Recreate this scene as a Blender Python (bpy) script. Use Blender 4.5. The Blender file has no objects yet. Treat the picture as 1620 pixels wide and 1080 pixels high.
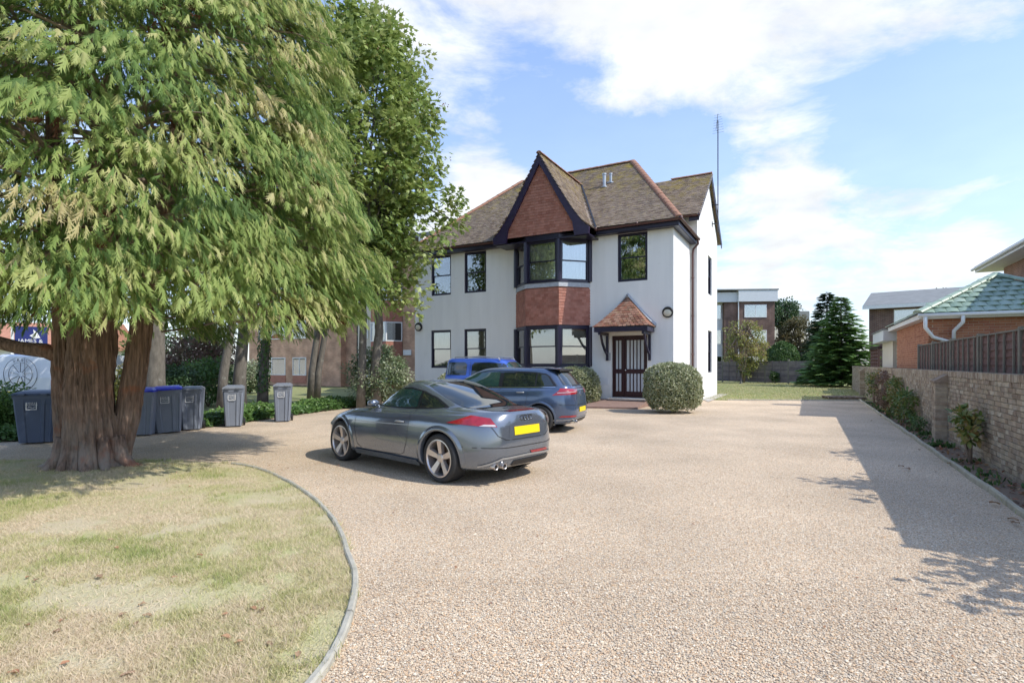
import bpy, math, random
import numpy as np
from mathutils import Vector, Matrix, noise as mnoise
from mathutils.bvhtree import BVHTree

random.seed(7); rng = np.random.default_rng(7)
SC = bpy.context.scene
COL = SC.collection
PI = math.pi

# ------------------------------------------------------------------ camera, light, sky
cd = bpy.data.cameras.new('camera'); cam = bpy.data.objects.new('camera', cd); COL.objects.link(cam)
cam.location = (0, 0, 1.6); cam.rotation_euler = (math.radians(90), 0, 0)
cd.sensor_width = 36; cd.lens = 36*850/1620; cd.shift_y = 35/1620; cd.clip_end = 3000; cd.clip_start = .05
SC.camera = cam

SUN_AZ = Vector((.922, -.387, 0)).normalized(); SUN_EL = math.radians(46)
sd = bpy.data.lights.new('sun', 'SUN'); sun = bpy.data.objects.new('sun', sd); COL.objects.link(sun)
sd.energy = 2.0; sd.angle = math.radians(.5); sd.color = (1, .95, .86)
to_sun = SUN_AZ*math.cos(SUN_EL) + Vector((0, 0, math.sin(SUN_EL)))
sun.rotation_euler = to_sun.to_track_quat('Z', 'Y').to_euler(); sun.location = to_sun*60

SC.view_settings.view_transform = 'Standard'; SC.view_settings.look = 'None'
SC.view_settings.exposure = 1.2; SC.view_settings.gamma = 1; SC.view_settings.use_curve_mapping = False
SC.cycles.use_denoising = True; SC.cycles.max_bounces = 7; SC.cycles.transparent_max_bounces = 12
SC.cycles.use_adaptive_sampling = True; SC.cycles.caustics_reflective = False; SC.cycles.caustics_refractive = False

def make_world():
    w = bpy.data.worlds.new('World'); SC.world = w; w.use_nodes = True
    nt = w.node_tree; N = nt.nodes; L = nt.links
    for n in list(N): N.remove(n)
    out = N.new('ShaderNodeOutputWorld'); bg = N.new('ShaderNodeBackground'); bg.inputs[1].default_value = .148
    sky = N.new('ShaderNodeTexSky'); sky.sky_type = 'NISHITA'; sky.sun_disc = False
    sky.sun_elevation = SUN_EL; sky.sun_rotation = math.atan2(SUN_AZ.x, SUN_AZ.y)
    sky.air_density = 1.0; sky.dust_density = .6; sky.ozone_density = 2.2
    tc = N.new('ShaderNodeTexCoord')
    def math_(op, a, b=None, c=None):
        m = N.new('ShaderNodeMath'); m.operation = op
        for i, x in enumerate((a, b, c)):
            if x is None: continue
            if isinstance(x, (int, float)): m.inputs[i].default_value = x
            else: L.new(x, m.inputs[i])
        return m.outputs[0]
    sep = N.new('ShaderNodeSeparateXYZ'); L.new(tc.outputs['Generated'], sep.inputs[0])
    zz = math_('MAXIMUM', sep.outputs[2], 0.0)
    den = math_('ADD', zz, .22)
    comb = N.new('ShaderNodeCombineXYZ')
    L.new(math_('DIVIDE', sep.outputs[0], den), comb.inputs[0]); L.new(math_('DIVIDE', sep.outputs[1], den), comb.inputs[1])
    L.new(math_('MULTIPLY', zz, 2.0), comb.inputs[2])
    n1 = N.new('ShaderNodeTexNoise'); n1.inputs['Scale'].default_value = 2.3; n1.inputs['Detail'].default_value = 9
    n1.inputs['Roughness'].default_value = .64; n1.inputs['Distortion'].default_value = .25
    L.new(comb.outputs[0], n1.inputs['Vector'])
    dens = n1.outputs[0]
    # big cloud masses: (px-like azimuth, elevation, radius, weight) as directions on the sky
    blobs = [((.36, 1, .66), .22, .24), ((.62, 1, .68), .18, .14), ((.10, 1, .68), .20, .27), ((.82, 1, .68), .14, .13), ((-.18, 1, .66), .16, .24), ((.30, 1, .56), .10, .16),
             ((.2, 1, .52), .09, .06), ((-.05, 1, .33), .11, .34), ((-.09, 1, .24), .10, .30), ((.02, 1, .30), .07, .2), ((-.25, 1, .25), .1, .16),
             ((.46, 1, .33), .11, .22), ((.56, 1, .35), .09, .20), ((.45, 1, .14), .14, .24), ((.60, 1, .25), .10, .20), ((.75, 1, .255), .10, .22), ((.90, 1, .27), .09, .20), ((.62, 1, .12), .12, .10), ((.78, 1, .10), .12, .08), ((.95, 1, .13), .10, .08), ((.75, 1, .185), .06, -.08),
             ((.85, 1, .44), .20, -.14), ((.06, 1, .43), .14, -.18), ((.30, 1, .40), .13, -.14), ((.62, 1, .46), .12, -.10), ((.9, 1, .32), .1, -.06),
             ((-1.2, 1, .6), .4, .1), ((1.5, -.6, .6), .4, .08), ((-1, -1, .5), .5, .1), ((.3, -1, .7), .5, .08)]
    for d, r, wt in blobs:
        v = Vector(d).normalized()
        vm = N.new('ShaderNodeVectorMath'); vm.operation = 'DISTANCE'; L.new(tc.outputs['Generated'], vm.inputs[0]); vm.inputs[1].default_value = v
        mr = N.new('ShaderNodeMapRange'); mr.interpolation_type = 'SMOOTHSTEP'
        mr.inputs['From Min'].default_value = r*1.25; mr.inputs['From Max'].default_value = 0
        mr.inputs['To Min'].default_value = 0; mr.inputs['To Max'].default_value = wt
        L.new(vm.outputs['Value'], mr.inputs['Value'])
        dens = math_('ADD', dens, mr.outputs[0])
    cov = N.new('ShaderNodeMapRange'); cov.interpolation_type = 'SMOOTHSTEP'
    cov.inputs['From Min'].default_value = .51; cov.inputs['From Max'].default_value = .80
    L.new(dens, cov.inputs['Value'])
    # pale haze toward the horizon all round
    hz = N.new('ShaderNodeMapRange'); hz.inputs['From Min'].default_value = 0; hz.inputs['From Max'].default_value = .50
    hz.inputs['To Min'].default_value = .34; hz.inputs['To Max'].default_value = .03; L.new(sep.outputs[2], hz.inputs['Value'])
    cloud_f = math_('MAXIMUM', math_('MULTIPLY', cov.outputs[0], .97), hz.outputs[0])
    n2 = N.new('ShaderNodeTexNoise'); n2.inputs['Scale'].default_value = 5; n2.inputs['Detail'].default_value = 6; L.new(comb.outputs[0], n2.inputs['Vector'])
    cr = N.new('ShaderNodeMapRange'); cr.inputs['From Min'].default_value = .3; cr.inputs['From Max'].default_value = .62
    cr.inputs['To Min'].default_value = 2.75; cr.inputs['To Max'].default_value = 3.5; L.new(n2.outputs[0], cr.inputs['Value'])
    cc = N.new('ShaderNodeVectorMath'); cc.operation = 'SCALE'; cc.inputs[0].default_value = (.95, .975, 1.0); L.new(cr.outputs[0], cc.inputs['Scale'])
    # soften the clear blue a little, as a bright summer sky photographs
    tint = N.new('ShaderNodeMix'); tint.data_type = 'RGBA'; tint.inputs['Factor'].default_value = .40
    L.new(sky.outputs[0], tint.inputs[6]); tint.inputs[7].default_value = (1.0, 1.45, 2.75, 1)
    mx = N.new('ShaderNodeMix'); mx.data_type = 'RGBA'
    L.new(cloud_f, mx.inputs['Factor']); L.new(tint.outputs[2], mx.inputs[6]); L.new(cc.outputs[0], mx.inputs[7])
    L.new(mx.outputs[2], bg.inputs[0]); L.new(bg.outputs[0], out.inputs[0])
make_world()

# ------------------------------------------------------------------ materials
def lin(c):
    return tuple(((x/12.92) if x <= .04045 else ((x+.055)/1.055)**2.4) for x in c)

def M(name, col=None, rough=.7, metal=0, var=.0, vscale=6, vstretch=(1, 1, 1), bump=0, bscale=60, bstretch=(1, 1, 1), ramp=None, coat=0,
      spec=.5, spots=None, trans=0, emit=None, attr='rnd', world=False):
    m = bpy.data.materials.new(name); m.use_nodes = True
    nt = m.node_tree; N = nt.nodes; L = nt.links
    b = N['Principled BSDF']; b.inputs['Roughness'].default_value = rough; b.inputs['Metallic'].default_value = metal
    b.inputs['Specular IOR Level'].default_value = spec
    if coat: b.inputs['Coat Weight'].default_value = coat; b.inputs['Coat Roughness'].default_value = .03
    if ramp:
        a = N.new('ShaderNodeAttribute'); a.attribute_name = attr
        r = N.new('ShaderNodeValToRGB'); e = r.color_ramp.elements
        while len(e) < len(ramp): e.new(.5)
        for i, c in enumerate(ramp):
            e[i].position = i/(len(ramp)-1); e[i].color = (*c, 1)
        L.new(a.outputs['Fac'], r.inputs[0]); cs = r.outputs[0]
    else:
        rgb = N.new('ShaderNodeRGB'); rgb.outputs[0].default_value = (*col, 1); cs = rgb.outputs[0]
    if world:
        g = N.new('ShaderNodeNewGeometry'); vec = g.outputs['Position']
    else:
        tc = N.new('ShaderNodeTexCoord'); vec = tc.outputs['Object']
    def nz(scale, stretch, detail=6):
        mp = N.new('ShaderNodeMapping'); mp.inputs['Scale'].default_value = stretch; L.new(vec, mp.inputs['Vector'])
        n = N.new('ShaderNodeTexNoise'); n.inputs['Scale'].default_value = scale; n.inputs['Detail'].default_value = detail
        n.inputs['Roughness'].default_value = .62; L.new(mp.outputs[0], n.inputs['Vector']); return n.outputs[0]
    if var:
        mr = N.new('ShaderNodeMapRange'); mr.inputs['From Min'].default_value = .25; mr.inputs['From Max'].default_value = .75
        mr.inputs['To Min'].default_value = 1-var; mr.inputs['To Max'].default_value = 1+var; L.new(nz(vscale, vstretch), mr.inputs['Value'])
        v = N.new('ShaderNodeVectorMath'); v.operation = 'SCALE'; L.new(cs, v.inputs[0]); L.new(mr.outputs[0], v.inputs['Scale']); cs = v.outputs[0]
    for sp in (spots or []):     # (colour, scale, lo, hi, amount[, (zlo, zhi)])
        mr = N.new('ShaderNodeMapRange'); mr.interpolation_type = 'SMOOTHSTEP'
        mr.inputs['From Min'].default_value = sp[2]; mr.inputs['From Max'].default_value = sp[3]; mr.inputs['To Max'].default_value = sp[4]
        L.new(nz(sp[1], (1, 1, 1)), mr.inputs['Value']); f = mr.outputs[0]
        if len(sp) > 5:
            s = N.new('ShaderNodeSeparateXYZ'); L.new(vec, s.inputs[0])
            z = N.new('ShaderNodeMapRange'); z.inputs['From Min'].default_value = sp[5][0]; z.inputs['From Max'].default_value = sp[5][1]; L.new(s.outputs[2], z.inputs['Value'])
            mm = N.new('ShaderNodeMath'); mm.operation = 'MULTIPLY'; L.new(f, mm.inputs[0]); L.new(z.outputs[0], mm.inputs[1]); f = mm.outputs[0]
        x = N.new('ShaderNodeMix'); x.data_type = 'RGBA'; L.new(f, x.inputs['Factor']); L.new(cs, x.inputs[6]); x.inputs[7].default_value = (*sp[0], 1); cs = x.outputs[2]
    L.new(cs, b.inputs['Base Color'])
    if bump:
        bp = N.new('ShaderNodeBump'); bp.inputs['Strength'].default_value = bump; bp.inputs['Distance'].default_value = .02
        L.new(nz(bscale, bstretch, 4), bp.inputs['Height']); L.new(bp.outputs[0], b.inputs['Normal'])
    if emit: b.inputs['Emission Color'].default_value = (*emit[:3], 1); b.inputs['Emission Strength'].default_value = emit[3]
    if trans:
        t = N.new('ShaderNodeBsdfTranslucent'); L.new(cs, t.inputs[0]); mxs = N.new('ShaderNodeMixShader'); mxs.inputs[0].default_value = trans
        L.new(b.outputs[0], mxs.inputs[1]); L.new(t.outputs[0], mxs.inputs[2]); L.new(mxs.outputs[0], N['Material Output'].inputs[0])
    return m

def glass(name, tint=(.75, .8, .8), refl=.12, rough=.01):
    m = bpy.data.materials.new(name); m.use_nodes = True; nt = m.node_tree; N = nt.nodes; L = nt.links
    N.remove(N['Principled BSDF'])
    t = N.new('ShaderNodeBsdfTransparent'); t.inputs[0].default_value = (*tint, 1)
    g = N.new('ShaderNodeBsdfGlossy'); g.inputs['Roughness'].default_value = rough; g.inputs[0].default_value = (1, 1, 1, 1)
    lw = N.new('ShaderNodeFresnel'); lw.inputs['IOR'].default_value = 1.55
    ad = N.new('ShaderNodeMath'); ad.operation = 'ADD'; ad.inputs[1].default_value = refl; L.new(lw.outputs[0], ad.inputs[0])
    mx = N.new('ShaderNodeMixShader'); L.new(ad.outputs[0], mx.inputs[0]); L.new(t.outputs[0], mx.inputs[1]); L.new(g.outputs[0], mx.inputs[2])
    L.new(mx.outputs[0], N['Material Output'].inputs[0]); return m

MT = {}
MT['render'] = M('white_render', (.82, .82, .80), .85, var=.06, vscale=2.2, vstretch=(1, 1, .12), bump=.25, bscale=90, spots=[((.52, .52, .49), .9, .55, .8, .25), ((.46, .45, .38), 2.5, .30, .62, .55, (.75, -.05)), ((.60, .59, .55), 5, .6, .75, .3)])
MT['plinth'] = M('concrete', (.42, .40, .37), .9, var=.15, vscale=9, bump=.5, bscale=70)
MT['frame'] = M('dark_frame_paint', (.018, .014, .036), .35, var=.2)
MT['barge'] = M('dark_barge_paint', (.032, .021, .058), .4, var=.25)
MT['gutter'] = M('brown_gutter', (.10, .045, .04), .4, var=.2)
MT['rtile'] = M('weathered_roof_tile', rough=.9, ramp=[(.19, .14, .11), (.28, .215, .165), (.34, .27, .21), (.25, .20, .165)], var=.3, vscale=3, bump=.4, bscale=90,
                spots=[((.40, .31, .06), 2.2, .44, .64, .85, (8.2, 10.6)), ((.36, .29, .10), 7, .54, .68, .6), ((.42, .39, .34), 16, .60, .70, .5)])
MT['htile'] = M('hanging_tile', rough=.8, ramp=[(.32, .125, .085), (.40, .165, .115), (.44, .20, .145), (.35, .15, .105)], var=.2, vscale=4, spots=[((.42, .28, .2), 9, .66, .75, .35)])
MT['ptile'] = M('porch_tile', rough=.85, ramp=[(.16, .07, .045), (.27, .11, .07), (.34, .20, .14), (.22, .12, .08)], var=.3, vscale=14, spots=[((.20, .17, .04), 9, .56, .7, .7)])
MT['ridge'] = M('ridge_tile_clay', (.30, .15, .10), .85, var=.3, vscale=9, bump=.4, spots=[((.25, .2, .06), 8, .55, .7, .5)])
MT['lead'] = M('lead_sheet', (.40, .42, .45), .55, var=.2, vscale=12, bump=.2, bscale=20)
MT['glass'] = glass('window_glass', (.88, .90, .89), .13)
MT['glassr'] = glass('window_glass_bright', (.75, .8, .8), .28)
MT['room'] = M('dark_room', (.05, .045, .04), .9)  # near-black colour stands in for the shade of unlit rooms
MT['curtain'] = M('net_curtain', (.80, .80, .78), .9, var=.18, vscale=9, vstretch=(1, 1, .05))
MT['blind'] = M('roller_blind', (.60, .54, .45), .85, var=.1, vscale=3)
MT['amberroom'] = M('warm_curtain', (.34, .24, .10), .9, var=.2)
MT['door'] = M('door_stain', (.040, .010, .012), .35, var=.2)
MT['frost'] = M('frosted_glass', (.58, .62, .64), .2)
MT['white'] = M('white_paint', (.75, .76, .77), .45, var=.05)
MT['cream'] = M('cream_render', (.62, .57, .49), .85, var=.06)
MT['black'] = M('black_plastic', (.012, .012, .014), .45)
MT['lampglass'] = M('lamp_diffuser', (.62, .60, .50), .3)
MT['galv'] = M('galvanised_steel', (.42, .44, .46), .4, metal=.8, var=.15)
MT['darkmetal'] = M('dark_metal', (.06, .06, .065), .5, metal=.6)
MT['step'] = M('red_step_paving', (.26, .17, .14), .85, var=.2, vscale=8, bump=.3)
MT['bark'] = M('red_cedar_bark', (.20, .128, .095), .95, var=.8, vscale=9, vstretch=(3.2, 3.2, .22), bump=1.0, bscale=18, bstretch=(3, 3, .25),
               spots=[((.30, .255, .22), 3.2, .36, .62, .8, (1.1, .1)), ((.30, .10, .045), 2.2, .55, .7, .6)])
MT['gbark'] = M('grey_bark', (.15, .135, .115), .95, var=.45, vscale=9, vstretch=(1.5, 1.5, .5), bump=.8, bscale=25, bstretch=(2, 2, .5), spots=[((.28, .28, .25), 5, .6, .7, .6)])
MT['twig'] = M('dry_twig', (.26, .20, .16), .95, var=.3)
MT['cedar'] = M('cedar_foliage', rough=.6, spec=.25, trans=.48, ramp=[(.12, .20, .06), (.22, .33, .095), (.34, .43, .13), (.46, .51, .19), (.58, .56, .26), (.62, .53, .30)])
MT['deadfrond'] = M('dead_frond', rough=.9, ramp=[(.10, .04, .02), (.18, .07, .03)], trans=.2)
MT['syc'] = M('sycamore_leaf', rough=.45, spec=.4, trans=.35, ramp=[(.10, .16, .045), (.18, .26, .065), (.26, .34, .09), (.35, .41, .14), (.44, .42, .21)])
MT['keys'] = M('winged_keys', rough=.8, trans=.3, ramp=[(.20, .12, .05), (.32, .21, .10)])
MT['ivy'] = M('ivy_leaf', rough=.4, spec=.4, trans=.25, ramp=[(.035, .08, .025), (.08, .16, .04), (.14, .24, .06), (.25, .32, .12)])
MT['hedge'] = M('clipped_leaf', rough=.5, trans=.25, ramp=[(.045, .095, .03), (.09, .17, .045), (.15, .24, .065)])
MT['darkleaf'] = M('dark_leaf', rough=.5, trans=.2, ramp=[(.03, .065, .03), (.055, .11, .04), (.10, .16, .06)])
MT['varieg'] = M('variegated_leaf', rough=.45, trans=.25, ramp=[(.06, .12, .045), (.13, .20, .085), (.32, .36, .22), (.52, .53, .40)])
MT['eleag'] = M('silver_edged_leaf', rough=.5, trans=.2, ramp=[(.14, .18, .07), (.29, .32, .16), (.48, .49, .31), (.62, .61, .46)])
MT['yleaf'] = M('yellowing_leaf', rough=.5, trans=.3, ramp=[(.11, .17, .045), (.22, .26, .07), (.36, .33, .10), (.38, .24, .09)])
MT['spruce'] = M('spruce_needle', rough=.6, spec=.25, trans=.15, ramp=[(.07, .15, .055), (.13, .25, .08), (.21, .34, .11), (.30, .43, .16)])
MT['olive'] = M('dry_tree_leaf', rough=.6, trans=.3, ramp=[(.06, .07, .025), (.12, .115, .045), (.19, .15, .07)])
MT['purple'] = M('purple_leaf', rough=.6, trans=.3, ramp=[(.13, .08, .06), (.22, .13, .10), (.16, .17, .07)])
MT['rose'] = M('wall_shrub_leaf', rough=.35, trans=.25, ramp=[(.03, .08, .028), (.07, .14, .04), (.16, .23, .055), (.30, .23, .07), (.45, .20, .10)])
MT['dryleaf'] = M('dry_leaf', rough=.8, trans=.15, ramp=[(.22, .09, .05), (.36, .15, .08), (.42, .28, .16), (.28, .18, .12)])
MT['grass'] = M('grass_blade', rough=.6, trans=.3, spec=.2, ramp=[(.70, .58, .42), (.66, .57, .38), (.57, .52, .28), (.45, .46, .19), (.30, .36, .12)])
MT['pebble'] = M('flint_pebble', rough=.65, spec=.4, ramp=[(.27, .205, .15), (.50, .355, .235), (.62, .48, .325), (.46, .385, .30), (.70, .565, .40), (.76, .67, .53), (.55, .355, .20), (.66, .515, .355), (.41, .36, .30)])
MT['oldbrick'] = M('old_brick', rough=.95, ramp=[(.30, .225, .165), (.40, .31, .225), (.46, .38, .28), (.35, .28, .22), (.52, .45, .35)], var=.3, vscale=9, bump=.9, bscale=60, world=True,
                   spots=[((.42, .39, .34), 4.5, .60, .72, .55), ((.11, .10, .07), 2.0, .55, .75, .5)])
MT['oldmortar'] = M('old_mortar', (.36, .32, .27), .95, var=.3, vscale=12, bump=.4, world=True)
MT['redbrick'] = M('red_brick', rough=.9, ramp=[(.30, .115, .062), (.38, .155, .085), (.42, .19, .11), (.34, .13, .08)], var=.15, vscale=20, bump=.3)
MT['redmortar'] = M('pale_mortar', (.50, .42, .34), .95, var=.15)
MT['greentile'] = M('green_glazed_tile', rough=.45, spec=.5, ramp=[(.19, .27, .20), (.26, .35, .26), (.33, .42, .33), (.22, .31, .24)], var=.25, vscale=10, spots=[((.10, .11, .10), 7, .58, .72, .6)])
MT['fence'] = M('weathered_fence_board', rough=.9, ramp=[(.13, .07, .06), (.18, .10, .085), (.155, .095, .085)], var=.35, vscale=5, vstretch=(1, 1, 5), bump=.5, bscale=20, bstretch=(1, 1, 8), spots=[((.20, .19, .16), 3, .58, .75, .5)])
MT['fpost'] = M('grey_fence_post', (.20, .19, .16), .9, var=.3, vscale=8, vstretch=(3, 3, .5), bump=.4)
MT['gfence'] = M('grey_fence_panel', rough=.9, ramp=[(.15, .13, .145), (.20, .175, .18), (.26, .23, .22)], var=.3, vscale=3, bump=.3)
MT['timber'] = M('pale_timber_edging', (.40, .37, .29), .9, var=.3, vscale=6, bump=.4, bscale=40, spots=[((.22, .24, .15), 3, .58, .7, .4)])
MT['edging'] = M('concrete_edging', (.40, .38, .32), .9, var=.25, vscale=9, bump=.4, bscale=50, spots=[((.28, .27, .21), 5, .56, .7, .5)])
MT['pallet'] = M('old_pallet_wood', rough=.9, ramp=[(.15, .10, .075), (.26, .20, .16), (.21, .15, .11)], var=.3)
MT['bin'] = M('grey_bin_plastic', (.185, .21, .26), .5, var=.08, vscale=4)
MT['bindark'] = M('navy_bin_plastic', (.07, .095, .155), .5, var=.1, vscale=4)
MT['binlid'] = M('grey_lid_plastic', (.18, .195, .22), .5, var=.1)
MT['bluelid'] = M('blue_lid_plastic', (.035, .05, .52), .4, var=.15)
MT['navy'] = M('navy_sign', (.02, .03, .16), .4)
MT['yellow'] = M('yellow_plate', (.80, .58, .01), .4)
MT['greypaint'] = M('grey_car_paint', (.17, .195, .235), .16, metal=.6, coat=1.0)
MT['bluegrey'] = M('blue_grey_car_paint', (.075, .115, .20), .18, metal=.45, coat=1.0)
MT['bluepaint'] = M('blue_car_paint', (.04, .11, .48), .3, metal=.25, coat=1.0)
MT['carglass'] = M('tinted_car_glass', (.012, .018, .018), .02, spec=.9, coat=1.0)
MT['carglassg'] = M('green_tinted_car_glass', (.02, .055, .048), .02, spec=.9, coat=1.0)
MT['tyre'] = M('tyre_rubber', (.022, .022, .023), .75, bump=.2)
MT['alloy'] = M('alloy_wheel', (.58, .54, .52), .3, metal=.75)
MT['disc'] = M('brake_disc', (.20, .13, .09), .5, metal=.5)
MT['tail'] = M('tail_lamp_red', (.30, .012, .022), .06, coat=1.0, var=.35, vscale=9)
MT['tailclear'] = M('lamp_clear', (.55, .50, .52), .1, coat=1)
MT['chrome'] = M('chrome', (.78, .78, .80), .12, metal=1)
MT['trim'] = M('silver_trim', (.38, .39, .40), .35, metal=.5)
MT['vanwhite'] = M('white_van_paint', (.66, .70, .76), .3, coat=.5)
MT['ink'] = M('dark_ink', (.03, .03, .04), .6)
MT['greyroof'] = M('grey_felt_roof', (.20, .21, .21), .9, var=.2, vscale=1.5)
MT['fascia'] = M('white_fascia', (.60, .63, .66), .5, var=.06)
MT['orangeroof'] = M('orange_roof', (.42, .20, .13), .85, var=.2)

def brick_far(name, a, b, mortar, sc):
    m = bpy.data.materials.new(name); m.use_nodes = True; nt = m.node_tree; N = nt.nodes; L = nt.links; bs = N['Principled BSDF']; bs.inputs['Roughness'].default_value = .9
    tc = N.new('ShaderNodeTexCoord'); s = N.new('ShaderNodeSeparateXYZ'); L.new(tc.outputs['Object'], s.inputs[0])
    ad = N.new('ShaderNodeMath'); ad.operation = 'ADD'; L.new(s.outputs[0], ad.inputs[0]); L.new(s.outputs[1], ad.inputs[1])
    c = N.new('ShaderNodeCombineXYZ'); L.new(ad.outputs[0], c.inputs[0]); L.new(s.outputs[2], c.inputs[1])
    br = N.new('ShaderNodeTexBrick'); br.inputs['Scale'].default_value = 1; br.inputs['Brick Width'].default_value = .225*sc; br.inputs['Row Height'].default_value = .075*sc
    br.inputs['Mortar Size'].default_value = .008*sc; br.inputs['Color1'].default_value = (*a, 1); br.inputs['Color2'].default_value = (*b, 1); br.inputs['Mortar'].default_value = (*mortar, 1)
    L.new(c.outputs[0], br.inputs['Vector'])
    n = N.new('ShaderNodeTexNoise'); n.inputs['Scale'].default_value = 1.2; n.inputs['Detail'].default_value = 8; L.new(tc.outputs['Object'], n.inputs['Vector'])
    mr = N.new('ShaderNodeMapRange'); mr.inputs['From Min'].default_value = .3; mr.inputs['From Max'].default_value = .7; mr.inputs['To Min'].default_value = .65; mr.inputs['To Max'].default_value = 1.35; L.new(n.outputs[0], mr.inputs[0])
    v = N.new('ShaderNodeVectorMath'); v.operation = 'SCALE'; L.new(br.outputs[0], v.inputs[0]); L.new(mr.outputs[0], v.inputs['Scale'])
    L.new(v.outputs[0], bs.inputs['Base Color']); return m
MT['farbrick'] = brick_far('apartment_brick', (.46, .24, .155), (.55, .32, .21), (.52, .40, .31), 1.0)
MT['darkbrick'] = brick_far('dark_brick', (.10, .05, .04), (.16, .085, .065), (.24, .2, .17), 1.3)
MT['sidebrick'] = brick_far('house_brick', (.20, .10, .07), (.26, .14, .10), (.30, .24, .2), 1.0)

def gravel_mat():
    m = bpy.data.materials.new('gravel'); m.use_nodes = True; nt = m.node_tree; N = nt.nodes; L = nt.links; b = N['Principled BSDF']; b.inputs['Roughness'].default_value = .85
    g = N.new('ShaderNodeNewGeometry')
    v = N.new('ShaderNodeTexVoronoi'); v.inputs['Scale'].default_value = 92; L.new(g.outputs['Position'], v.inputs['Vector'])
    s = N.new('ShaderNodeSeparateColor'); L.new(v.outputs['Color'], s.inputs[0])
    r = N.new('ShaderNodeValToRGB'); e = r.color_ramp.elements; cols = [(.27, .205, .15), (.50, .355, .235), (.62, .48, .325), (.46, .385, .30), (.70, .565, .40), (.76, .67, .53), (.55, .355, .20), (.66, .515, .355), (.41, .36, .30)]
    while len(e) < len(cols): e.new(.5)
    for i, c in enumerate(cols): e[i].position = i/(len(cols)-1); e[i].color = (*c, 1)
    L.new(s.outputs[0], r.inputs[0])
    n = N.new('ShaderNodeTexNoise'); n.inputs['Scale'].default_value = .55; n.inputs['Detail'].default_value = 9; L.new(g.outputs['Position'], n.inputs['Vector'])
    mr = N.new('ShaderNodeMapRange'); mr.inputs['From Min'].default_value = .3; mr.inputs['From Max'].default_value = .7; mr.inputs['To Min'].default_value = .8; mr.inputs['To Max'].default_value = 1.14; L.new(n.outputs[0], mr.inputs[0])
    sc = N.new('ShaderNodeVectorMath'); sc.operation = 'SCALE'; L.new(r.outputs[0], sc.inputs[0]); L.new(mr.outputs[0], sc.inputs['Scale'])
    n3 = N.new('ShaderNodeTexNoise'); n3.inputs['Scale'].default_value = 1.3; n3.inputs['Detail'].default_value = 7; L.new(g.outputs['Position'], n3.inputs['Vector'])
    m3 = N.new('ShaderNodeMapRange'); m3.inputs['From Min'].default_value = .60; m3.inputs['From Max'].default_value = .78; m3.inputs['To Max'].default_value = .5; L.new(n3.outputs[0], m3.inputs[0])
    mx = N.new('ShaderNodeMix'); mx.data_type = 'RGBA'; L.new(m3.outputs[0], mx.inputs['Factor']); L.new(sc.outputs[0], mx.inputs[6]); mx.inputs[7].default_value = (.40, .29, .20, 1)
    L.new(mx.outputs[2], b.inputs['Base Color'])
    bp = N.new('ShaderNodeBump'); bp.inputs['Strength'].default_value = .7; bp.inputs['Distance'].default_value = .012; bp.invert = True
    L.new(v.outputs['Distance'], bp.inputs['Height']); L.new(bp.outputs[0], b.inputs['Normal']); return m
MT['gravel'] = gravel_mat()

def lawn_mat(name, cols, s1=.8):
    m = bpy.data.materials.new(name); m.use_nodes = True; nt = m.node_tree; N = nt.nodes; L = nt.links; b = N['Principled BSDF']; b.inputs['Roughness'].default_value = .9
    g = N.new('ShaderNodeNewGeometry')
    n = N.new('ShaderNodeTexNoise'); n.inputs['Scale'].default_value = s1; n.inputs['Detail'].default_value = 9; n.inputs['Roughness'].default_value = .7; L.new(g.outputs['Position'], n.inputs['Vector'])
    r = N.new('ShaderNodeValToRGB'); e = r.color_ramp.elements
    while len(e) < len(cols): e.new(.5)
    for i, c in enumerate(cols): e[i].position = .3+.4*i/(len(cols)-1); e[i].color = (*c, 1)
    L.new(n.outputs[0], r.inputs[0]); L.new(r.outputs[0], b.inputs['Base Color'])
    n2 = N.new('ShaderNodeTexNoise'); n2.inputs['Scale'].default_value = 70; n2.inputs['Detail'].default_value = 4; L.new(g.outputs['Position'], n2.inputs['Vector'])
    bp = N.new('ShaderNodeBump'); bp.inputs['Strength'].default_value = .8; bp.inputs['Distance'].default_value = .03; L.new(n2.outputs[0], bp.inputs['Height']); L.new(bp.outputs[0], b.inputs['Normal']); return m
MT['lawn'] = lawn_mat('dry_lawn', [(.58, .47, .34), (.56, .48, .31), (.48, .45, .23), (.38, .40, .16)])
MT['backlawn'] = lawn_mat('back_lawn', [(.22, .24, .08), (.17, .23, .06), (.28, .27, .11), (.15, .21, .055)], .5)
MT['ground'] = lawn_mat('rough_grass', [(.24, .26, .10), (.28, .29, .12), (.18, .22, .07)], .3)
MT['soil'] = lawn_mat('soil', [(.17, .12, .085), (.24, .18, .13), (.30, .23, .17)], 2.5)

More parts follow.
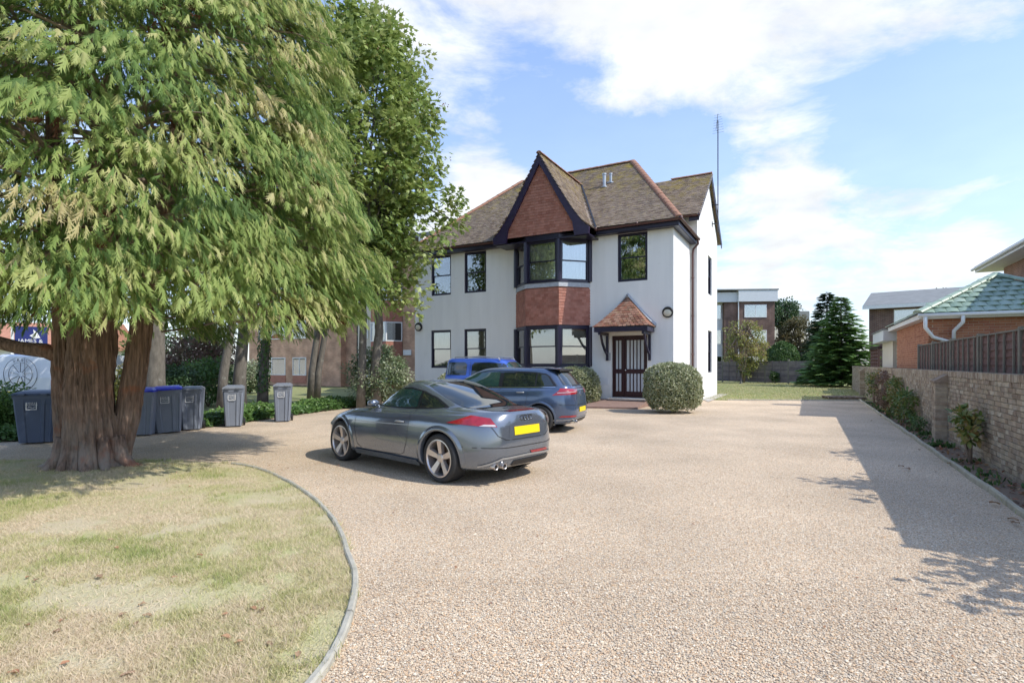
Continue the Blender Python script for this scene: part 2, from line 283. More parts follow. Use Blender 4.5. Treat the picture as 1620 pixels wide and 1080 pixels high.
# ------------------------------------------------------------------ mesh helpers
class MB:
    def __init__(s): s.v = []; s.f = []; s.r = []; s.m = []
    def add(s, vs, fs, rnd=None, mi=0):
        o = len(s.v); s.v.extend([tuple(p) for p in vs]); r = random.random() if rnd is None else rnd
        for f in fs: s.f.append(tuple(i+o for i in f)); s.r.append(r); s.m.append(mi)
        return s
    def hexa(s, p, rnd=None, mi=0):   # 4 bottom + 4 top, counter-clockwise
        return s.add(p, [(3, 2, 1, 0), (4, 5, 6, 7), (0, 1, 5, 4), (1, 2, 6, 5), (2, 3, 7, 6), (3, 0, 4, 7)], rnd, mi)
    def box(s, x0, x1, y0, y1, z0, z1, rnd=None, mi=0):
        return s.hexa([(x0, y0, z0), (x1, y0, z0), (x1, y1, z0), (x0, y1, z0), (x0, y0, z1), (x1, y0, z1), (x1, y1, z1), (x0, y1, z1)], rnd, mi)
    def bar(s, a, b, w, h, up=(0, 0, 1), rnd=None, mi=0):
        a = Vector(a); b = Vector(b); d = (b-a).normalized(); u = Vector(up); sd = d.cross(u)
        if sd.length < 1e-4: sd = d.cross(Vector((1, 0, 0)))
        sd.normalize(); u = sd.cross(d).normalized(); sd *= w/2; u *= h/2
        return s.hexa([a-sd-u, a+sd-u, b+sd-u, b-sd-u, a-sd+u, a+sd+u, b+sd+u, b-sd+u], rnd, mi)
    def tube(s, pts, rad, seg=8, cap=True, rnd=None, mi=0):
        pts = [Vector(p) for p in pts]; n = len(pts); vs = []; fs = []
        rad = [rad]*n if isinstance(rad, (int, float)) else list(rad)
        ref = Vector((0, 0, 1))
        for i, p in enumerate(pts):
            d = (pts[min(i+1, n-1)]-pts[max(i-1, 0)]).normalized()
            if i == 0:
                a = d.cross(ref)
                if a.length < .05: a = d.cross(Vector((1, 0, 0)))
            else: a = a-d*a.dot(d)
            a.normalize(); b = d.cross(a).normalized()
            for k in range(seg):
                t = 2*PI*k/seg; vs.append(p+(a*math.cos(t)+b*math.sin(t))*rad[i])
        for i in range(n-1):
            for k in range(seg):
                k2 = (k+1) % seg; fs.append((i*seg+k, (i+1)*seg+k, (i+1)*seg+k2, i*seg+k2))
        if cap: fs.append(tuple(range(seg))); fs.append(tuple(reversed(range((n-1)*seg, n*seg))))
        return s.add(vs, fs, rnd, mi)
    def lathe(s, prof, seg=32, axis='y', c=(0, 0, 0), rnd=None, mi=0):   # prof: (radius, along axis)
        vs = []; fs = []; n = len(prof)
        for k in range(seg):
            t = 2*PI*k/seg
            for r, h in prof:
                x, y = r*math.cos(t), r*math.sin(t)
                p = (x, h, y) if axis == 'y' else ((x, y, h) if axis == 'z' else (h, x, y))
                vs.append((p[0]+c[0], p[1]+c[1], p[2]+c[2]))
        for k in range(seg):
            k2 = (k+1) % seg
            for i in range(n-1): fs.append((k*n+i, k*n+i+1, k2*n+i+1, k2*n+i))
        return s.add(vs, fs, rnd, mi)
    def grid(s, rows, rnd=None, mi=0, flip=False):
        h = len(rows); w = len(rows[0]); vs = [p for r in rows for p in r]; fs = []
        for i in range(h-1):
            for j in range(w-1):
                q = (i*w+j, i*w+j+1, (i+1)*w+j+1, (i+1)*w+j); fs.append(q[::-1] if flip else q)
        return s.add(vs, fs, rnd, mi)
    def prism(s, poly, d, rnd=None, mi=0):   # poly: list of 3D points, d: extrusion vector
        n = len(poly); d = Vector(d); P = [Vector(p) for p in poly]; vs = P+[p+d for p in P]
        fs = [tuple(reversed(range(n))), tuple(range(n, 2*n))]+[(i, (i+1) % n, n+(i+1) % n, n+i) for i in range(n)]
        return s.add(vs, fs, rnd, mi)
    def mesh(s, name, mats, smooth=False):
        me = bpy.data.meshes.new(name); me.from_pydata(s.v, [], s.f)
        for m in (mats if isinstance(mats, (list, tuple)) else [mats]): me.materials.append(m)
        a = me.attributes.new('rnd', 'FLOAT', 'FACE'); a.data.foreach_set('value', np.array(s.r, dtype=np.float32))
        if any(s.m): me.polygons.foreach_set('material_index', np.array(s.m, dtype=np.int32))
        if smooth: me.polygons.foreach_set('use_smooth', np.ones(len(s.f), dtype=bool))
        me.update(); return me
    def build(s, name, mats, parent=None, smooth=False, loc=None, rot=None):
        return link(name, s.mesh(name, mats, smooth), parent, loc, rot)

def link(name, me, parent=None, loc=None, rot=None):
    o = bpy.data.objects.new(name, me); COL.objects.link(o)
    if parent is not None: o.parent = parent
    if loc is not None: o.location = loc
    if rot is not None: o.rotation_euler = rot
    return o

def fast_mesh(name, V, F, R, mat, smooth=False, vdom=False):
    me = bpy.data.meshes.new(name); nv = len(V); nf, k = F.shape
    me.vertices.add(nv); me.vertices.foreach_set('co', np.ascontiguousarray(V, dtype=np.float32).ravel())
    me.loops.add(nf*k); me.loops.foreach_set('vertex_index', np.ascontiguousarray(F, dtype=np.int32).ravel())
    me.polygons.add(nf); me.polygons.foreach_set('loop_start', np.arange(0, nf*k, k, dtype=np.int32))
    a = me.attributes.new('rnd', 'FLOAT', 'POINT' if vdom else 'FACE'); a.data.foreach_set('value', np.ascontiguousarray(np.clip(R, 0, 1), dtype=np.float32))
    me.materials.append(mat)
    if smooth: me.polygons.foreach_set('use_smooth', np.ones(nf, dtype=bool))
    me.update(calc_edges=True); return me

def thing(name, label, cat, loc=(0, 0, 0), rz=0, group=None):
    o = bpy.data.objects.new(name, None); COL.objects.link(o); o.empty_display_size = .2
    o.location = loc; o.rotation_euler = (0, 0, rz); return tag(o, label, cat, group)
def tag(o, label, cat, group=None):
    o['label'] = label; o['category'] = cat
    if group: o['group'] = group
    return o
def kind(o, k): o['kind'] = k; return o

def text_mesh(name, txt, size, mat, parent, loc, rot, extrude=.001, align='CENTER'):
    cu = bpy.data.curves.new(name, 'FONT'); cu.body = txt; cu.size = size; cu.extrude = extrude; cu.align_x = align; cu.align_y = 'CENTER'; cu.resolution_u = 2
    t = bpy.data.objects.new(name, cu); COL.objects.link(t); bpy.context.view_layer.update()
    me = bpy.data.meshes.new_from_object(t.evaluated_get(bpy.context.evaluated_depsgraph_get()))
    bpy.data.objects.remove(t); me.materials.clear(); me.materials.append(mat); me.name = name
    return link(name, me, parent, loc, rot)

# house frame: x to the right along the facade, y into the plot
HC = Vector((5.95, 19.8, 0)); HA = math.atan2(-.4815, .8764)
EX = Vector((.8764, -.4815, 0)); EY = Vector((.4815, .8764, 0))
def W(lx, ly, z=0): return HC+EX*lx+EY*ly+Vector((0, 0, z))
def L2(x, y):
    d = Vector((x, y, 0))-HC; return d.dot(EX), d.dot(EY)

# ------------------------------------------------------------------ foliage
def rand_rot(f, n):     # f, n: (N,3) leaf direction and surface normal hint -> (N,3,3) rows = local axes
    f = f/np.linalg.norm(f, axis=1, keepdims=True); s = np.cross(n, f); s /= np.linalg.norm(s, axis=1, keepdims=True)+1e-9
    return np.stack([f, s, np.cross(f, s)], axis=1)
T_OVAL = (np.array([(0, 0, 0), (.35, .26, .05), (.35, -.26, .05), (.72, .2, .02), (.72, -.2, .02), (1, 0, -.08), (.45, 0, -.03)], float),
          np.array([(0, 6, 1), (0, 2, 6), (1, 6, 3), (2, 4, 6), (3, 6, 5), (4, 5, 6)]))
T_SMALL = (np.array([(0, 0, 0), (.5, .3, .06), (.5, -.3, .06), (1, 0, -.05)], float), np.array([(0, 3, 1), (0, 2, 3)]))
def _maple():
    pts = [(0, 0)]; 
    for a, r in [(-115, .42), (-75, .34), (-50, .72), (-25, .42), (0, 1.0), (25, .42), (50, .72), (75, .34), (115, .42)]:
        t = math.radians(a); pts.append((.12+r*.62*math.cos(t)+.25, r*.75*math.sin(t)))
    v = np.array([(x, y, -.12*abs(y)+.03*math.sin(9*x)) for x, y in pts]); c = np.array([(.34, 0, .05)])
    v = np.vstack([v, c]); k = len(pts); f = [(k, i, i+1) for i in range(1, k-1)]+[(k, 0, 1), (k, k-1, 0)]
    return v, np.array(f)
T_MAPLE = _maple()
def _spray(nb=8, w=.034, ang=27, seed=1):
    rs = np.random.default_rng(seed); V = []; F = []
    def tri(a, b, w):
        a = np.array(a, float); b = np.array(b, float); d = b-a; n = np.array([-d[1], d[0], 0]); n = n/(np.linalg.norm(n)+1e-9)*w
        o = len(V); V.extend([a+n, b, a-n]); F.append((o, o+2, o+1))
    def ax(t): return (t, .05*math.sin(5*t), -.34*t*t)
    tri(ax(0), ax(.5), w*.8); tri(ax(.4), ax(1.1), w)
    for i in range(nb):
        t = .10+.80*i/nb; l = (.34*(1-t)**.6+.11)*rs.uniform(.6, 1.3)
        for sg in (1, -1):
            a = math.radians(ang+rs.uniform(-16, 16)); p = ax(t+rs.uniform(-.03, .03)); tri(p, (p[0]+l*math.cos(a), p[1]+sg*l*math.sin(a), p[2]-.30*l-.45*l*l), w*1.2)
    return np.array(V, float), np.array(F)
T_SPRAYS = [_spray(seed=k, nb=6+k % 2) for k in range(3)]
def _needle_branch(nb=9):
    V = []; F = []
    for i in range(nb):
        t = i/nb; l = .42*(1-t)**.7+.10
        for sg in (1, -1):
            o = len(V); x = t; V.extend([(x, 0, 0), (x+.10, 0, .03), (x+l*.72, sg*l*.7, -.10*l), (x+l*.72+.13, sg*l*.58, -.04*l)]); F.extend([(o, o+1, o+3), (o, o+3, o+2)])
    o = len(V); V.extend([(0, .02, 0), (0, -.02, 0), (1.12, 0, -.04)]); F.append((o, o+1, o+2))
    return np.array(V, float), np.array(F)
T_NEEDLE = _needle_branch()

def leaves(P, fdir, nrm, size, tmpl, rnd):
    V0, F0 = tmpl; N = len(P); R = rand_rot(fdir, nrm)
    V = np.einsum('mk,nkj->nmj', V0, R)*np.asarray(size).reshape(-1, 1, 1)+P[:, None, :]
    F = (F0[None]+(np.arange(N)*len(V0))[:, None, None]).reshape(-1, 3)
    return V.reshape(-1, 3), F, np.repeat(rnd, len(F0))
def cat_(parts):
    Vs = []; Fs = []; Rs = []; o = 0
    for V, F, R in parts: Vs.append(V); Fs.append(F+o); Rs.append(R); o += len(V)
    return np.vstack(Vs), np.vstack(Fs), np.concatenate(Rs)
def unit(N):
    v = rng.normal(size=(N, 3)); return v/np.linalg.norm(v, axis=1, keepdims=True)
def clump_cloud(centers, radii, per, size, tmpl, droop=.25, squash=.7, spread=.35, shell=.6, upbias=.3, base=None):
    """leaves on and in the outer shells of many small clumps: gaps stay open between clumps"""
    centers = np.asarray(centers, float); K = len(centers); radii = np.broadcast_to(radii, K)
    idx = np.repeat(np.arange(K), per); N = len(idx)
    d = unit(N); d[:, 2] = d[:, 2]+upbias*.5; d /= np.linalg.norm(d, axis=1, keepdims=True)
    rr = shell+(1-shell)*rng.random(N)
    off = d*rr[:, None]*radii[idx][:, None]; off[:, 2] *= squash
    P = centers[idx]+off
    f = d+spread*2*rng.normal(size=(N, 3))*.5; f[:, 2] -= droop
    n = d*.7+np.array([0, 0, 1.0])+rng.normal(size=(N, 3))*.45
    cb = (rng.random(K) if base is None else np.asarray(base))
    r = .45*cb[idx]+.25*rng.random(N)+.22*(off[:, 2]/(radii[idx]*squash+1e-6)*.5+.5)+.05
    return leaves(P, f, n, size*rng.uniform(.7, 1.25, N), tmpl, r)
def ellipsoid_centers(c, rad, n, inner=.55, zmin=None, seed=0):
    r_ = np.random.default_rng(seed+11); v = r_.normal(size=(n, 3)); v /= np.linalg.norm(v, axis=1, keepdims=True)
    s = inner+(1-inner)*r_.random(n)**.6; p = v*s[:, None]*np.array(rad)+np.array(c)
    if zmin is not None: p[:, 2] = np.maximum(p[:, 2], zmin+r_.random(n)*.4)
    return p

def bush(name, label, cat, loc, rad, mat, n=60, per=60, leaf=.07, tmpl=T_SMALL, clump=.3, group=None, stem=True, seed=0, squash=.8, zc=None, parent=None):
    rx, ry, rz = rad; t = thing(name, label, cat, loc, 0, group)
    c = ellipsoid_centers((0, 0, (zc if zc is not None else rz)), (rx*.85, ry*.85, rz*.85), n, .6, .1, seed)
    V, F, R = clump_cloud(c, clump*np.random.default_rng(seed).uniform(.7, 1.2, n), per, leaf, tmpl, squash=squash, shell=.4)
    V[:, 2] = np.maximum(V[:, 2], .01)
    link('foliage', fast_mesh('foliage', V, F, R, mat), t)
    if stem:
        mb = MB(); r_ = random.Random(seed)
        for k in range(5):
            a = r_.uniform(0, 2*PI); mb.tube([(0, 0, -.03), (.3*rx*math.cos(a), .3*ry*math.sin(a), rz*.6), (.6*rx*math.cos(a), .6*ry*math.sin(a), rz*1.3)], [.03, .022, .01], 5)
        mb.build('stem', MT['twig'], t, smooth=True)
    return t

def clipped(name, label, cat, loc, rad, mat, n=9000, leaf=.05, power=2.6, group=None, tilt=0, top=0, parts=True):
    """clipped shrub: leaves over a superellipsoid, a few deep inside"""
    rx, ry, rz = rad; t = thing(name, label, cat, loc, 0, group)
    d = unit(n); d[:, 2] = np.where(d[:, 2] < -.75, -d[:, 2], d[:, 2])
    k = (np.abs(d)**power).sum(1)**(-1/power); P = d*k[:, None]
    nz = np.array([mnoise.noise(Vector(p*2.2))*.08+mnoise.noise(Vector(p*6))*.04 for p in P])
    P = P*(1+nz-.10*rng.random(n)**2)[:, None]*np.array([rx, ry, rz]); P[:, 2] += rz; P[:, 0] += tilt*P[:, 2]
    if top: P[:, :2] *= (1-top*np.clip(P[:, 2:3]/(2*rz), 0, 1))
    P[:, 2] = np.maximum(P[:, 2], .02)
    f = d*.6+rng.normal(size=(n, 3))*.7; nn = d+rng.normal(size=(n, 3))*.5
    V, F, R = leaves(P, f, nn, leaf*rng.uniform(.7, 1.3, n), T_SMALL, .7*rng.random(n)+.3*rng.random(n)**2)
    link('foliage', fast_mesh('foliage', V, F, R, mat), t)
    # dense inner twigs so the shrub is opaque
    mb = MB(); rs = random.Random(3)
    for i in range(26):
        a = rs.uniform(0, 2*PI); q = rs.uniform(.3, .8); h = rs.uniform(.5, 1.75)*rz
        mb.tube([(0, 0, 0), (rx*q*.5*math.cos(a), ry*q*.5*math.sin(a), h*.5), (rx*q*math.cos(a), ry*q*math.sin(a), h)], [.03, .02, .008], 4)
    mb.build('stem', MT['twig'], t)
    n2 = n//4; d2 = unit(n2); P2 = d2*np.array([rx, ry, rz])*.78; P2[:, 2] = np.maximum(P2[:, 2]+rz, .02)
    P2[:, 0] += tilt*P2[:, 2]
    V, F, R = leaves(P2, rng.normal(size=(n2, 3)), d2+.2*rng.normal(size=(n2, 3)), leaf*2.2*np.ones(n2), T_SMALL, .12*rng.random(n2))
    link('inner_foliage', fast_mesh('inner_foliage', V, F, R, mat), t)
    return t

# ================================================================== GROUND
def poly_sheet(name, pts, z, mat, k='structure'):
    from mathutils.geometry import tessellate_polygon
    v = [Vector((p[0], p[1], z)) for p in pts]; tris = tessellate_polygon([v])
    fs = []
    for t in tris:
        a, b, c = (v[i] for i in t); fs.append(t if (b-a).cross(c-a).z > 0 else t[::-1])
    me = bpy.data.meshes.new(name); me.from_pydata(v, [], fs); me.materials.append(mat); me.update()
    o = link(name, me); o['kind'] = k; return o
poly_sheet('ground', [(-900, -900), (900, -900), (900, 1500), (-900, 1500)], -.03, MT['ground'])
def w2(lx, ly): p = W(lx, ly); return (p.x, p.y)
GRAVEL = [(-16, -12), w2(6.31, -33), w2(6.31, 7.15), (9.3, 23.45), w2(.3, 4.8), w2(.2, 2), w2(-13, 2), (-6.0, 19.6), (-6.6, 17.3), (-7.2, 15.2), (-7.6, 13.4), (-8.6, 12.2), (-9.9, 11.2), (-11.5, 10.4), (-16, 9.6)]
poly_sheet('gravel_drive', GRAVEL, 0, MT['gravel'])
CURVE = [(-4.6, 8.55), (-4.17, 8.34), (-3.70, 7.97), (-3.27, 7.51), (-2.75, 6.88), (-2.25, 6.18), (-1.87, 5.55), (-1.57, 4.95), (-1.36, 4.45), (-1.19, 4.06), (-1.07, 3.63), (-.99, 3.13), (-.985, 2.70), (-1.08, 2.25), (-1.35, 1.75), (-2.0, 1.2), (-3.0, .4)]
LAWN = CURVE+[(-5, -1.5), (-16, -3), (-16, 8.6), (-9, 8.75), (-6.5, 8.95), (-5.4, 8.75)]
poly_sheet('front_lawn', LAWN, .022, MT['lawn'])
BLAWN = [(9.3, 23.45), w2(6.31, 7.15), w2(6.8, 7.15), w2(6.8, 24), (23.9, 41.2), (13, 52.5), (8, 52), w2(.3, 9.2), w2(.3, 4.8)]
poly_sheet('back_lawn', BLAWN, .012, MT['backlawn'])
poly_sheet('flower_bed', [w2(6.31, -33), w2(6.8, -33), w2(6.8, 7.15), w2(6.31, 7.15)], .012, MT['soil'])
poly_sheet('ivy_border', [(-16, 9.6), (-11.5, 10.4), (-9.9, 11.2), (-8.6, 12.2), (-7.6, 13.4), (-7.2, 15.2), (-6.6, 17.3), (-6.0, 19.6), w2(-13, 2), w2(-13, 5), (-8.5, 24.5), (-10, 20), (-11, 16.5), (-13, 14.2), (-16, 13)], .012, MT['soil'])
poly_sheet('house_path', [w2(.3, 4.6), w2(.72, 3.3), w2(.72, 9.6), w2(.3, 9.6)], .022, MT['plinth'])

def inside(P, poly):
    x, y = P[:, 0], P[:, 1]; c = np.zeros(len(P), bool); n = len(poly)
    for i in range(n):
        x1, y1 = poly[i]; x2, y2 = poly[(i+1) % n]
        if y1 == y2: continue
        c ^= ((y1 > y) != (y2 > y)) & (x < (x2-x1)*(y-y1)/(y2-y1)+x1)
    return c

def pebbles():
    n = 225000
    Y = 2.3*np.exp(rng.random(n)*math.log(10.5/2.3)); X = (rng.random(n)*2-1)*(Y*1.0+.4)
    P = np.stack([X, Y, np.zeros(n)], 1); P = P[inside(P, GRAVEL) & ~inside(P, LAWN)]; n = len(P)
    V0 = np.array([(1, 0, 0), (0, 1, 0), (-1, 0, 0), (0, -1, 0), (0, 0, 1), (.62, .62, .45), (-.62, .62, .4), (-.62, -.62, .45), (.62, -.62, .4)], float)
    F0 = np.array([(0, 5, 4), (5, 1, 4), (1, 6, 4), (6, 2, 4), (2, 7, 4), (7, 3, 4), (3, 8, 4), (8, 0, 4)])
    t = rng.random(n)*2*PI; s = rng.gamma(7, .00062, n)+.002; a = rng.uniform(.6, 1, n); h = rng.uniform(.4, .85, n)
    L = V0[None]*np.stack([s, s*a, s*h], 1)[:, None, :]
    L = L*(1+.25*rng.normal(size=(n, len(V0), 1))*.6)
    c, si = np.cos(t)[:, None], np.sin(t)[:, None]
    V = np.stack([L[..., 0]*c-L[..., 1]*si, L[..., 0]*si+L[..., 1]*c, L[..., 2]+(rng.random(n)*.004)[:, None]], -1)+P[:, None, :]
    near = np.where(P[:, 1] < 4.0)[0]; far = np.where(P[:, 1] >= 4.0)[0]; F1 = np.array([(0, 1, 2), (1, 2, 3), (2, 3, 4)])
    F1 = np.array([(0, 1, 4), (1, 2, 4), (2, 3, 4), (3, 0, 4)]); Vn = V[near]; Vf = V[far][:, :5]
    Fn = (F0[None]+(np.arange(len(near))*9)[:, None, None]).reshape(-1, 3); Ff = (F1[None]+(np.arange(len(far))*5)[:, None, None]+len(near)*9).reshape(-1, 3)
    rr = rng.random(n)
    kind(link('gravel_stones', fast_mesh('gravel_stones', np.vstack([Vn.reshape(-1, 3), Vf.reshape(-1, 3)]), np.vstack([Fn, Ff]), np.concatenate([np.repeat(rr[near], 8), np.repeat(rr[far], 4)]), MT['pebble'], smooth=True)), 'stuff')
pebbles()

def lawn_grass():
    n = 260000
    Y = 2.2*np.exp(rng.random(n)*math.log(9.3/2.2)); X = -rng.random(n)*(Y*1.02+.3)
    P = np.stack([X, Y, np.full(n, .022)], 1); P = P[inside(P, LAWN)]
    bare = np.array([mnoise.noise(Vector((p[0]*1.5, p[1]*1.5, 8)))+.5*mnoise.noise(Vector((p[0]*5, p[1]*5, 2))) for p in P]); P = P[rng.random(len(P)) > np.clip((bare-.12)*3.2, 0, .88)]; n = len(P)
    patch = np.array([mnoise.noise(Vector((p[0]*.8, p[1]*.8, 3)))+.6*mnoise.noise(Vector((p[0]*2.6, p[1]*2.6, 5)))+.3*mnoise.noise(Vector((p[0]*8, p[1]*8, 7))) for p in P])
    h = rng.uniform(.014, .045, n)*(1+.6*np.clip(patch, -.7, 1)); t = rng.random(n)*2*PI; w = .0016+.0018*rng.random(n)
    tip = rng.normal(size=(n, 2))*.026
    dx, dy = np.cos(t)*w, np.sin(t)*w
    A = P+np.stack([dx, dy, 0*dx], 1); B = P-np.stack([dx, dy, 0*dx], 1); C = P+np.stack([tip[:, 0], tip[:, 1], h], 1)
    V = np.stack([A, B, C], 1).reshape(-1, 3); F = np.arange(3*n).reshape(-1, 3)
    r = np.clip(.30+.95*patch+.20*rng.normal(size=n), 0, 1)
    kind(link('lawn_grass', fast_mesh('lawn_grass', V, F, r, MT['grass'])), 'stuff')
lawn_grass()

def back_grass():
    n = 60000
    Y = 22+rng.random(n)*24; X = 8+rng.random(n)*18; P = np.stack([X, Y, np.full(n, .012)], 1); P = P[inside(P, BLAWN)]; n = len(P)
    t = rng.random(n)*2*PI; w = .012; h = rng.uniform(.03, .07, n)
    dx, dy = np.cos(t)*w, np.sin(t)*w
    A = P+np.stack([dx, dy, 0*dx], 1); B = P-np.stack([dx, dy, 0*dx], 1); C = P+np.stack([rng.normal(size=n)*.03, rng.normal(size=n)*.03, h], 1)
    kind(link('back_grass', fast_mesh('back_grass', np.stack([A, B, C], 1).reshape(-1, 3), np.arange(3*n).reshape(-1, 3), np.clip(.55+.25*rng.normal(size=n), 0, 1), MT['grass'])), 'stuff')
back_grass()

# edgings -----------------------------------------------------------
def edging(name, label, pts, cuts, w, z1, mat, jitter=.006):
    t = thing(name, label, 'edging', (pts[0][0], pts[0][1], 0)); o = Vector((pts[0][0], pts[0][1], 0))
    for a, b in zip(cuts[:-1], cuts[1:]):
        seg = pts[a:b+1]; rows = []
        for i, p in enumerate(seg):
            q0 = Vector((*seg[max(i-1, 0)], 0)); q1 = Vector((*seg[min(i+1, len(seg)-1)], 0)); d = (q1-q0).normalized(); s = Vector((-d.y, d.x, 0))
            c = Vector((*p, 0))-o
            if i == 0: c += d*.008
            if i == len(seg)-1: c -= d*.008
            dz = random.uniform(-jitter, jitter)
            rows.append([c+s*w*.5+Vector((0, 0, -.05)), c+s*w*.5+Vector((0, 0, z1*.75+dz)), c+s*w*.28+Vector((0, 0, z1+dz)), c-s*w*.28+Vector((0, 0, z1+dz)), c-s*w*.5+Vector((0, 0, z1*.75+dz)), c-s*w*.5+Vector((0, 0, -.05))])
        mb = MB(); mb.grid(rows, flip=True); k = len(rows[0]); mb.add(rows[0], [tuple(range(k))]); mb.add(rows[-1], [tuple(reversed(range(k)))])
        mb.build('edging_piece', mat, t)
    return t
fine = []
for i in range(len(CURVE)-1):
    for k in range(4):
        p0 = Vector(CURVE[max(i-1, 0)]); p1 = Vector(CURVE[i]); p2 = Vector(CURVE[i+1]); p3 = Vector(CURVE[min(i+2, len(CURVE)-1)]); u = k/4
        q = .5*((2*p1)+(-p0+p2)*u+(2*p0-5*p1+4*p2-p3)*u*u+(-p0+3*p1-3*p2+p3)*u**3); fine.append((q.x, q.y))
edging('lawn_edging', 'pale concrete edging curving along the gravel side of the front lawn', fine, [2, 18, 32, 42, 46, 52, 60], .048, .05, MT['edging'])
ep = [w2(6.31+.012*math.sin(i*1.7), -14+i*.5) for i in range(44)]
edging('bed_edging', 'straight pale timber edging between the gravel and the bed under the old brick wall', ep, [0, 5, 9, 13, 17, 21, 25, 29, 33, 37, 43], .05, .075, MT['timber'])
ep = [(9.4+.55*i, 23.44-.04*i) for i in range(11)]
edging('back_lawn_edging', 'low straight edging across the far end of the drive before the back lawn', ep, [0, 4, 8, 10], .07, .05, MT['edging'])

# ================================================================== WHITE HOUSE
house = thing('house', 'large white rendered house with a tile hung gable and dark framed windows', 'house', HC, HA)
def wall_cells(mb, axis, const, th, a0, a1, z0, z1, holes):
    """wall slab with rectangular openings; axis 'x': runs along x at y=const..const+th; 'y': along y at x=const-th..const"""
    A = sorted({a0, a1, *[h[0] for h in holes], *[h[1] for h in holes]})
    for p, q in zip(A[:-1], A[1:]):
        hs = sorted([(h[2], h[3]) for h in holes if h[0] < (p+q)/2 < h[1]]); z = z0
        for lo, hi in hs+[(z1, z1)]:
            if lo > z+1e-4:
                if axis == 'x': mb.box(p, q, const, const+th, z, lo)
                else: mb.box(const-th, const, p, q, z, lo)
            z = hi
EAVE = 6.62
FW = [(-11.11, -9.98, 4.76, 6.6), (-9.25, -8.09, 4.77, 6.6), (-11.12, -9.98, 1.40, 3.15), (-9.26, -8.09, 1.40, 3.15), (-2.12, -.96, 4.75, 6.6)]
DOOR = (-2.36, -.97, .30, 2.68)
SW = [(6.05, 7.15, 4.85, 6.65), (6.05, 7.15, 1.18, 3.15)]
mb = MB()
wall_cells(mb, 'x', 0, .28, -12.07, 0, -.05, EAVE, FW+[DOOR, (-6.4, -3.44, 1.3, 3.1), (-6.4, -3.44, 4.8, 6.55)])
mb.build('front_wall', MT['render'], house)
mb = MB(); mb.box(-.28, 0, .28, 3.25, -.05, EAVE); mb.build('return_wall', MT['render'], house)
mb = MB(); mb.box(-12.07, -11.79, .28, 8.9, -.05, 7.7)
mb.box(-11.79, 0, 8.62, 8.9, -.05, 7.7)
mb.build('rear_wall', MT['render'], house)
# wing: front strip, right wall with gable
mb = MB(); mb.box(-.28, .02, 3.25, 3.5, -.05, 7.8)
wall_cells(mb, 'y', .28, .26, 3.25, 8.9, -.05, 7.8, SW)
mb.prism([(.02, 3.25, 7.8), (.02, 8.9, 7.8), (.02, 8.9, 8.08), (.02, 6.08, 10.32), (.02, 3.25, 8.08)], (.26, 0, 0))
mb.build('wing_wall', MT['render'], house)
mb = MB(); mb.box(-11.78, -.29, 2.6, 2.7, 0, 6.6); mb.box(-11.78, -.29, .3, 2.6, 3.85, 3.95); mb.box(-7.4, -7.3, .3, 2.6, 0, 6.6); mb.box(-2.6, -2.5, .3, 2.6, 0, 6.6); mb.build('inner_wall', MT['room'], house)

def sash(parent, W0, W1, Z0, Z1, origin=(0, 0, 0), rz=0, glassm='glass', curtain=None, sill=True, depth=.09, fw=.065, mid=None, frame_mat='frame', bars=True):
    """double-hung window in its own little frame: local x along the wall, y inwards"""
    w = W1-W0; h = Z1-Z0; fm = MT[frame_mat]
    mb = MB(); d0, d1 = -.012, depth
    mb.box(0, fw, d0, d1, 0, h); mb.box(w-fw, w, d0, d1, 0, h); mb.box(fw, w-fw, d0, d1, h-fw, h); mb.box(fw, w-fw, d0, d1, 0, fw)
    f = mb.build('window', fm, parent, loc=origin, rot=(0, 0, rz))
    zm = h*.5 if mid is None else mid
    for i, (a, b, y) in enumerate([(fw, zm+.02, .045), (zm-.02, h-fw, .012)]):
        s = MB(); k = .042
        s.box(fw+.002, fw+k, y, y+.035, a+.002, b-.002); s.box(w-fw-k, w-fw-.002, y, y+.035, a+.002, b-.002); s.box(fw+k, w-fw-k, y, y+.035, a+.002, a+k); s.box(fw+k, w-fw-k, y, y+.035, b-k, b-.002)
        s.build('sash', fm, f)
        p = MB(); p.box(fw+k, w-fw-k, y+.012, y+.018, a+k, b-k); p.build('pane', MT[glassm if isinstance(glassm, str) else glassm[i]], f)
    if curtain:
        for (x0, x1, z0, z1, m) in curtain:
            c = MB(); n = 24; rows = []
            for zz in (z0, z1): rows.append([(fw+(w-2*fw)*(x0+(x1-x0)*j/n), .16+(.012*math.sin(j*1.9) if m == 'curtain' else 0), zz*h) for j in range(n+1)])
            c.grid(rows); c.build('curtain', MT[m], f)
    if sill:
        s = MB(); s.box(-.05, w+.05, -.06, .05, -.05, -.002); s.build('sill', fm, f)
    return f
full = lambda m: [(0, 1, .03, .97, m)]
sash(house, *FW[0], (FW[0][0], .07, FW[0][2]), curtain=[(0, 1, .03, .97, 'amberroom')])
sash(house, *FW[1], (FW[1][0], .07, FW[1][2]), curtain=[(0, .16, .03, .97, 'curtain'), (.84, 1, .03, .97, 'curtain')])
sash(house, *FW[2], (FW[2][0], .07, FW[2][2]), curtain=[(0, 1, .5, .97, 'curtain')])
sash(house, *FW[3], (FW[3][0], .07, FW[3][2]), curtain=full('blind'))
sash(house, *FW[4], (FW[4][0], .07, FW[4][2]), glassm='glassr')
for s_ in SW: sash(house, *s_, (.28-.07, s_[0], s_[2]), rz=PI/2, curtain=full('curtain'))

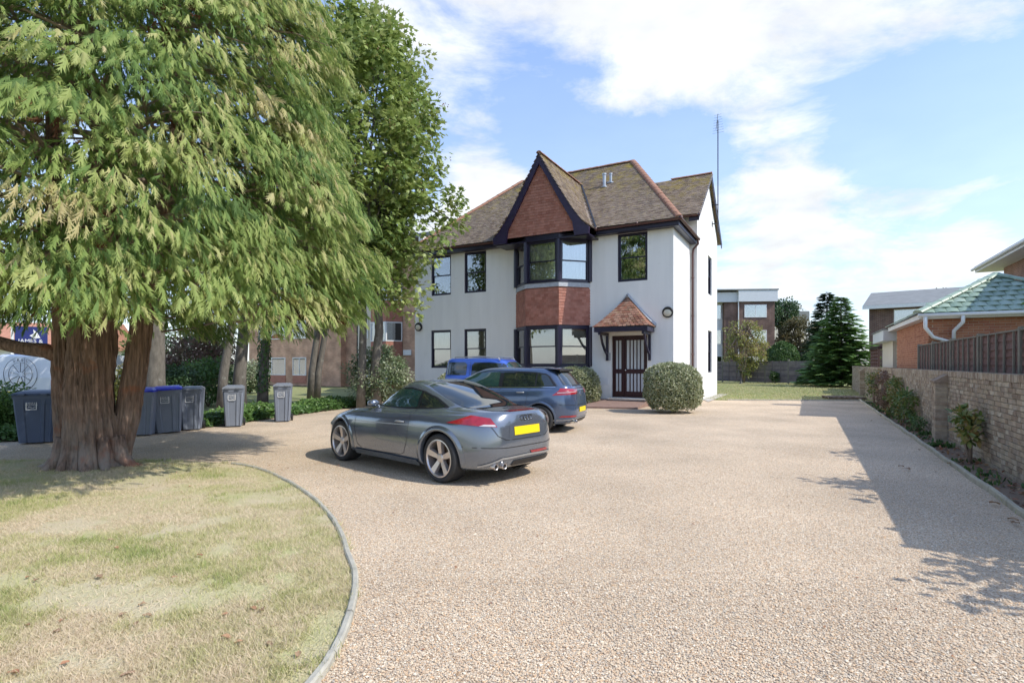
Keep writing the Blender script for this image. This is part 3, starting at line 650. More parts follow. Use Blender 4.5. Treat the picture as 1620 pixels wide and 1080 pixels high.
# bay ---------------------------------------------------------------
BX = [-6.60, -5.645, -4.195, -3.24]; BY = [0, -.93, -.93, 0]
def bay_ring(off, z):   # outline pushed outwards by off
    pts = []; n = [Vector((-.698, -.716)), Vector((0, -1)), Vector((.698, -.716))]
    c = [Vector((BX[i], BY[i])) for i in range(4)]
    pts.append(c[0]+n[0]*off); k = off/math.cos(math.radians(22)); a = (n[0]+n[1]).normalized(); b = (n[1]+n[2]).normalized()
    pts.append(c[1]+a*k); pts.append(c[2]+b*k); pts.append(c[3]+n[2]*off)
    pts[0].y = .03; pts[3].y = .03
    return [(p.x, p.y, z) for p in pts]
def bay_band(name, o0, z0, o1, z1, mat, inner=-.25):
    mb = MB(); lo = bay_ring(o0, z0); hi = bay_ring(o1, z1)
    mb.add(lo+hi, [(0, 1, 5, 4), (1, 2, 6, 5), (2, 3, 7, 6), (3, 2, 1, 0), (4, 5, 6, 7)]); return mb.build(name, mat, house)
bay_band('bay_plinth', 0, -.05, 0, 1.42, MT['render'])
bay_band('bay_apron_core', -.02, 3.11, -.02, 4.62, MT['htile'])
bay_band('bay_lead_flashing', .05, 4.62, .035, 4.80, MT['lead'])
bay_band('bay_head', .01, 6.47, .01, 6.72, MT['frame'])
bay_band('bay_lower_head', .0, 3.06, .0, 3.12, MT['frame'])
bay_band('bay_lower_sill', .05, 1.42, .03, 1.50, MT['frame'])
bay_band('bay_upper_sill', .055, 4.80, .05, 4.84, MT['frame'])
def bay_window(z0, z1, cur, gl):
    c = [Vector((BX[i], BY[i], 0)) for i in range(4)]
    for i in range(3):
        d = (c[i+1]-c[i]); ln = d.length; d.normalize(); rz = math.atan2(d.y, d.x)
        g = .07
        f = sash(house, 0, ln-2*g, z0, z1, tuple(c[i]+d*g+Vector((0, 0, z0))), rz, glassm=gl[i], curtain=cur[i], sill=False, fw=.06)
    for i in (0, 1, 2, 3):
        mb = MB(); p = c[i]; y = p.y if i in (1, 2) else -.02
        mb.tube([(p.x, y, z0), (p.x, y, z1)], .085, 8); mb.build('mullion', MT['frame'], house)
bay_window(4.84, 6.47, [full('curtain')]*3, ['glass', 'glass', 'glassr'])
bay_window(1.50, 3.06, [full('curtain'), full('blind'), full('blind')], ['glass', 'glass', 'glass'])

def tile_field(mb, O, U, V, Nn, ulen, vlen, w, gauge, th, poly=None, lift=.012, jit=.004, tilt=.03, ufn=None):
    """courses of overlapping plain tiles on a plane; U along, V upslope, Nn outward"""
    O = Vector(O); U = Vector(U).normalized(); V = Vector(V).normalized(); Nn = Vector(Nn).normalized()
    nr = int(vlen/gauge)+1; off_cache = 0
    P2 = poly
    for r in range(nr):
        v0 = r*gauge; o = (r % 2)*w*.5
        for c in range(-1, int(ulen/w)+2):
            u0 = c*w+o; uc = u0+w*.5; vc = v0+gauge*.5
            if P2 is not None and not pip(uc, vc, P2): continue
            if P2 is None and (uc < 0 or uc > ulen): continue
            j = random.uniform(-jit, jit); k = random.uniform(0, jit); hl = gauge*1.5
            a = O+U*(u0+.002)+V*(v0+j); b = O+U*(u0+w-.002)+V*(v0+j)
            b0 = Nn*(lift+k); t0 = Nn*(lift+th+k); e = V*hl; bk = Nn*(-lift*.5)
            v = [a+b0, b+b0, b+e+bk, a+e+bk, a+t0, b+t0, b+e+bk+Nn*th*.5, a+e+bk+Nn*th*.5]
            mb.add(v, [(4, 5, 6, 7), (0, 1, 5, 4), (1, 2, 6, 5), (3, 0, 4, 7)])
def pip(x, y, poly):
    c = False; n = len(poly)
    for i in range(n):
        x1, y1 = poly[i]; x2, y2 = poly[(i+1) % n]
        if (y1 > y) != (y2 > y) and x < (x2-x1)*(y-y1)/(y2-y1)+x1: c = not c
    return c
def hang(mb, O, U, n, poly, w=.165, g=.112, th=.02):
    """vertical tile hanging, each course clipped to the outline so its ends finish flush"""
    O = Vector(O); U = Vector(U).normalized(); z0 = min(p[1] for p in poly); z1 = max(p[1] for p in poly); r = 0; Z = Vector((0, 0, 1))
    while z0+r*g < z1-.02:
        v = z0+r*g; vm_ = min(v+g*.5, z1-.01); xs_ = []
        for i in range(len(poly)):
            (xa, ya), (xb, yb) = poly[i], poly[(i+1) % len(poly)]
            if (ya > vm_) != (yb > vm_): xs_.append(xa+(xb-xa)*(vm_-ya)/(yb-ya))
        if len(xs_) >= 2:
            lo, hi = min(xs_), max(xs_); c = math.floor(lo/w)-1; o = (r % 2)*w*.5; h = min(g*1.25, z1-v)
            while c*w+o < hi:
                a, b = max(lo, c*w+o+.0015), min(hi, (c+1)*w+o-.0015)
                if b-a > .012:
                    j = random.uniform(-.003, .003); k = random.uniform(0, .004); p, q = O+U*a+Z*(v+j), O+U*b+Z*(v+j); e = Z*h; f0 = n*(.004); f1 = n*(.004+th+k); f2 = n*.006
                    mb.add([p+f0, q+f0, q+f1, p+f1, q+e+f2, p+e+f2], [(0, 1, 2, 3), (3, 2, 4, 5), (1, 4, 2), (0, 3, 5)])
                c += 1
        r += 1
# apron tiles on three facets
mb = MB(); lo = bay_ring(.0, 3.13)
for i in range(3):
    a = Vector(lo[i]); b = Vector(lo[i+1]); U = (b-a); ln = U.length; U.normalize(); n = Vector((U.y, -U.x, 0))
    hang(mb, a, U, n, [(0, 0), (ln, 0), (ln, 1.45), (0, 1.45)])
kind(mb.build('hanging_tiles', MT['htile'], house), 'stuff')

# roofs -------------------------------------------------------------
E0 = 6.85; RD = 4.8; RZ = 11.13; EY0 = -.42; XR = .34; XL = -12.42; RXR = -2.89; RXL = -8.8
def zfront(y): return E0+(y-EY0)*(RZ-E0)/(RD-EY0)
decks = MB()
A_, B_, C_, D_ = Vector((XL, EY0, E0)), Vector((XR, EY0, E0)), Vector((RXR, RD, RZ)), Vector((RXL, RD, RZ))
BK = 9.3; M_ = (RZ-E0)/(XR-RXR); E1_ = Vector((XR, 3.24, E0)); E2_ = Vector((-1.0, 6.5, E0+(XR+1.0)*M_)); E_, F_ = Vector((-1.0, BK, E0+.4)), Vector((XL, BK, E0+.4))
dn = Vector((0, 0, -.06))
decks.add([A_, B_, C_, D_], [(0, 1, 2, 3)]); decks.add([B_, E1_, E2_, C_], [(0, 1, 2, 3)]); decks.add([E_, F_, D_, C_, E2_], [(0, 1, 2, 3, 4)]); decks.add([F_, A_, D_], [(0, 1, 2)])
# wing roof
WR = 6.08; WZ = 10.40; WE0 = 2.72; WE1 = 9.44; WEZ = 7.74; VX = .46
decks.add([(-13.0, WE0, WEZ), (VX, WE0, WEZ), (VX, WR, WZ), (-13.0, WR, WZ)], [(0, 1, 2, 3)]); decks.add([(VX, WE1, WEZ), (-13.0, WE1, WEZ), (-13.0, WR, WZ), (VX, WR, WZ)], [(0, 1, 2, 3)])
decks.build('roof_deck', MT['rtile'], house)
def slope_frame(O, U, top):
    O = Vector(O); U = Vector(U).normalized(); n = U.cross(Vector(top)-O).normalized(); V = n.cross(U).normalized(); return O, U, V, n
def to2(O, U, V, p): d = Vector(p)-O; return (d.dot(U), d.dot(V))
tiles = MB()
O, U, V, n = slope_frame(A_, (1, 0, 0), D_)
# front slope minus the gable footprint (valley lines)
GX, GZ, GHW = -4.97, 9.92, 2.1
yv = EY0+(GZ-E0)/((RZ-E0)/(RD-EY0))
pol = [to2(O, U, V, p) for p in (A_, (GX-GHW, EY0, E0), (GX, yv, GZ), (GX+GHW, EY0, E0), B_, C_, D_)]
tile_field(tiles, O, U, V, n, (B_-A_).length, (Vector((0, RD, RZ))-Vector((0, EY0, E0))).length, .165, .10, .014, poly=pol, jit=.008)
O, U, V, n = slope_frame(B_, (0, 1, 0), C_)
pol = [to2(O, U, V, p) for p in (B_, (XR, 3.4, E0), (XR, 6.5, E0+1.5), C_)]
tile_field(tiles, O, U, V, n, 7, 5.4, .165, .10, .014, poly=pol, jit=.008)
O, U, V, n = slope_frame((-13, WE0, WEZ), (1, 0, 0), (-13, WR, WZ))
tile_field(tiles, O, U, V, n, 13.46, (Vector((0, WR, WZ))-Vector((0, WE0, WEZ))).length, .165, .10, .014, poly=[(9.6, 0), (13.45, 0), (13.45, 4.25), (9.6, 4.25)], jit=.008)
tile_field(tiles, O, U, V, n, 13.46, 4.3, .165, .10, .014, poly=[(0, 0), (2.5, 0), (2.5, 4.25), (0, 4.25)], jit=.008)
# gable roof slopes with a bell-cast foot
GY = -1.12
prof = [(0, GZ), (.5, 9.05), (1.0, 8.22), (1.45, 7.52), (1.80, 7.05), (2.1, 6.78)]
gdeck = MB()
for sg in (1, -1):
    for i in range(len(prof)-1):
        (x0, z0), (x1, z1) = prof[i], prof[i+1]
        yb = lambda z: min(EY0+(z-E0)/((RZ-E0)/(RD-EY0))+.05, yv+.05)
        p = [Vector((GX+sg*x1, GY, z1)), Vector((GX+sg*x1, max(yb(z1), EY0-.05), z1)), Vector((GX+sg*x0, yb(z0), z0)), Vector((GX+sg*x0, GY, z0))]
        gdeck.add(p, [(0, 1, 2, 3) if sg > 0 else (3, 2, 1, 0)])
        O = p[0] if sg > 0 else p[1]; U = (p[1]-p[0])*sg; V = (p[3]-p[0]); n = U.cross(V).normalized(); V = n.cross(U.normalized())
        pol = [to2(O, U.normalized(), V, q) for q in p]
        tile_field(tiles, O, U, V, n, U.length+1, (p[3]-p[0]).length+.06, .165, .10, .014, poly=pol, jit=.005)
gdeck.build('gable_deck', MT['rtile'], house)
kind(tiles.build('roof_tiles', MT['rtile'], house), 'stuff')

def ridge_run(a, b, r=.13, ln=.34, mat='ridge', squash=.75):
    a = Vector(a); b = Vector(b); n = max(1, int((b-a).length/ln)); d = (b-a)/n
    mb = MB(); rows = []
    for i, t in enumerate((0, 1.04)):
        rr = r*(1.0 if i == 0 else .93)
        rows.append([Vector((rr*math.cos(q), t*d.length, rr*math.sin(q)*squash)) for q in [PI*k/8 for k in range(9)]])
    mb.grid(rows); mb.add(rows[0], [tuple(range(9))])
    rr = [[v*.85 if True else v for v in r_] for r_ in rows]
    meshes = []
    for k in range(3):
        m2 = MB(); m2.v = list(mb.v); m2.f = list(mb.f); m2.r = [random.random()]*len(mb.f); m2.m = list(mb.m); meshes.append(m2.mesh('ridge_tile', MT[mat], True))
    q = d.to_track_quat('Y', 'Z')
    for i in range(n):
        o = link('ridge_tile', random.choice(meshes), house, a+d*i+Vector((0, 0, random.uniform(-.006, .006)))); o.rotation_euler = q.to_euler()
ridge_run(C_+Vector((0, 0, .0)), D_+Vector((0, 0, .0)))
ridge_run(B_+Vector((-.06, .06, .0)), C_, .15)
ridge_run(A_+Vector((.06, .06, .0)), D_, .15)
ridge_run((GX, GY-.02, GZ), (GX, yv, GZ), .11)
ridge_run((VX, WR, WZ), (-1.4, WR, WZ), .11)
ridge_run((-13, WR, WZ), (-10, WR, WZ), .11)

# gable face, barge boards, soffits
mb = MB(); FY = -1.0
outl = [(GX+x, z-.30) for x, z in prof[:-1]]+[(GX+1.86, 6.74)]+[(GX-1.86, 6.74)]+[(GX-x, z-.30) for x, z in reversed(prof[1:-1])]
gf = MB(); gf.prism([(x, FY+.03, z) for x, z in outl][::-1], (0, .08, 0)); gf.build('gable_panel', MT['htile'], house)
htl = MB()
xin = lambda z: float(np.interp(z, [6.6, 6.8, 7.05, 7.52, 8.22, 9.05, 9.65], [1.49, 1.49, 1.42, 1.20, .80, .33, 0]))
pol = [(0.36+0, 0)]
polyg = [(GX+1.49, 6.74), (GX+1.40, 7.10), (GX+1.13, 7.6), (GX+.70, 8.38), (GX, 9.58), (GX-.70, 8.38), (GX-1.13, 7.6), (GX-1.40, 7.10), (GX-1.49, 6.74)]
hang(htl, (GX, FY+.03, 6.72), (1, 0, 0), Vector((0, -1, 0)), [(x-GX, z-6.72) for x, z in [(GX+1.55, 6.72), (GX+1.5, 7.10), (GX+1.25, 7.6), (GX+.8, 8.38), (GX, 9.72), (GX-.8, 8.38), (GX-1.25, 7.6), (GX-1.5, 7.10), (GX-1.55, 6.72)]])
kind(htl.build('gable_tiles', MT['htile'], house), 'stuff')
for sg in (1, -1):
    bb = MB(); top = [(GX+sg*x, z-.015) for x, z in prof]; bot = [(GX+sg*p, q) for p, q in [(0, 9.50), (.36, 8.88), (.78, 8.12), (1.16, 7.46), (1.42, 7.02), (1.50, 6.50)]]
    for i in range(5):
        a, b, c, d = top[i], top[i+1], bot[i+1], bot[i]
        poly = [(a[0], GY, a[1]), (b[0], GY, b[1]), (c[0], GY, c[1]), (d[0], GY, d[1])]
        if sg > 0: poly = poly[::-1]
        bb.prism(poly[::-1], (0, .10, 0))
    a = top[5]; c = bot[5]
    foot = [(a[0], GY, a[1]), (a[0]-sg*.02, GY, 6.50), (c[0], GY, c[1])]
    bb.prism(foot if sg < 0 else foot[::-1], (0, .10, 0))
    bb.build('barge_board', MT['barge'], house)
mb = MB(); mb.box(GX-2.08, GX+2.08, GY+.11, -.0, 6.47, 6.52); mb.build('gable_soffit', MT['frame'], house)

# eaves: fascia, soffit, gutters and pipes
for bx_ in ((XL+.05, GX-2.1, EY0+.08, EY0+.105, 6.62, 6.83), (GX+2.1, XR-.08, EY0+.08, EY0+.105, 6.62, 6.83), (XR-.105, XR-.08, EY0+.105, 3.24, 6.62, 6.83), (.02, VX-.03, WE0+.12, WE0+.145, 7.50, 7.72)):
    mb = MB(); mb.box(*bx_); mb.build('fascia', MT['frame'], house)
mb = MB(); mb.box(XL+.05, XR-.106, EY0+.106, .0, 6.60, 6.618); mb.box(0.0, XR-.106, .0, 3.24, 6.60, 6.618); mb.build('soffit', MT['frame'], house)
def gutter(name, a, b, r=.065):
    a = Vector(a); b = Vector(b); d = (b-a).normalized(); s = Vector((-d.y, d.x, 0)); mb = MB(); rows = []
    for p in (a, b): rows.append([p+s*r*math.cos(q)+Vector((0, 0, -r*math.sin(q))) for q in [PI*k/8 for k in range(9)]])
    mb.grid(rows); 
    rows2 = [[p+s*(r-.006)*math.cos(q)+Vector((0, 0, -(r-.006)*math.sin(q))) for q in [PI*k/8 for k in range(9)]] for p in (a, b)]
    mb.grid(rows2, flip=True)
    n = max(2, int((b-a).length/1.8))
    for i in range(n+1):
        p = a+(b-a)*i/n; mb.tube([p-d*.04+Vector((0, 0, -.002)), p+d*.04+Vector((0, 0, -.002))], r+.008, 12)
    return mb.build(name, MT['gutter'], house, smooth=True)
gutter('gutter', (XL+.1, EY0-.0, 6.83), (GX-2.12, EY0, 6.80)); gutter('gutter', (GX+2.12, EY0, 6.80), (XR+.02, EY0, 6.83)); gutter('gutter', (XR, EY0, 6.83), (XR, 3.2, 6.80)); gutter('gutter', (-1.2, WE0+.04, 7.72), (VX-.02, WE0+.04, 7.72), .06)
mb = MB(); mb.tube([(XR, 3.12, 6.76), (XR, 3.12, 6.58), (.14, 3.17, 6.40), (.11, 3.17, 6.2), (.11, 3.17, .03)], .042, 10)
for z in (5.2, 3.6, 2.0, .6): mb.tube([(.11, 3.17, z-.03), (.11, 3.17, z+.03)], .055, 10)
mb.build('downpipe', MT['gutter'], house, smooth=True)
mb = MB(); mb.tube([(XR, EY0+.1, 6.9), (XR, EY0+.1, 7.06), (.4, EY0+.5, 7.35), (.12, 2.6, 7.60), (.12, WE0+.06, 7.66)], .035, 8); 
# wing verge boards
for a, b in (((VX-.03, WE0-.02, WEZ-.02), (VX-.03, WR, WZ-.02)), ((VX-.03, WE1+.02, WEZ-.02), (VX-.03, WR, WZ-.02))):
    q = MB(); q.bar(Vector(a)+Vector((0, 0, -.10)), Vector(b)+Vector((0, 0, -.10)), .03, .20, up=(0, 0, 1)); q.build('verge_board', MT['frame'], house)
# valley lead strips
mb = MB()
for sg in (1,):
    mb.bar((GX+sg*GHW+.02, EY0+.0, E0+.03), (GX+sg*.06, yv, GZ+.03), .07, .02)
mb.build('valley_lead', MT['black'], house)
# flues
for i, (x, h) in enumerate(((-3.62, .62), (-3.42, .44))):
    z0 = zfront(1.9+0.3*i+.9); y = 2.8+.3*i
    mb = MB(); z0 = zfront(y)-.1; mb.tube([(x, y, z0), (x, y, z0+h)], .075 if i == 0 else .06, 14); mb.tube([(x, y, z0+h), (x, y, z0+h+.07)], .10 if i == 0 else .075, 14)
    mb.tube([(x, y, z0+.05), (x, y, z0+.10)], .16, 14)
    mb.build('flue_pipe', MT['galv'], house, smooth=False)
# bulkhead lamps
for x, z in ((-.20, 3.5), (-11.82, 3.34)):
    mb = MB(); mb.lathe([(0, .0), (.20, 0), (.205, -.05), (.185, -.09), (.165, -.09), (.165, -.07), (0, -.07)], 28); l = mb.build('wall_lamp', MT['black'], house, loc=(x, 0, z))
    mb = MB(); mb.lathe([(.162, -.072), (.12, -.105), (.06, -.118), (0, -.122)], 24); mb.build('lens', MT['lampglass'], l)
    mb = MB(); rows = [[(.172*math.cos(q), -.093-.03*math.sin(q)*s, .0+.172*math.sin(q)*s) for q in [PI*k/12 for k in range(13)]] for s in (0, .5, 1)]; mb.grid(rows); mb.build('hood', MT['black'], l)
# small panels and entry unit
mb = MB(); mb.box(-2.80, -2.50, -.02, .0, .77, 1.04); mb.build('meter_cover', MT['white'], house)
mb = MB(); mb.box(-2.49, -2.40, -.035, .0, 1.72, 2.02); mb.build('entry_panel', MT['galv'], house)
mb = MB(); mb.box(-2.475, -2.415, -.04, -.035, 1.78, 1.96); mb.build('entry_grille', MT['lead'], house)

# front door --------------------------------------------------------
x0, x1, z0, z1 = DOOR
mb = MB(); f = .07; y0, y1 = .10, .20
mb.box(x0, x0+f, y0, y1, z0, z1); mb.box(x1-f, x1, y0, y1, z0, z1); mb.box(x0+f, x1-f, y0, y1, z1-f, z1); mb.box(x0+f, x1-f, y0-.03, y1, z0, z0+.05)
xm = x0+.44; mb.box(xm-.03, xm+.03, y0, y1, z0+.05, z1-f)
df = mb.build('door_frame', MT['door'], house)
for (a, b, nm, n) in ((x0+f+.004, xm-.034, 'side_light', 2), (xm+.034, x1-f-.004, 'door', 5)):
    mb = MB(); y = .125; st = .055 if n == 2 else .085; zr = 1.22
    lo = z0+.056; hi = z1-f-.006
    mb.box(a, a+st, y, y+.045, lo, hi); mb.box(b-st, b, y, y+.045, lo, hi)
    mb.box(a+st, b-st, y, y+.045, lo, lo+.17); mb.box(a+st, b-st, y, y+.045, hi-.10, hi); mb.box(a+st, b-st, y, y+.045, zr, zr+.17)
    w = (b-a-2*st)
    for k in range(1, n):
        x = a+st+w*k/n
        for (p, q) in ((lo+.17, zr), (zr+.17, hi-.10)): mb.box(x-.02, x+.02, y, y+.045, p, q)
    d = mb.build(nm, MT['door'], house)
    for k in range(n):
        for (p, q) in ((lo+.17, zr), (zr+.17, hi-.10)):
            g = MB(); g.box(a+st+w*k/n+.004, a+st+w*(k+1)/n-.004, y+.02, y+.026, p, q); g.build('pane', MT['frost'], d)
    if nm == 'door':
        h = MB(); h.lathe([(0, -.06), (.03, -.055), (.032, -.03), (.015, -.02), (.015, 0)], 16); h.build('handle', MT['chrome'], d, loc=(a+.05, y, 1.35), smooth=True)
mb = MB(); mb.box(x0, x1, .205, .22, z0, z1); mb.build('hall_screen', MT['blind'], house)
mb = MB(); mb.box(x0, x1, .02, .3, .18, .30); mb.build('threshold', MT['door'], house)
# ramped step
stp = thing('doorstep', 'low sloping red paved step in front of the dark front door', 'doorstep', W(-1.9, -.02, 0), HA)
mb = MB(); mb.hexa([(-.95, -2.05, -.04), (1.0, -1.55, -.04), (1.0, .0, -.04), (-.95, .0, -.04), (-.95, -2.05, .06), (1.0, -1.55, .06), (1.0, .0, .22), (-.95, .0, .22)]); mb.build('ramp', MT['step'], stp)
mb = MB(); mb.box(-.5, .98, -.42, .0, .215, .27); mb.build('top_step', MT['plinth'], stp)

# porch -------------------------------------------------------------
PX0, PX1, PZ, PD = -2.78, -.64, 2.80, -1.02; AX, AZ = -1.71, 4.16
mb = MB(); mb.box(PX0+.06, PX1-.06, PD+.02, PD+.10, PZ-.02, PZ+.16); mb.build('porch_fascia', MT['frame'], house)
mb = MB(); mb.box(PX1-.14, PX1-.06, PD+.10, .0, PZ-.02, PZ+.16); mb.box(PX0+.06, PX0+.14, PD+.10, 0, PZ-.02, PZ+.16); mb.build('porch_side_fascia', MT['frame'], house)
mb = MB(); mb.box(PX0+.14, PX1-.14, PD+.10, 0, PZ+.0, PZ+.03); mb.build('porch_soffit', MT['cream'], house)
pt_ = MB(); dk = MB()
def porch_pt(s, q):   # q 0 eave .. 1 apex, bell-cast; s runs round the three sides
    z = PZ+.17+(AZ-PZ-.17)*(q**1.1); return z
nrow = 13
def ringp(q):
    k = 1-q; return [Vector((AX+(PX0-AX)*k, 0, 0)), Vector((AX+(PX0-AX)*k, PD*k, 0)), Vector((AX+(PX1-AX)*k, PD*k, 0)), Vector((AX+(PX1-AX)*k, 0, 0))]
for r in range(nrow):
    q0, q1 = r/nrow, min(1.0, (r+1.55)/nrow); a = ringp(q0); b = ringp(q1); za = porch_pt(0, q0)+.022; zb = porch_pt(0, q1)-.004
    for i in range(3):
        ln = (a[i+1]-a[i]).length; n = max(1, int(round(ln/.165)))
        for k in range(n):
            u0, u1 = (k+(.0 if r % 2 else .0))/n, (k+1)/n
            p0 = a[i].lerp(a[i+1], u0+.008); p1 = a[i].lerp(a[i+1], u1-.008); q_0 = b[i].lerp(b[i+1], u0); q_1 = b[i].lerp(b[i+1], u1)
            dz = random.uniform(-.004, .008); up = Vector((0, 0, 1)); t = Vector((0, 0, .016))
            P = [p0+up*(za+dz-.016), p1+up*(za+dz-.016), q_1+up*(zb-.01), q_0+up*(zb-.01), p0+up*(za+dz), p1+up*(za+dz), q_1+up*zb, q_0+up*zb]
            pt_.hexa(P)
kind(pt_.build('porch_tiles', MT['ptile'], house), 'stuff')
for sg, X in ((1, PX1), (-1, PX0)):
    mb = MB(); pts = []
    for k in range(9):
        q = k/8; pts.append((AX+(X-AX)*(1-q)+sg*.02, porch_pt(0, q)+.03))
    for k in range(8):
        (xa, za), (xb, zb) = pts[k], pts[k+1]; mb.hexa([(xa, -.13, za), (xa, 0, za), (xb, 0, zb), (xb, -.13, zb), (xa, -.13, za+.02), (xa, 0, za+.11), (xb, 0, zb+.11), (xb, -.13, zb+.02)])
    mb.build('porch_flashing', MT['lead'], house)
for x in (-2.52, -.87):
    mb = MB(); mb.box(x-.045, x+.045, -.09, .0, 1.72, PZ-.02); mb.box(x-.045, x+.045, -.98, -.09, PZ-.12, PZ-.02)
    pts = [Vector((x, -.06, 1.95)), Vector((x, -.35, 2.12)), Vector((x, -.62, 2.38)), Vector((x, -.80, PZ-.10))]
    for a, b in zip(pts[:-1], pts[1:]): mb.bar(a, b, .07, .08, up=(0, 1, .5))
    mb.build('porch_bracket', MT['frame'], house)

# aerial ------------------------------------------------------------
ae = thing('tv_aerial', 'tall thin television aerial on a mast fixed to the white gable wall', 'aerial', W(.55, 7.25, 0), HA)
mb = MB(); mb.tube([(0, 0, 7.9), (0, 0, 13.3)], .024, 8); mb.build('mast', MT['darkmetal'], ae)
for z in (8.35, 9.25):
    mb = MB(); mb.bar((-.26, 0, z), (.03, 0, z), .03, .04); mb.box(-.27, -.25, -.10, .10, z-.12, z+.12); mb.build('mast_bracket', MT['darkmetal'], ae)
mb = MB(); mb.bar((-.08, -.06, 12.85), (.0, .0, 13.62), .018, .018)
mb.bar((-.06, -.02, 12.8), (.02, .02, 12.8), .016, .016); mb.build('yagi_boom', MT['darkmetal'], ae)
for k in range(8):
    mb = MB(); z = 12.75+.115*k; w = .27-.016*k; mb.bar((-w, .1-.02*k, z), (w, .12-.02*k, z+.02), .007, .007); mb.build('element', MT['darkmetal'], ae)

# ================================================================== RIGHT BOUNDARY WALL
bw = thing('boundary_wall', 'long weathered brick garden wall with soldier coping along the right of the drive', 'wall', W(6.8, 0, 0), HA)
Y0, Y1 = -14.2, 19.6; NC = 18; CH = .0745
mb = MB(); mb.box(.006, .226, Y0, Y1, -.05, NC*CH+.0); mb.build('mortar_core', MT['oldmortar'], bw)
bricks = []
for r in range(NC):
    y = Y0+(r % 2)*.17; k = 0
    while y < Y1-.22:
        ln = .215 if (k % 2 == 0) else .1025
        bricks.append((y, r*CH+.005, ln)); y += ln+.0105; k += 1
def key(b): return abs(b[0]+10.6) if b[0] > -10.95 else 99
bricks.sort(key=key)
vm = {}
for ln in (.215, .1025):
    vm[ln] = []
    for i in range(9):
        m_ = MB(); j = lambda s=.004: random.uniform(-s, s)
        d0 = [j(.006) for _ in range(4)]
        m_.hexa([(-.012+d0[0], j(), j(.003)), (.1, 0, 0), (.1, ln, 0), (-.012+d0[1], ln+j(), j(.003)), (-.012+d0[2], j(), .064+j(.003)), (.1, 0, .064), (.1, ln, .064), (-.012+d0[3], ln+j(), .064+j(.003))], rnd=i/8)
        vm[ln].append(m_.mesh('brick', MT['oldbrick']))
for (y, z, ln) in bricks[:290]: link('brick', random.choice(vm[ln]), bw, (random.uniform(-.003, .004), y, z))
mb = MB()
for (y, z, ln) in bricks[290:]:
    d = -.012+random.uniform(-.005, .006); mb.add([(d, y, z), (d, y+ln, z), (d, y+ln, z+.064), (d, y, z+.064), (.02, y, z), (.02, y+ln, z), (.02, y+ln, z+.064), (.02, y, z+.064)], [(0, 3, 2, 1), (3, 7, 6, 2), (0, 1, 5, 4), (1, 2, 6, 5), (0, 4, 7, 3)])
kind(mb.build('brickwork', MT['oldbrick'], bw), 'stuff')
cop = [Y0+i*.0765 for i in range(int((Y1-Y0)/.0765))]; zc = NC*CH+.004
cm = []
for i in range(6):
    m_ = MB(); m_.hexa([(-.02+random.uniform(-.006, .006), 0, 0), (.235, 0, 0), (.235, .066, 0), (-.02+random.uniform(-.006, .006), .066, 0), (-.018+random.uniform(-.006, .006), .002, .105+random.uniform(-.006, .006)), (.233, 0, .105), (.233, .066, .105), (-.018, .064, .105+random.uniform(-.006, .006))], rnd=i/5); cm.append(m_.mesh('coping_brick', MT['oldbrick']))
cop_near = [y for y in cop if -11 < y < 1]
for y in cop_near: link('coping_brick', random.choice(cm), bw, (0, y, zc+random.uniform(-.004, .004)))
mb = MB()
for y in cop:
    if y not in cop_near:
        h = .105+random.uniform(-.006, .006); mb.box(-.02+random.uniform(-.005, .005), .235, y, y+.066, zc, zc+h)
kind(mb.build('coping', MT['oldbrick'], bw), 'stuff')
mb = MB(); mb.box(.0, .22, Y0, Y1, zc-.004, zc+.085); mb.build('coping_mortar', MT['oldmortar'], bw)
for py in (-6.6, 2.6, 11.1, -16):
    if py < -14: continue
    mb = MB(); mb.box(-.205, .0, py+.006, py+.334, -.05, 1.21); mb.build('pier_core', MT['oldmortar'], bw)
    for r in range(16):
        if r % 2:
            cells = [(py, py+.16), (py+.17, py+.34)]
        else: cells = [(py, py+.215), (py+.225, py+.34)]
        for (a, b) in cells:
            q = MB(); q.box(-.215+random.uniform(-.004, .004), -.02, a, b, r*.0755+.004, r*.0755+.069); q.build('brick', MT['oldbrick'], bw)
    q = MB(); q.hexa([(-.24, py-.03, 1.21), (0, py-.03, 1.21), (0, py+.37, 1.21), (-.24, py+.37, 1.21), (-.24, py-.03, 1.25), (0, py-.03, 1.40), (0, py+.37, 1.40), (-.24, py+.37, 1.25)]); q.build('pier_cap', MT['oldbrick'], bw)

# right fence -------------------------------------------------------
fn = thing('panel_fence', 'brown waney board fence standing just behind the old brick wall', 'fence', W(7.16, 0, 0), HA)
fy = [-14.2, -11.8, -9.45, -7.2, -5.0, -3.0, -1.0]
for i, y in enumerate(fy):
    q = MB(); q.box(-.05, .05, y-.045, y+.045, 0, 2.16); q.build('fence_post', MT['fpost'], fn)
    if i == len(fy)-1: break
    ya, yb = y+.05, fy[i+1]-.05
    zz = .15
    while zz < 2.02:
        n = 14; h = .165; rows = [[], []]
        for k in range(n+1):
            t = k/n; yy = ya+(yb-ya)*t; rows[0].append((-.028, yy, zz-.012*mnoise.noise(Vector((yy*3, zz*9, 1)))-.008)); rows[1].append((-.004, yy, min(zz+h, 2.1)))
        q = MB(); q.grid(rows, flip=True); q.grid([[(p[0]+.012, p[1], p[2]) for p in r] for r in rows]); q.grid([rows[0], [(p[0]+.012, p[1], p[2]) for p in rows[0]]])
        q.build('fence_board', MT['fence'], fn); zz += .13
    nb = 5
    for k in range(nb):
        yy = ya+(yb-ya)*(k+.5)/nb+random.uniform(-.03, .03); q = MB(); q.box(-.052, -.03, yy-.018, yy+.018, .1, 2.09+random.uniform(-.01, .015)); q.build('batten', MT['fpost'], fn)
    q = MB(); q.box(-.045, .02, ya, yb, 2.10, 2.125); q.build('capping_rail', MT['fpost'], fn)

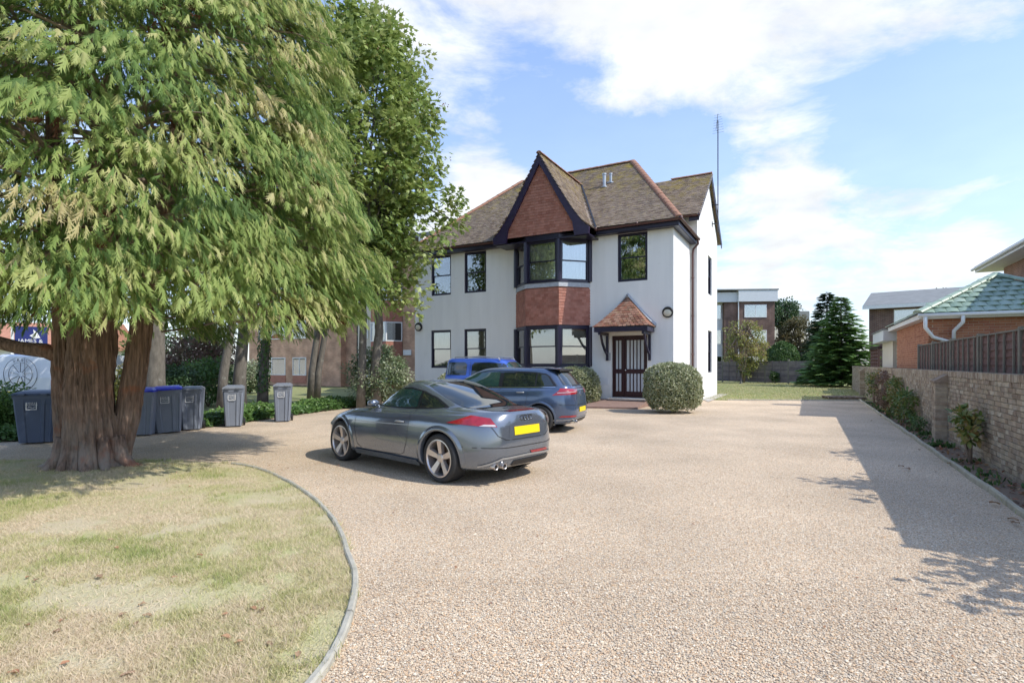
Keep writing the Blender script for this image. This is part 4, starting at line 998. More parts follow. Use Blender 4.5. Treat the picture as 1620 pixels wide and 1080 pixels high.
# garage ------------------------------------------------------------
ga = thing('brick_garage', 'small red brick garage with a hipped green tiled roof', 'garage', W(7.4, -.77, 0), HA)
GWd, GDp = 3.9, 6.4; GE = 2.98
mb = MB(); mb.box(.012, GWd, .012, GDp, 0, GE-.03); mb.build('mortar_core', MT['redmortar'], ga)
gb = {}
for nm, ln in (('s', .215), ('h', .1025)):
    gb[nm] = []
    for ax in range(2):
        l_ = []
        for i in range(7):
            m_ = MB(); (m_.box(0, .08, 0, ln, 0, .065, rnd=i/6) if ax == 0 else m_.box(0, ln, 0, .08, 0, .065, rnd=i/6)); l_.append(m_.mesh('brick', MT['redbrick']))
        gb[nm].append(l_)
glist = []
for r in range(12, 39):
    z = r*.0755+.006
    if z+.065 > GE-.02: break
    y = .0 if r % 2 else .105
    while y+.215 < GDp: glist.append((0, y, z)); y += .226
    x = .11 if r % 2 else .0
    while x+.215 < GWd: glist.append((1, x, z)); x += .226
def gk(b):
    if b[2] < 1.30: return 99
    return (b[1]*.85 if b[0] == 0 else b[1]*1.25+(.0 if b[2] > 2.0 else 60))
glist.sort(key=gk)
for (ax, t, z) in glist[:290]: link('brick', random.choice(gb['s'][ax]), ga, (0, t, z) if ax == 0 else (t, 0, z))
mb = MB()
for (ax, t, z) in glist[290:]:
    if ax == 0: mb.box(0, .05, t, t+.215, z, z+.065)
    else: mb.box(t, t+.215, 0, .05, z, z+.065)
kind(mb.build('brickwork', MT['redbrick'], ga), 'stuff')
mb = MB(); ov = .3; cx = GWd/2; ry0, ry1 = 2.0, GDp-2.0+.0; RZg = 4.26
r4 = [(-ov, -ov, GE+.04), (GWd+ov, -ov, GE+.04), (GWd+ov, GDp+ov, GE+.04), (-ov, GDp+ov, GE+.04), (cx, ry0-.05, RZg), (cx, ry1, RZg)]
mb.add(r4, [(0, 1, 4), (1, 2, 5, 4), (2, 3, 5), (3, 0, 4, 5), (3, 2, 1, 0)]); mb.build('roof_deck', MT['greyroof'], ga)
gm = []
for i in range(5):
    m_ = MB(); w, l = .262, .40; rows = []
    for v, lift in ((0, .035), (l, .004)):
        rows.append([(w*(k/6-.5), v, lift+.018*math.sin(PI*k/6)) for k in range(7)])
    m_.grid(rows, rnd=i/4); m_.grid([rows[0], [(p[0], p[1], p[2]-.022) for p in rows[0]]], rnd=i/4, flip=True)
    gm.append(m_.mesh('roof_tile', MT['greentile'], False))
def lay_green(O, U, top, polyw, w=.27, g=.33):
    O, U, V, n = slope_frame(O, U, top); pol = [to2(O, U, V, p) for p in polyw]; R = Matrix((U, V, n)).transposed().to_euler()
    vmx = max(p[1] for p in pol); umx = max(p[0] for p in pol)
    for r in range(int(vmx/g)+1):
        for c in range(int(umx/w)+2):
            u = (c+.5*(r % 2))*w; v = r*g
            if pip(u, v+.12, pol): link('roof_tile', random.choice(gm), ga, O+U*u+V*(v-.03)+n*(.012+random.uniform(0, .006)), R)
lay_green(r4[0], (1, 0, 0), r4[4], [r4[0], r4[1], r4[4]])
lay_green(r4[3], (0, -1, 0), r4[4], [r4[3], r4[0], r4[4], r4[5]])
def hip_tiles(a, b, nm='hip_tile'):
    a = Vector(a); b = Vector(b); n = int((b-a).length/.38); d = (b-a)/n; q = d.to_track_quat('Y', 'Z').to_euler()
    mb = MB(); rows = [[Vector(((.14-.012*i)*math.cos(t), d.length*1.05*i, (.14-.012*i)*math.sin(t)*.62)) for t in [PI*k/8 for k in range(9)]] for i in (0, 1)]
    mb.grid(rows); mb.add(rows[0], [tuple(range(9))]); me = mb.mesh(nm, MT['greentile'], True)
    for i in range(n): link(nm, me, ga, a+d*i+Vector((0, 0, .035)), q)
hip_tiles(r4[0], r4[4]); hip_tiles(r4[1], r4[4]); hip_tiles(r4[4], r4[5])
def box_part(name, parent, mat, *b): m_ = MB(); m_.box(*b); return m_.build(name, MT[mat], parent)
box_part('fascia_board', ga, 'white', -.25, -.225, -.25, GDp+.25, GE-.10, GE+.035)
box_part('fascia_board', ga, 'white', -.225, GWd+.25, -.25, -.225, GE-.10, GE+.035)
box_part('soffit', ga, 'white', -.224, 0, -.224, GDp+.2, GE-.10, GE-.085); box_part('soffit', ga, 'white', 0, GWd+.2, -.224, 0, GE-.10, GE-.085)
mb = MB(); mb.tube([(-.29, -.31, GE-.0), (GWd+.3, -.31, GE-.01)], .06, 10); mb.build('gutter', MT['white'], ga, smooth=True)
mb = MB(); mb.tube([(-.12, -.31, GE-.05), (-.12, -.30, GE-.35), (.08, -.16, GE-.62), (.50, -.09, GE-.78), (.56, -.08, GE-.80), (.56, -.08, .3)], .05, 10); mb.build('downpipe', MT['white'], ga, smooth=True)
mb = MB(); mb.tube([(.72, -.31, GE-.05), (.72, -.30, GE-.22), (.56, -.10, GE-.45), (.56, -.08, GE-.75)], .05, 10); mb.build('downpipe', MT['white'], ga, smooth=True)
m_ = MB(); m_.box(.68, 2.3, -.03, .0, 2.16, 2.25); m_.box(.68, .76, -.03, .0, 1.2, 2.16); m_.box(2.22, 2.3, -.03, 0, 1.2, 2.16); gw = m_.build('window', MT['white'], ga)
m_ = MB(); m_.box(.76, 2.22, -.012, .0, 1.2, 2.16); m_.build('pane', MT['carglass'], gw)

an = thing('flat_roof_outhouse', 'low pale outhouse with a deep white fascia beyond the brick garage', 'outhouse', W(7.35, 6.2, 0), HA)
box_part('wall', an, 'cream', 0, 3, 0, 3.4, 0, 2.55); 
m_ = MB(); m_.hexa([(-.35, -.3, 2.52), (3.1, -.3, 2.52), (3.1, 3.6, 2.52), (-.35, 3.6, 2.52), (-.35, -.3, 2.95), (3.1, -.3, 3.3), (3.1, 3.6, 3.3), (-.35, 3.6, 2.95)]); m_.build('fascia', MT['fascia'], an)
m_ = MB(); m_.hexa([(-.4, -.35, 2.953), (3.15, -.35, 3.303), (3.15, 3.65, 3.303), (-.4, 3.65, 2.953), (-.4, -.35, 2.99), (3.15, -.35, 3.36), (3.15, 3.65, 3.36), (-.4, 3.65, 2.99)]); m_.build('roof', MT['greyroof'], an)

# red trellis gate & shed by the far end of the wall
tg = thing('trellis_screen', 'dark red trellis screen with small posts above the far end of the brick wall', 'trellis', W(7.5, 12.6, 0), HA)
for k in range(5): box_part('post', tg, 'fence', -.04+.0, .05, k*.9, k*.9+.09, 0, 2.35)
for k in range(10): box_part('slat', tg, 'fence', -.02, .0, .0, 3.7, .55+.18*k, .63+.18*k)
box_part('top_rail', tg, 'door', -.05, .6, -.05, 3.8, 2.35, 2.5)

# right brick house -------------------------------------------------
rh = thing('neighbour_house', 'brick house with wide white eaves at the right edge of the picture', 'house', W(11.0, 0, 0), HA)
box_part('wall', rh, 'sidebrick', .75, 8, -3, 10.3, 0, 5.85)
m_ = MB(); m_.box(0, .02, -3.5, 11.3, 5.72, 5.90); m_.box(.02, 8.5, 11.28, 11.3, 5.72, 5.9); m_.build('fascia_board', MT['white'], rh)
m_ = MB(); m_.box(.02, .76, -3.5, 11.28, 5.72, 5.75); m_.box(.76, 8.5, 10.3, 11.28, 5.72, 5.75); m_.build('soffit', MT['white'], rh)
m_ = MB(); m_.hexa([(-.06, -3.5, 5.90), (-.06, 11.36, 5.90), (.0, 11.36, 5.95), (.0, -3.5, 5.95), (-.06, -3.5, 5.905), (-.06, 11.36, 5.905), (0, 11.36, 6.0), (0, -3.5, 6.0)])
m_.add([(-.08, -3.5, 5.92), (-.08, 11.38, 5.92), (4.2, 7, 8.6), (4.2, -3.5, 8.6), (8.5, 11.38, 5.92), (8.5, -3.5, 5.92)], [(0, 3, 2, 1), (1, 2, 4), (2, 3, 5, 4)]); m_.build('roof', MT['greyroof'], rh)
m_ = MB(); m_.tube([(-.08, -3.5, 5.86), (-.08, 11.4, 5.86)], .06, 10); m_.build('gutter', MT['white'], rh, smooth=True)
m_ = MB(); m_.box(1.9, 2.6, 4.0, 4.7, 6.5, 10.2); m_.build('chimney', MT['sidebrick'], rh)

# ================================================================== CARS
def pch(x, xs, ys): return float(np.interp(x, xs, ys))
def car_body(rings, xs, N=56, sub=6):
    K = len(rings); par = np.array([[r[0], r[1], r[2], r[3], r[4]] for r in rings], float); Z = np.array([r[5] if isinstance(r[5], list) else [r[5]]*len(xs) for r in rings], float)
    A = np.hstack([par, Z]); out = []
    # monotone cubic (pchip) across rings
    def pchip(A):
        d = np.diff(A, axis=0); m = np.zeros_like(A); m[0] = d[0]; m[-1] = d[-1]
        for i in range(1, K-1):
            ok = d[i-1]*d[i] > 0; m[i] = np.where(ok, 2*d[i-1]*d[i]/(d[i-1]+d[i]+1e-12*(1-ok)), 0)
        for i in range(K-1):
            for s in range(sub):
                t = s/sub; yield (2*t**3-3*t*t+1)*A[i]+(t**3-2*t*t+t)*m[i]+(-2*t**3+3*t*t)*A[i+1]+(t**3-t*t)*m[i+1]
        yield A[-1]
    for a in pchip(A):
        F, R, Wd, nf, nr = a[:5]; zz = a[5:]; xc, ax = (F+R)/2, (F-R)/2; row = []
        for k in range(2*N):
            t = PI*k/N; c, s = math.cos(t), math.sin(t); n = nf if c > 0 else nr
            x = xc+ax*math.copysign(abs(c)**(2/n), c); y = Wd*math.copysign(abs(s)**(2/n), s); row.append((x, y, float(np.interp(x, xs, zz))))
        out.append(row)
    mb = MB(); mb.grid([r+[r[0]] for r in out])
    # weld the seam: rebuild with wrapped indices
    mb = MB(); vs = [p for r in out for p in r]; n = 2*N; fs = []
    for i in range(len(out)-1):
        for j in range(n): fs.append((i*n+j, i*n+(j+1) % n, (i+1)*n+(j+1) % n, (i+1)*n+j))
    fs.append(tuple(reversed(range(n)))); fs.append(tuple((len(out)-1)*n+j for j in range(n)))
    mb.add(vs, fs, .5); return mb

class Car:
    def __init__(s, name, label, cat, loc, ang, rings, xs, paint, axles, wr, wy, group=None, arch=None):
        s.t = thing(name, label, cat, loc, ang, group); s.paint = paint
        mb = car_body(rings, xs); me = mb.mesh('body', [paint, MT['black']], True)
        s.bvh = BVHTree.FromPolygons([Vector(v) for v in mb.v], mb.f)
        import bmesh
        bm = bmesh.new(); bm.from_mesh(me); bmesh.ops.recalc_face_normals(bm, faces=bm.faces); bm.to_mesh(me); bm.free()
        o = link('body', me, s.t); ar = arch or wr+.035
        cb = MB()
        for x in axles:
            for sg in (1, -1): cb.lathe([(0, 0), (ar, 0), (ar, .5), (0, .5)], 40, 'y', (x, (.52 if sg > 0 else -1.02), wr+.01), mi=1)
        cm_ = cb.mesh('cut', [paint, MT['black']]); import bmesh
        bm = bmesh.new(); bm.from_mesh(cm_); bmesh.ops.remove_doubles(bm, verts=bm.verts, dist=1e-5); bmesh.ops.recalc_face_normals(bm, faces=bm.faces); bm.to_mesh(cm_); bm.free()
        co = bpy.data.objects.new('cut', cm_); COL.objects.link(co); co.parent = s.t
        md = o.modifiers.new('b', 'BOOLEAN'); md.operation = 'DIFFERENCE'; md.object = co; md.solver = 'EXACT'
        bpy.context.view_layer.update(); ev = o.evaluated_get(bpy.context.evaluated_depsgraph_get()); nm = bpy.data.meshes.new_from_object(ev)
        o.modifiers.clear(); o.data = nm; bpy.data.objects.remove(co); nm.name = 'body'
        s.body = o; s.axles = axles; s.wr = wr; s.wy = wy; s.ar = ar
        # smooth only the skin, keep arch edges crisp
        try: nm.set_sharp_from_angle(angle=math.radians(38))
        except Exception: pass
    def hit(s, p, d, off):
        d = Vector(d).normalized(); h = s.bvh.ray_cast(Vector(p)-d*6, d)
        if h[0] is None: return None
        n = h[1] if h[1].dot(d) < 0 else -h[1]; return h[0]+n*off
    def patch(s, name, pts, d, mat, off=.004, parent=None, thick=0):
        """pts: rows of points projected along d onto the body"""
        rows = []
        for r in pts:
            q = []
            for p in r:
                h = s.hit(p, d, off); q.append(h if h is not None else (q[-1] if q else Vector(p)))
            rows.append(q)
        mb = MB(); mb.grid(rows, .5); o = mb.build(name, mat if not isinstance(mat, str) else MT[mat], parent or s.t, smooth=True); return o
    def quad(s, name, c4, d, mat, n=10, m=6, off=.004, parent=None):
        a, b, c, e = [Vector(p) for p in c4]
        return s.patch(name, [[(a.lerp(b, j/n)).lerp(e.lerp(c, j/n), i/m) for j in range(n+1)] for i in range(m+1)], d, mat, off, parent)
    def strip(s, name, line, d, w, mat, off=.003, dense=6, parent=None):
        P = [Vector(p) for p in line]; pts = []
        for a, b in zip(P[:-1], P[1:]):
            for k in range(dense): pts.append(a.lerp(b, k/dense))
        pts.append(P[-1]); dd = Vector(d).normalized(); rows = [[], []]
        for i, p in enumerate(pts):
            t = (pts[min(i+1, len(pts)-1)]-pts[max(i-1, 0)]).normalized(); sd = t.cross(dd).normalized()*w/2
            rows[0].append(p-sd); rows[1].append(p+sd)
        return s.patch(name, rows, d, mat, off, parent)
    def flares(s, out=.022, wid=.07):
        for x in s.axles:
            for sg in (1, -1):
                rows = []
                for rr, o in ((s.ar-.004, out*.4), (s.ar+.004, out), (s.ar+wid*.5, out*.75), (s.ar+wid, .002)):
                    row = []
                    for k in range(29):
                        t = math.radians(-22+224*k/28); p = Vector((x+rr*math.cos(t), 0, s.wr+.01+rr*math.sin(t))); p.z = max(p.z, .2)
                        h = s.hit((p.x, 0, p.z), (0, -sg, 0), 0)
                        if h is None: h = Vector((p.x, sg*.85, p.z))
                        h = h+Vector((0, sg*o, 0)); row.append(h)
                    rows.append(row)
                rows.insert(0, [Vector((p.x, p.y-sg*.06, p.z)) for p in rows[0]])
                mb = MB(); mb.grid(rows, .5, flip=(sg < 0)); mb.build('arch_flare', s.paint, s.t, smooth=True)
    def wheels(s, width=.25, rim_r=.24, spokes=5, spw=.085):
        r = s.wr
        tp = [(rim_r-.005, -.02), (rim_r+.0, .0), (rim_r+.03, .008), (r-.03, .010), (r-.008, -.008), (r, -.03), (r, -width+.03), (r-.01, -width), (rim_r, -width)]
        tm = MB(); tm.lathe(tp, 48, rnd=.5); tme = tm.mesh('wheel', MT['tyre'], True)
        rm = MB(); rm.lathe([(rim_r, -.02), (rim_r+.004, .004), (rim_r-.012, .006), (rim_r-.022, -.01), (rim_r-.03, -.10), (rim_r-.035, -.2)], 48)
        for k in range(spokes):
            a = 2*PI*k/spokes+.3; c, s_ = math.cos(a), math.sin(a)
            def q(rad, lat, dep): return (rad*c-lat*s_, dep, rad*s_+lat*c)
            w0, w1 = spw*.40, spw*.62
            rm.hexa([q(.03, -w0, -.075), q(rim_r-.012, -w1, -.055), q(rim_r-.012, w1, -.055), q(.03, w0, -.075), q(.03, -w0*.75, -.035), q(rim_r-.012, -w1*.8, -.004), q(rim_r-.012, w1*.8, -.004), q(.03, w0*.75, -.035)])
        rm.lathe([(0, -.02), (.045, -.022), (.062, -.03), (.07, -.06), (.07, -.10)], 24)
        rme = rm.mesh('rim', MT['alloy'], False)
        dm = MB(); dm.lathe([(0, -.11), (rim_r*.68, -.11), (rim_r*.68, -.13)], 32); dme = dm.mesh('brake_disc', MT['disc'])
        bm_ = MB(); bm_.lathe([(0, -.19), (rim_r-.03, -.19)], 24); bme = bm_.mesh('wheel_back', MT['black'])
        for x in s.axles:
            for sg in (1, -1):
                w = link('wheel', tme, s.t, (x, sg*s.wy, r), (0, 0, 0 if sg > 0 else PI))
                for m_, nme in ((rme, 'rim'), (dme, 'brake_disc'), (bme, 'wheel_back')): link(nme, m_, w)

# --- grey coupe
xs = [-2.1, -1.7, -1.2, -.6, 0, .6, .9, 1.2, 1.7, 2.15]
TT = [(1.93, -1.86, .80, 3.6, 4.4, .19), (2.06, -1.98, .872, 3.6, 4.4, .235), (2.12, -2.05, .905, 3.6, 4.4, .42), (2.12, -2.06, .912, 3.6, 4.2, .56),
      (2.07, -2.045, .900, 3.5, 4.0, [.76, .78, .79, .76, .74, .73, .73, .71, .64, .58]),
      (1.99, -2.02, .850, 3.4, 3.6, [.885, .90, .91, .885, .865, .855, .84, .80, .715, .65]),
      (1.88, -1.985, .775, 3.3, 3.4, [.955, .95, .945, .915, .895, .885, .875, .84, .752, .69]),
      (1.05, -1.74, .735, 3.0, 3.2, [.985, .985, .975, .945, .92, .915, .905, .87, .79, .70]),
      (.80, -1.60, .705, 2.7, 2.8, [1.0, 1.005, .995, .975, .96, .955, .95, .95, .95, .95]),
      (.56, -1.36, .662, 2.6, 2.7, 1.09), (.28, -1.02, .605, 2.6, 2.7, 1.205), (.08, -.74, .545, 2.6, 2.7, 1.285), (-.07, -.52, .46, 2.6, 2.7, 1.332), (-.2, -.38, .28, 2.5, 2.5, 1.35), (-.27, -.31, .06, 2.2, 2.2, 1.354)]
ANG = math.atan2(.667, -.745)
tt = Car('coupe_car', 'dark grey two door coupe with five spoke alloy wheels parked nearest on the gravel', 'car', (-1.324, 8.675, 0), ANG, TT, xs, MT['greypaint'], (1.234, -1.234), .33, .872, group='cars parked on the gravel', arch=.362)
tt.flares(.02, .07); tt.wheels(.25, .252, 5, .088)
def side_window(car, sg, X, zl, zu, name='side_window', mat='carglass', n=26, off=.004):
    rows = [[], [], [], [], [], []]
    for i in range(n+1):
        x = X[0]+(X[-1]-X[0])*i/n; a, b = float(np.interp(x, X, zl)), float(np.interp(x, X, zu))
        for k in range(6): rows[k].append((x, 0, a+(b-a)*k/5))
    return car.patch(name, rows, (0, -sg, 0), mat, off)
for sg in (1, -1):
    side_window(tt, sg, [-1.17, -.9, -.6, -.3, 0, .3, .55, .70], [.992, .965, .95, .944, .94, .938, .937, .94], [.998, 1.12, 1.205, 1.245, 1.232, 1.14, 1.02, .945], 'window_surround', 'black', 30, .003)
    side_window(tt, sg, [-1.10, -.9, -.62], [.992, .975, .965], [1.005, 1.095, 1.182], 'quarter_window', 'carglass', 12, .006)
    side_window(tt, sg, [-.57, -.3, 0, .3, .52, .63], [.962, .956, .952, .95, .95, .955], [1.19, 1.222, 1.21, 1.12, 1.01, .958], 'door_window', 'carglassg', 24, .006)
    d = (0, -sg, 0)
    tt.strip('door_seam', [(-.60, 0, .95), (-.62, 0, .80), (-.58, 0, .5), (-.50, 0, .33), (-.40, 0, .30), (.55, 0, .27), (.70, 0, .35), (.76, 0, .6), (.74, 0, .9)], d, .008, 'black', .002)
    tt.strip('body_crease', [(-.75, 0, .74), (0, 0, .72), (.8, 0, .71)], d, .012, 'trim', .001)
    tt.strip('side_skirt', [(-.80, 0, .235), (0, 0, .245), (.80, 0, .24)], d, .07, tt.paint, .03)
    h = tt.hit((-.42, 0, .77), d, .014)
    mb = MB(); mb.tube([h+Vector((-.10, 0, 0)), h+Vector((-.03, sg*.014, .004)), h+Vector((.05, sg*.014, .004)), h+Vector((.10, 0, 0))], [.008, .014, .014, .008], 8); mb.build('door_handle', MT['trim'], tt.t, smooth=True)
    m0 = tt.hit((.52, 0, .93), d, .0)
    mb = MB(); c = m0+Vector((-.02, sg*.11, .05)); rows = []
    for t, r_ in ((-.10, .35), (-.08, .8), (-.02, 1), (.04, .95), (.09, .5)):
        rows.append([c+Vector((t*.7, sg*.095*r_*math.cos(q), .06*r_*math.sin(q))) for q in [2*PI*k/14 for k in range(15)]])
    mb.grid(rows); mb.add(rows[0][:14], [tuple(range(14))]); mb.add(rows[-1][:14], [tuple(range(14))]); mb.bar(m0+Vector((-.03, -sg*.02, -.02)), c+Vector((0, -sg*.05, -.03)), .06, .03); mb.build('wing_mirror', tt.paint, tt.t, smooth=True)
    # tail lamp wraps the corner
    dr = Vector((1, -sg*.75, 0)).normalized()
    lat = Vector((.6, sg*.8, 0))
    B = lambda a, z: Vector((-1.86, sg*.70, 0))+lat*a+Vector((0, 0, z))
    tt.quad('tail_lamp', [B(.42, .815), B(-.22, .775), B(-.14, .885), B(.10, .92)], dr, 'tail', 12, 6, .006)
    tt.quad('lamp_strip', [B(.02, .788), B(-.20, .782), B(-.19, .805), B(-.05, .81)], dr, 'tailclear', 8, 2, .008)
# rear window and rear details
rw = []
for i in range(15):
    t = i/14; x = -.60-1.02*t; hw = .50+.05*math.sin(PI*t)-.02*t
    if t > .86: hw *= 1-.9*(t-.86)**1.0
    rw.append([(x, hw*(2*k/14-1), 0) for k in range(15)])
tt.patch('rear_window', rw, (0, 0, -1), 'carglass', .004)
tt.patch('windscreen', [[(.14+.60*i/8, .52*(2*k/12-1), 0) for k in range(13)] for i in range(9)], (0, 0, -1), 'carglass', .004)
tt.strip('roof_seam', [(-.57, -.50, 0), (-.55, 0, 0), (-.57, .50, 0)], (0, 0, -1), .012, 'trim', .003)
R_ = (1, 0, 0)
tt.strip('boot_seam', [(0, .66, .90), (0, .60, .80), (0, .52, .66), (0, .40, .60), (0, -.40, .60), (0, -.52, .66), (0, -.60, .80), (0, -.66, .90)], R_, .010, 'black', .002)
tt.strip('bumper_seam', [(0, .82, .52), (0, .4, .50), (0, -.4, .50), (0, -.82, .52)], R_, .010, 'black', .003)
tt.quad('plate_recess', [(0, .36, .635), (0, -.36, .635), (0, -.33, .785), (0, .33, .785)], R_, MT['greypaint'], 8, 3, .004)
pl = tt.quad('number_plate', [(0, .26, .655), (0, -.26, .655), (0, -.26, .765), (0, .26, .765)], R_, 'yellow', 8, 2, .012)
tt.quad('diffuser', [(0, .28, .25), (0, -.60, .25), (0, -.56, .32), (0, .24, .32)], R_, 'black', 14, 3, .012)
tt.strip('diffuser_trim', [(0, .70, .27), (0, .46, .365), (0, 0, .375), (0, -.62, .36), (0, -.72, .30)], R_, .025, 'trim', .014)
tt.quad('fog_reflector', [(0, -.10, .385), (0, -.46, .385), (0, -.44, .42), (0, -.06, .42)], R_, 'tail', 8, 2, .010)
tt.strip('brake_light', [(0, .26, .962), (0, -.26, .962)], R_, .008, 'tail', .006)
for y in (.55, .43):
    h = tt.hit((0, y, .30), R_, 0)
    mb = MB(); c = h+Vector((-.03, 0, -.035)); mb.lathe([(.026, .10), (.037, .10), (.039, .0), (.036, -.012), (.030, -.008), (.028, .05), (0, .05)], 20, 'x', (0, 0, 0)); o = mb.build('exhaust_pipe', MT['alloy'], tt.t, smooth=False, loc=(c.x, c.y, c.z))
    mb = MB(); mb.lathe([(0, .0), (.036, 0)], 16, 'x'); mb.build('pipe_mouth', MT['black'], o, loc=(.0, 0, 0))
mb = MB()
for k in range(4):
    y = .087-.058*k; h = tt.hit((0, y, .87), R_, .006)
    if h: 
        for q in range(20):
            a, b = 2*PI*q/20, 2*PI*(q+1)/20; mb.bar(h+Vector((0, .037*math.cos(a), .037*math.sin(a))), h+Vector((0, .037*math.cos(b), .037*math.sin(b))), .010, .008, up=(1, 0, 0))
mb.build('badge', MT['chrome'], tt.t)
mb = MB()
for y0_, y1_ in ((-.40, -.44),): pass
tt.quad('floor_pan', [(0, 0, 0)]*4, (0, 0, -1), 'black') if False else None

# --- blue-grey hatchback
xs2 = [-2.12, -1.8, -1.3, -.6, 0, .6, 1.0, 1.4, 1.8, 2.16]
GF = [(2.0, -1.95, .78, 4, 5, .2), (2.1, -2.05, .855, 4, 5, .27), (2.14, -2.10, .885, 4, 5, .5), (2.12, -2.085, .895, 4, 5, .68),
      (2.06, -2.06, .885, 3.8, 5, [.86, .86, .85, .84, .83, .82, .81, .80, .76, .72]), (1.98, -2.04, .855, 3.6, 5, [.99, .985, .975, .955, .94, .93, .92, .88, .83, .78]),
      (1.85, -2.00, .80, 3.5, 5, [1.03, 1.025, 1.01, .985, .97, .96, .95, .92, .87, .82]), (1.30, -1.965, .765, 3.3, 5, [1.08, 1.07, 1.05, 1.03, 1.01, 1.0, .985, .96, .93, .9]),
      (.98, -1.86, .70, 3.3, 5, 1.19), (.74, -1.76, .645, 3.3, 5, 1.31), (.52, -1.66, .60, 3.3, 5, 1.41), (.32, -1.57, .54, 3.2, 5, 1.472), (.0, -1.45, .42, 3, 4.5, 1.505), (-.4, -1.2, .2, 2.5, 3, 1.515), (-.7, -.9, .04, 2, 2, 1.517)]
GA = math.atan2(.392, -.92)
gf_ = Car('hatchback_car', 'blue grey five door hatchback parked beyond the coupe, tail towards the doorstep', 'car', (-.25, 13.67, 0), GA, GF, xs2, MT['bluegrey'], (1.31, -1.31), .325, .86, group='cars parked on the gravel', arch=.355)
gf_.flares(.012, .05); gf_.wheels(.22, .235, 5, .08)
for sg in (1, -1):
    d = (0, -sg, 0)
    side_window(gf_, sg, [-1.68, -1.45, -1.0, -.5, 0, .4, .8, 1.16], [1.075, 1.06, 1.05, 1.04, 1.03, 1.02, 1.01, 1.005], [1.09, 1.36, 1.41, 1.425, 1.42, 1.385, 1.22, 1.015], 'window_surround', 'black', 30, .003)
    side_window(gf_, sg, [-1.60, -1.43, -1.20], [1.09, 1.08, 1.078], [1.10, 1.33, 1.36], 'quarter_window', 'carglass', 8, .006)
    side_window(gf_, sg, [-1.16, -.8, -.34], [1.076, 1.068, 1.06], [1.365, 1.38, 1.385], 'rear_door_window', 'carglass', 12, .006)
    side_window(gf_, sg, [-.24, 0, .4, .8, 1.06], [1.055, 1.05, 1.04, 1.03, 1.025], [1.395, 1.392, 1.355, 1.19, 1.04], 'door_window', 'carglassg', 16, .006)
    gf_.strip('window_trim', [(-1.66, 0, 1.06), (-.5, 0, 1.036), (.95, 0, .998)], d, .014, 'chrome', .008)
    gf_.strip('door_seam', [(-.30, 0, 1.03), (-.30, 0, .5), (-.28, 0, .28)], d, .008, 'black', .002)
    gf_.strip('door_seam', [(-1.05, 0, 1.03), (-1.0, 0, .72), (-.92, 0, .5), (-.86, 0, .28), (.7, 0, .28), (.8, 0, .5), (.84, 0, .95)], d, .008, 'black', .002)
    for x in (-.85, .08):
        h = gf_.hit((x, 0, .93), d, .012); mb = MB(); mb.tube([h+Vector((-.10, 0, 0)), h+Vector((-.03, sg*.014, 0)), h+Vector((.05, sg*.014, 0)), h+Vector((.10, 0, 0))], [.008, .013, .013, .008], 8); mb.build('door_handle', MT['trim'], gf_.t, smooth=True)
    dr = Vector((1, -sg*.75, 0)).normalized(); lat = Vector((.6, sg*.8, 0)); B = lambda a, z: Vector((-1.95, sg*.70, 0))+lat*a+Vector((0, 0, z))
    gf_.quad('tail_lamp', [B(.30, .87), B(-.38, .90), B(-.40, 1.0), B(.10, 1.03)], dr, 'tail', 12, 4, .006)
    gf_.strip('lamp_strip', [B(.2, .93), B(-.36, .95)], dr, .012, 'tailclear', .009)
    gf_.quad('fog_reflector', [(0, sg*.78, .37), (0, sg*.42, .37), (0, sg*.44, .41), (0, sg*.76, .41)], R_, 'tail', 6, 2, .006)
    m0 = gf_.hit((.72, 0, 1.04), d, 0); mb = MB(); c = m0+Vector((0, sg*.12, .04)); rows = []
    for t, r_ in ((-.10, .35), (-.08, .85), (-.02, 1), (.04, .95), (.09, .5)): rows.append([c+Vector((t*.7, sg*.10*r_*math.cos(q), .07*r_*math.sin(q))) for q in [2*PI*k/14 for k in range(15)]])
    mb.grid(rows); mb.add(rows[0][:14], [tuple(range(14))]); mb.bar(m0, c, .06, .03); mb.build('wing_mirror', gf_.paint, gf_.t, smooth=True)
gf_.quad('rear_window', [(0, .60, 1.10), (0, -.60, 1.10), (0, -.50, 1.39), (0, .50, 1.39)], R_, 'carglass', 12, 6, .005)
gf_.quad('window_surround', [(0, .68, 1.07), (0, -.68, 1.07), (0, -.56, 1.41), (0, .56, 1.41)], R_, 'black', 12, 6, .002)
gf_.patch('windscreen', [[(.50+.72*i/8, .56*(2*k/12-1), 0) for k in range(13)] for i in range(9)], (0, 0, -1), 'carglass', .004)
mb = MB(); rows = [[(-1.72, .54*(2*k/10-1), 1.452) for k in range(11)], [(-1.50, .56*(2*k/10-1), 1.476) for k in range(11)], [(-1.30, .5*(2*k/10-1), 1.478) for k in range(11)]]; mb.grid(rows, flip=True); mb.grid([[(p[0]+.01, p[1], p[2]-.04) for p in r] for r in rows[:2]]); mb.grid([rows[0], [(p[0]+.01, p[1], p[2]-.04) for p in rows[0]]]); mb.build('spoiler', MT['black'], gf_.t, smooth=False)
gf_.quad('number_plate', [(0, .26, .475), (0, -.26, .475), (0, -.26, .585), (0, .26, .585)], R_, 'yellow', 8, 2, .012)
gf_.strip('bumper_seam', [(0, .84, .66), (0, .5, .64), (0, -.5, .64), (0, -.84, .66)], R_, .010, 'black', .003)
gf_.quad('diffuser', [(0, .70, .23), (0, -.70, .23), (0, -.66, .31), (0, .66, .31)], R_, 'black', 12, 2, .006)
gf_.strip('lower_trim', [(0, .80, .30), (0, .4, .335), (0, -.4, .335), (0, -.80, .30)], R_, .02, 'trim', .010)
h = gf_.hit((0, 0, .90), R_, .008); mb = MB()
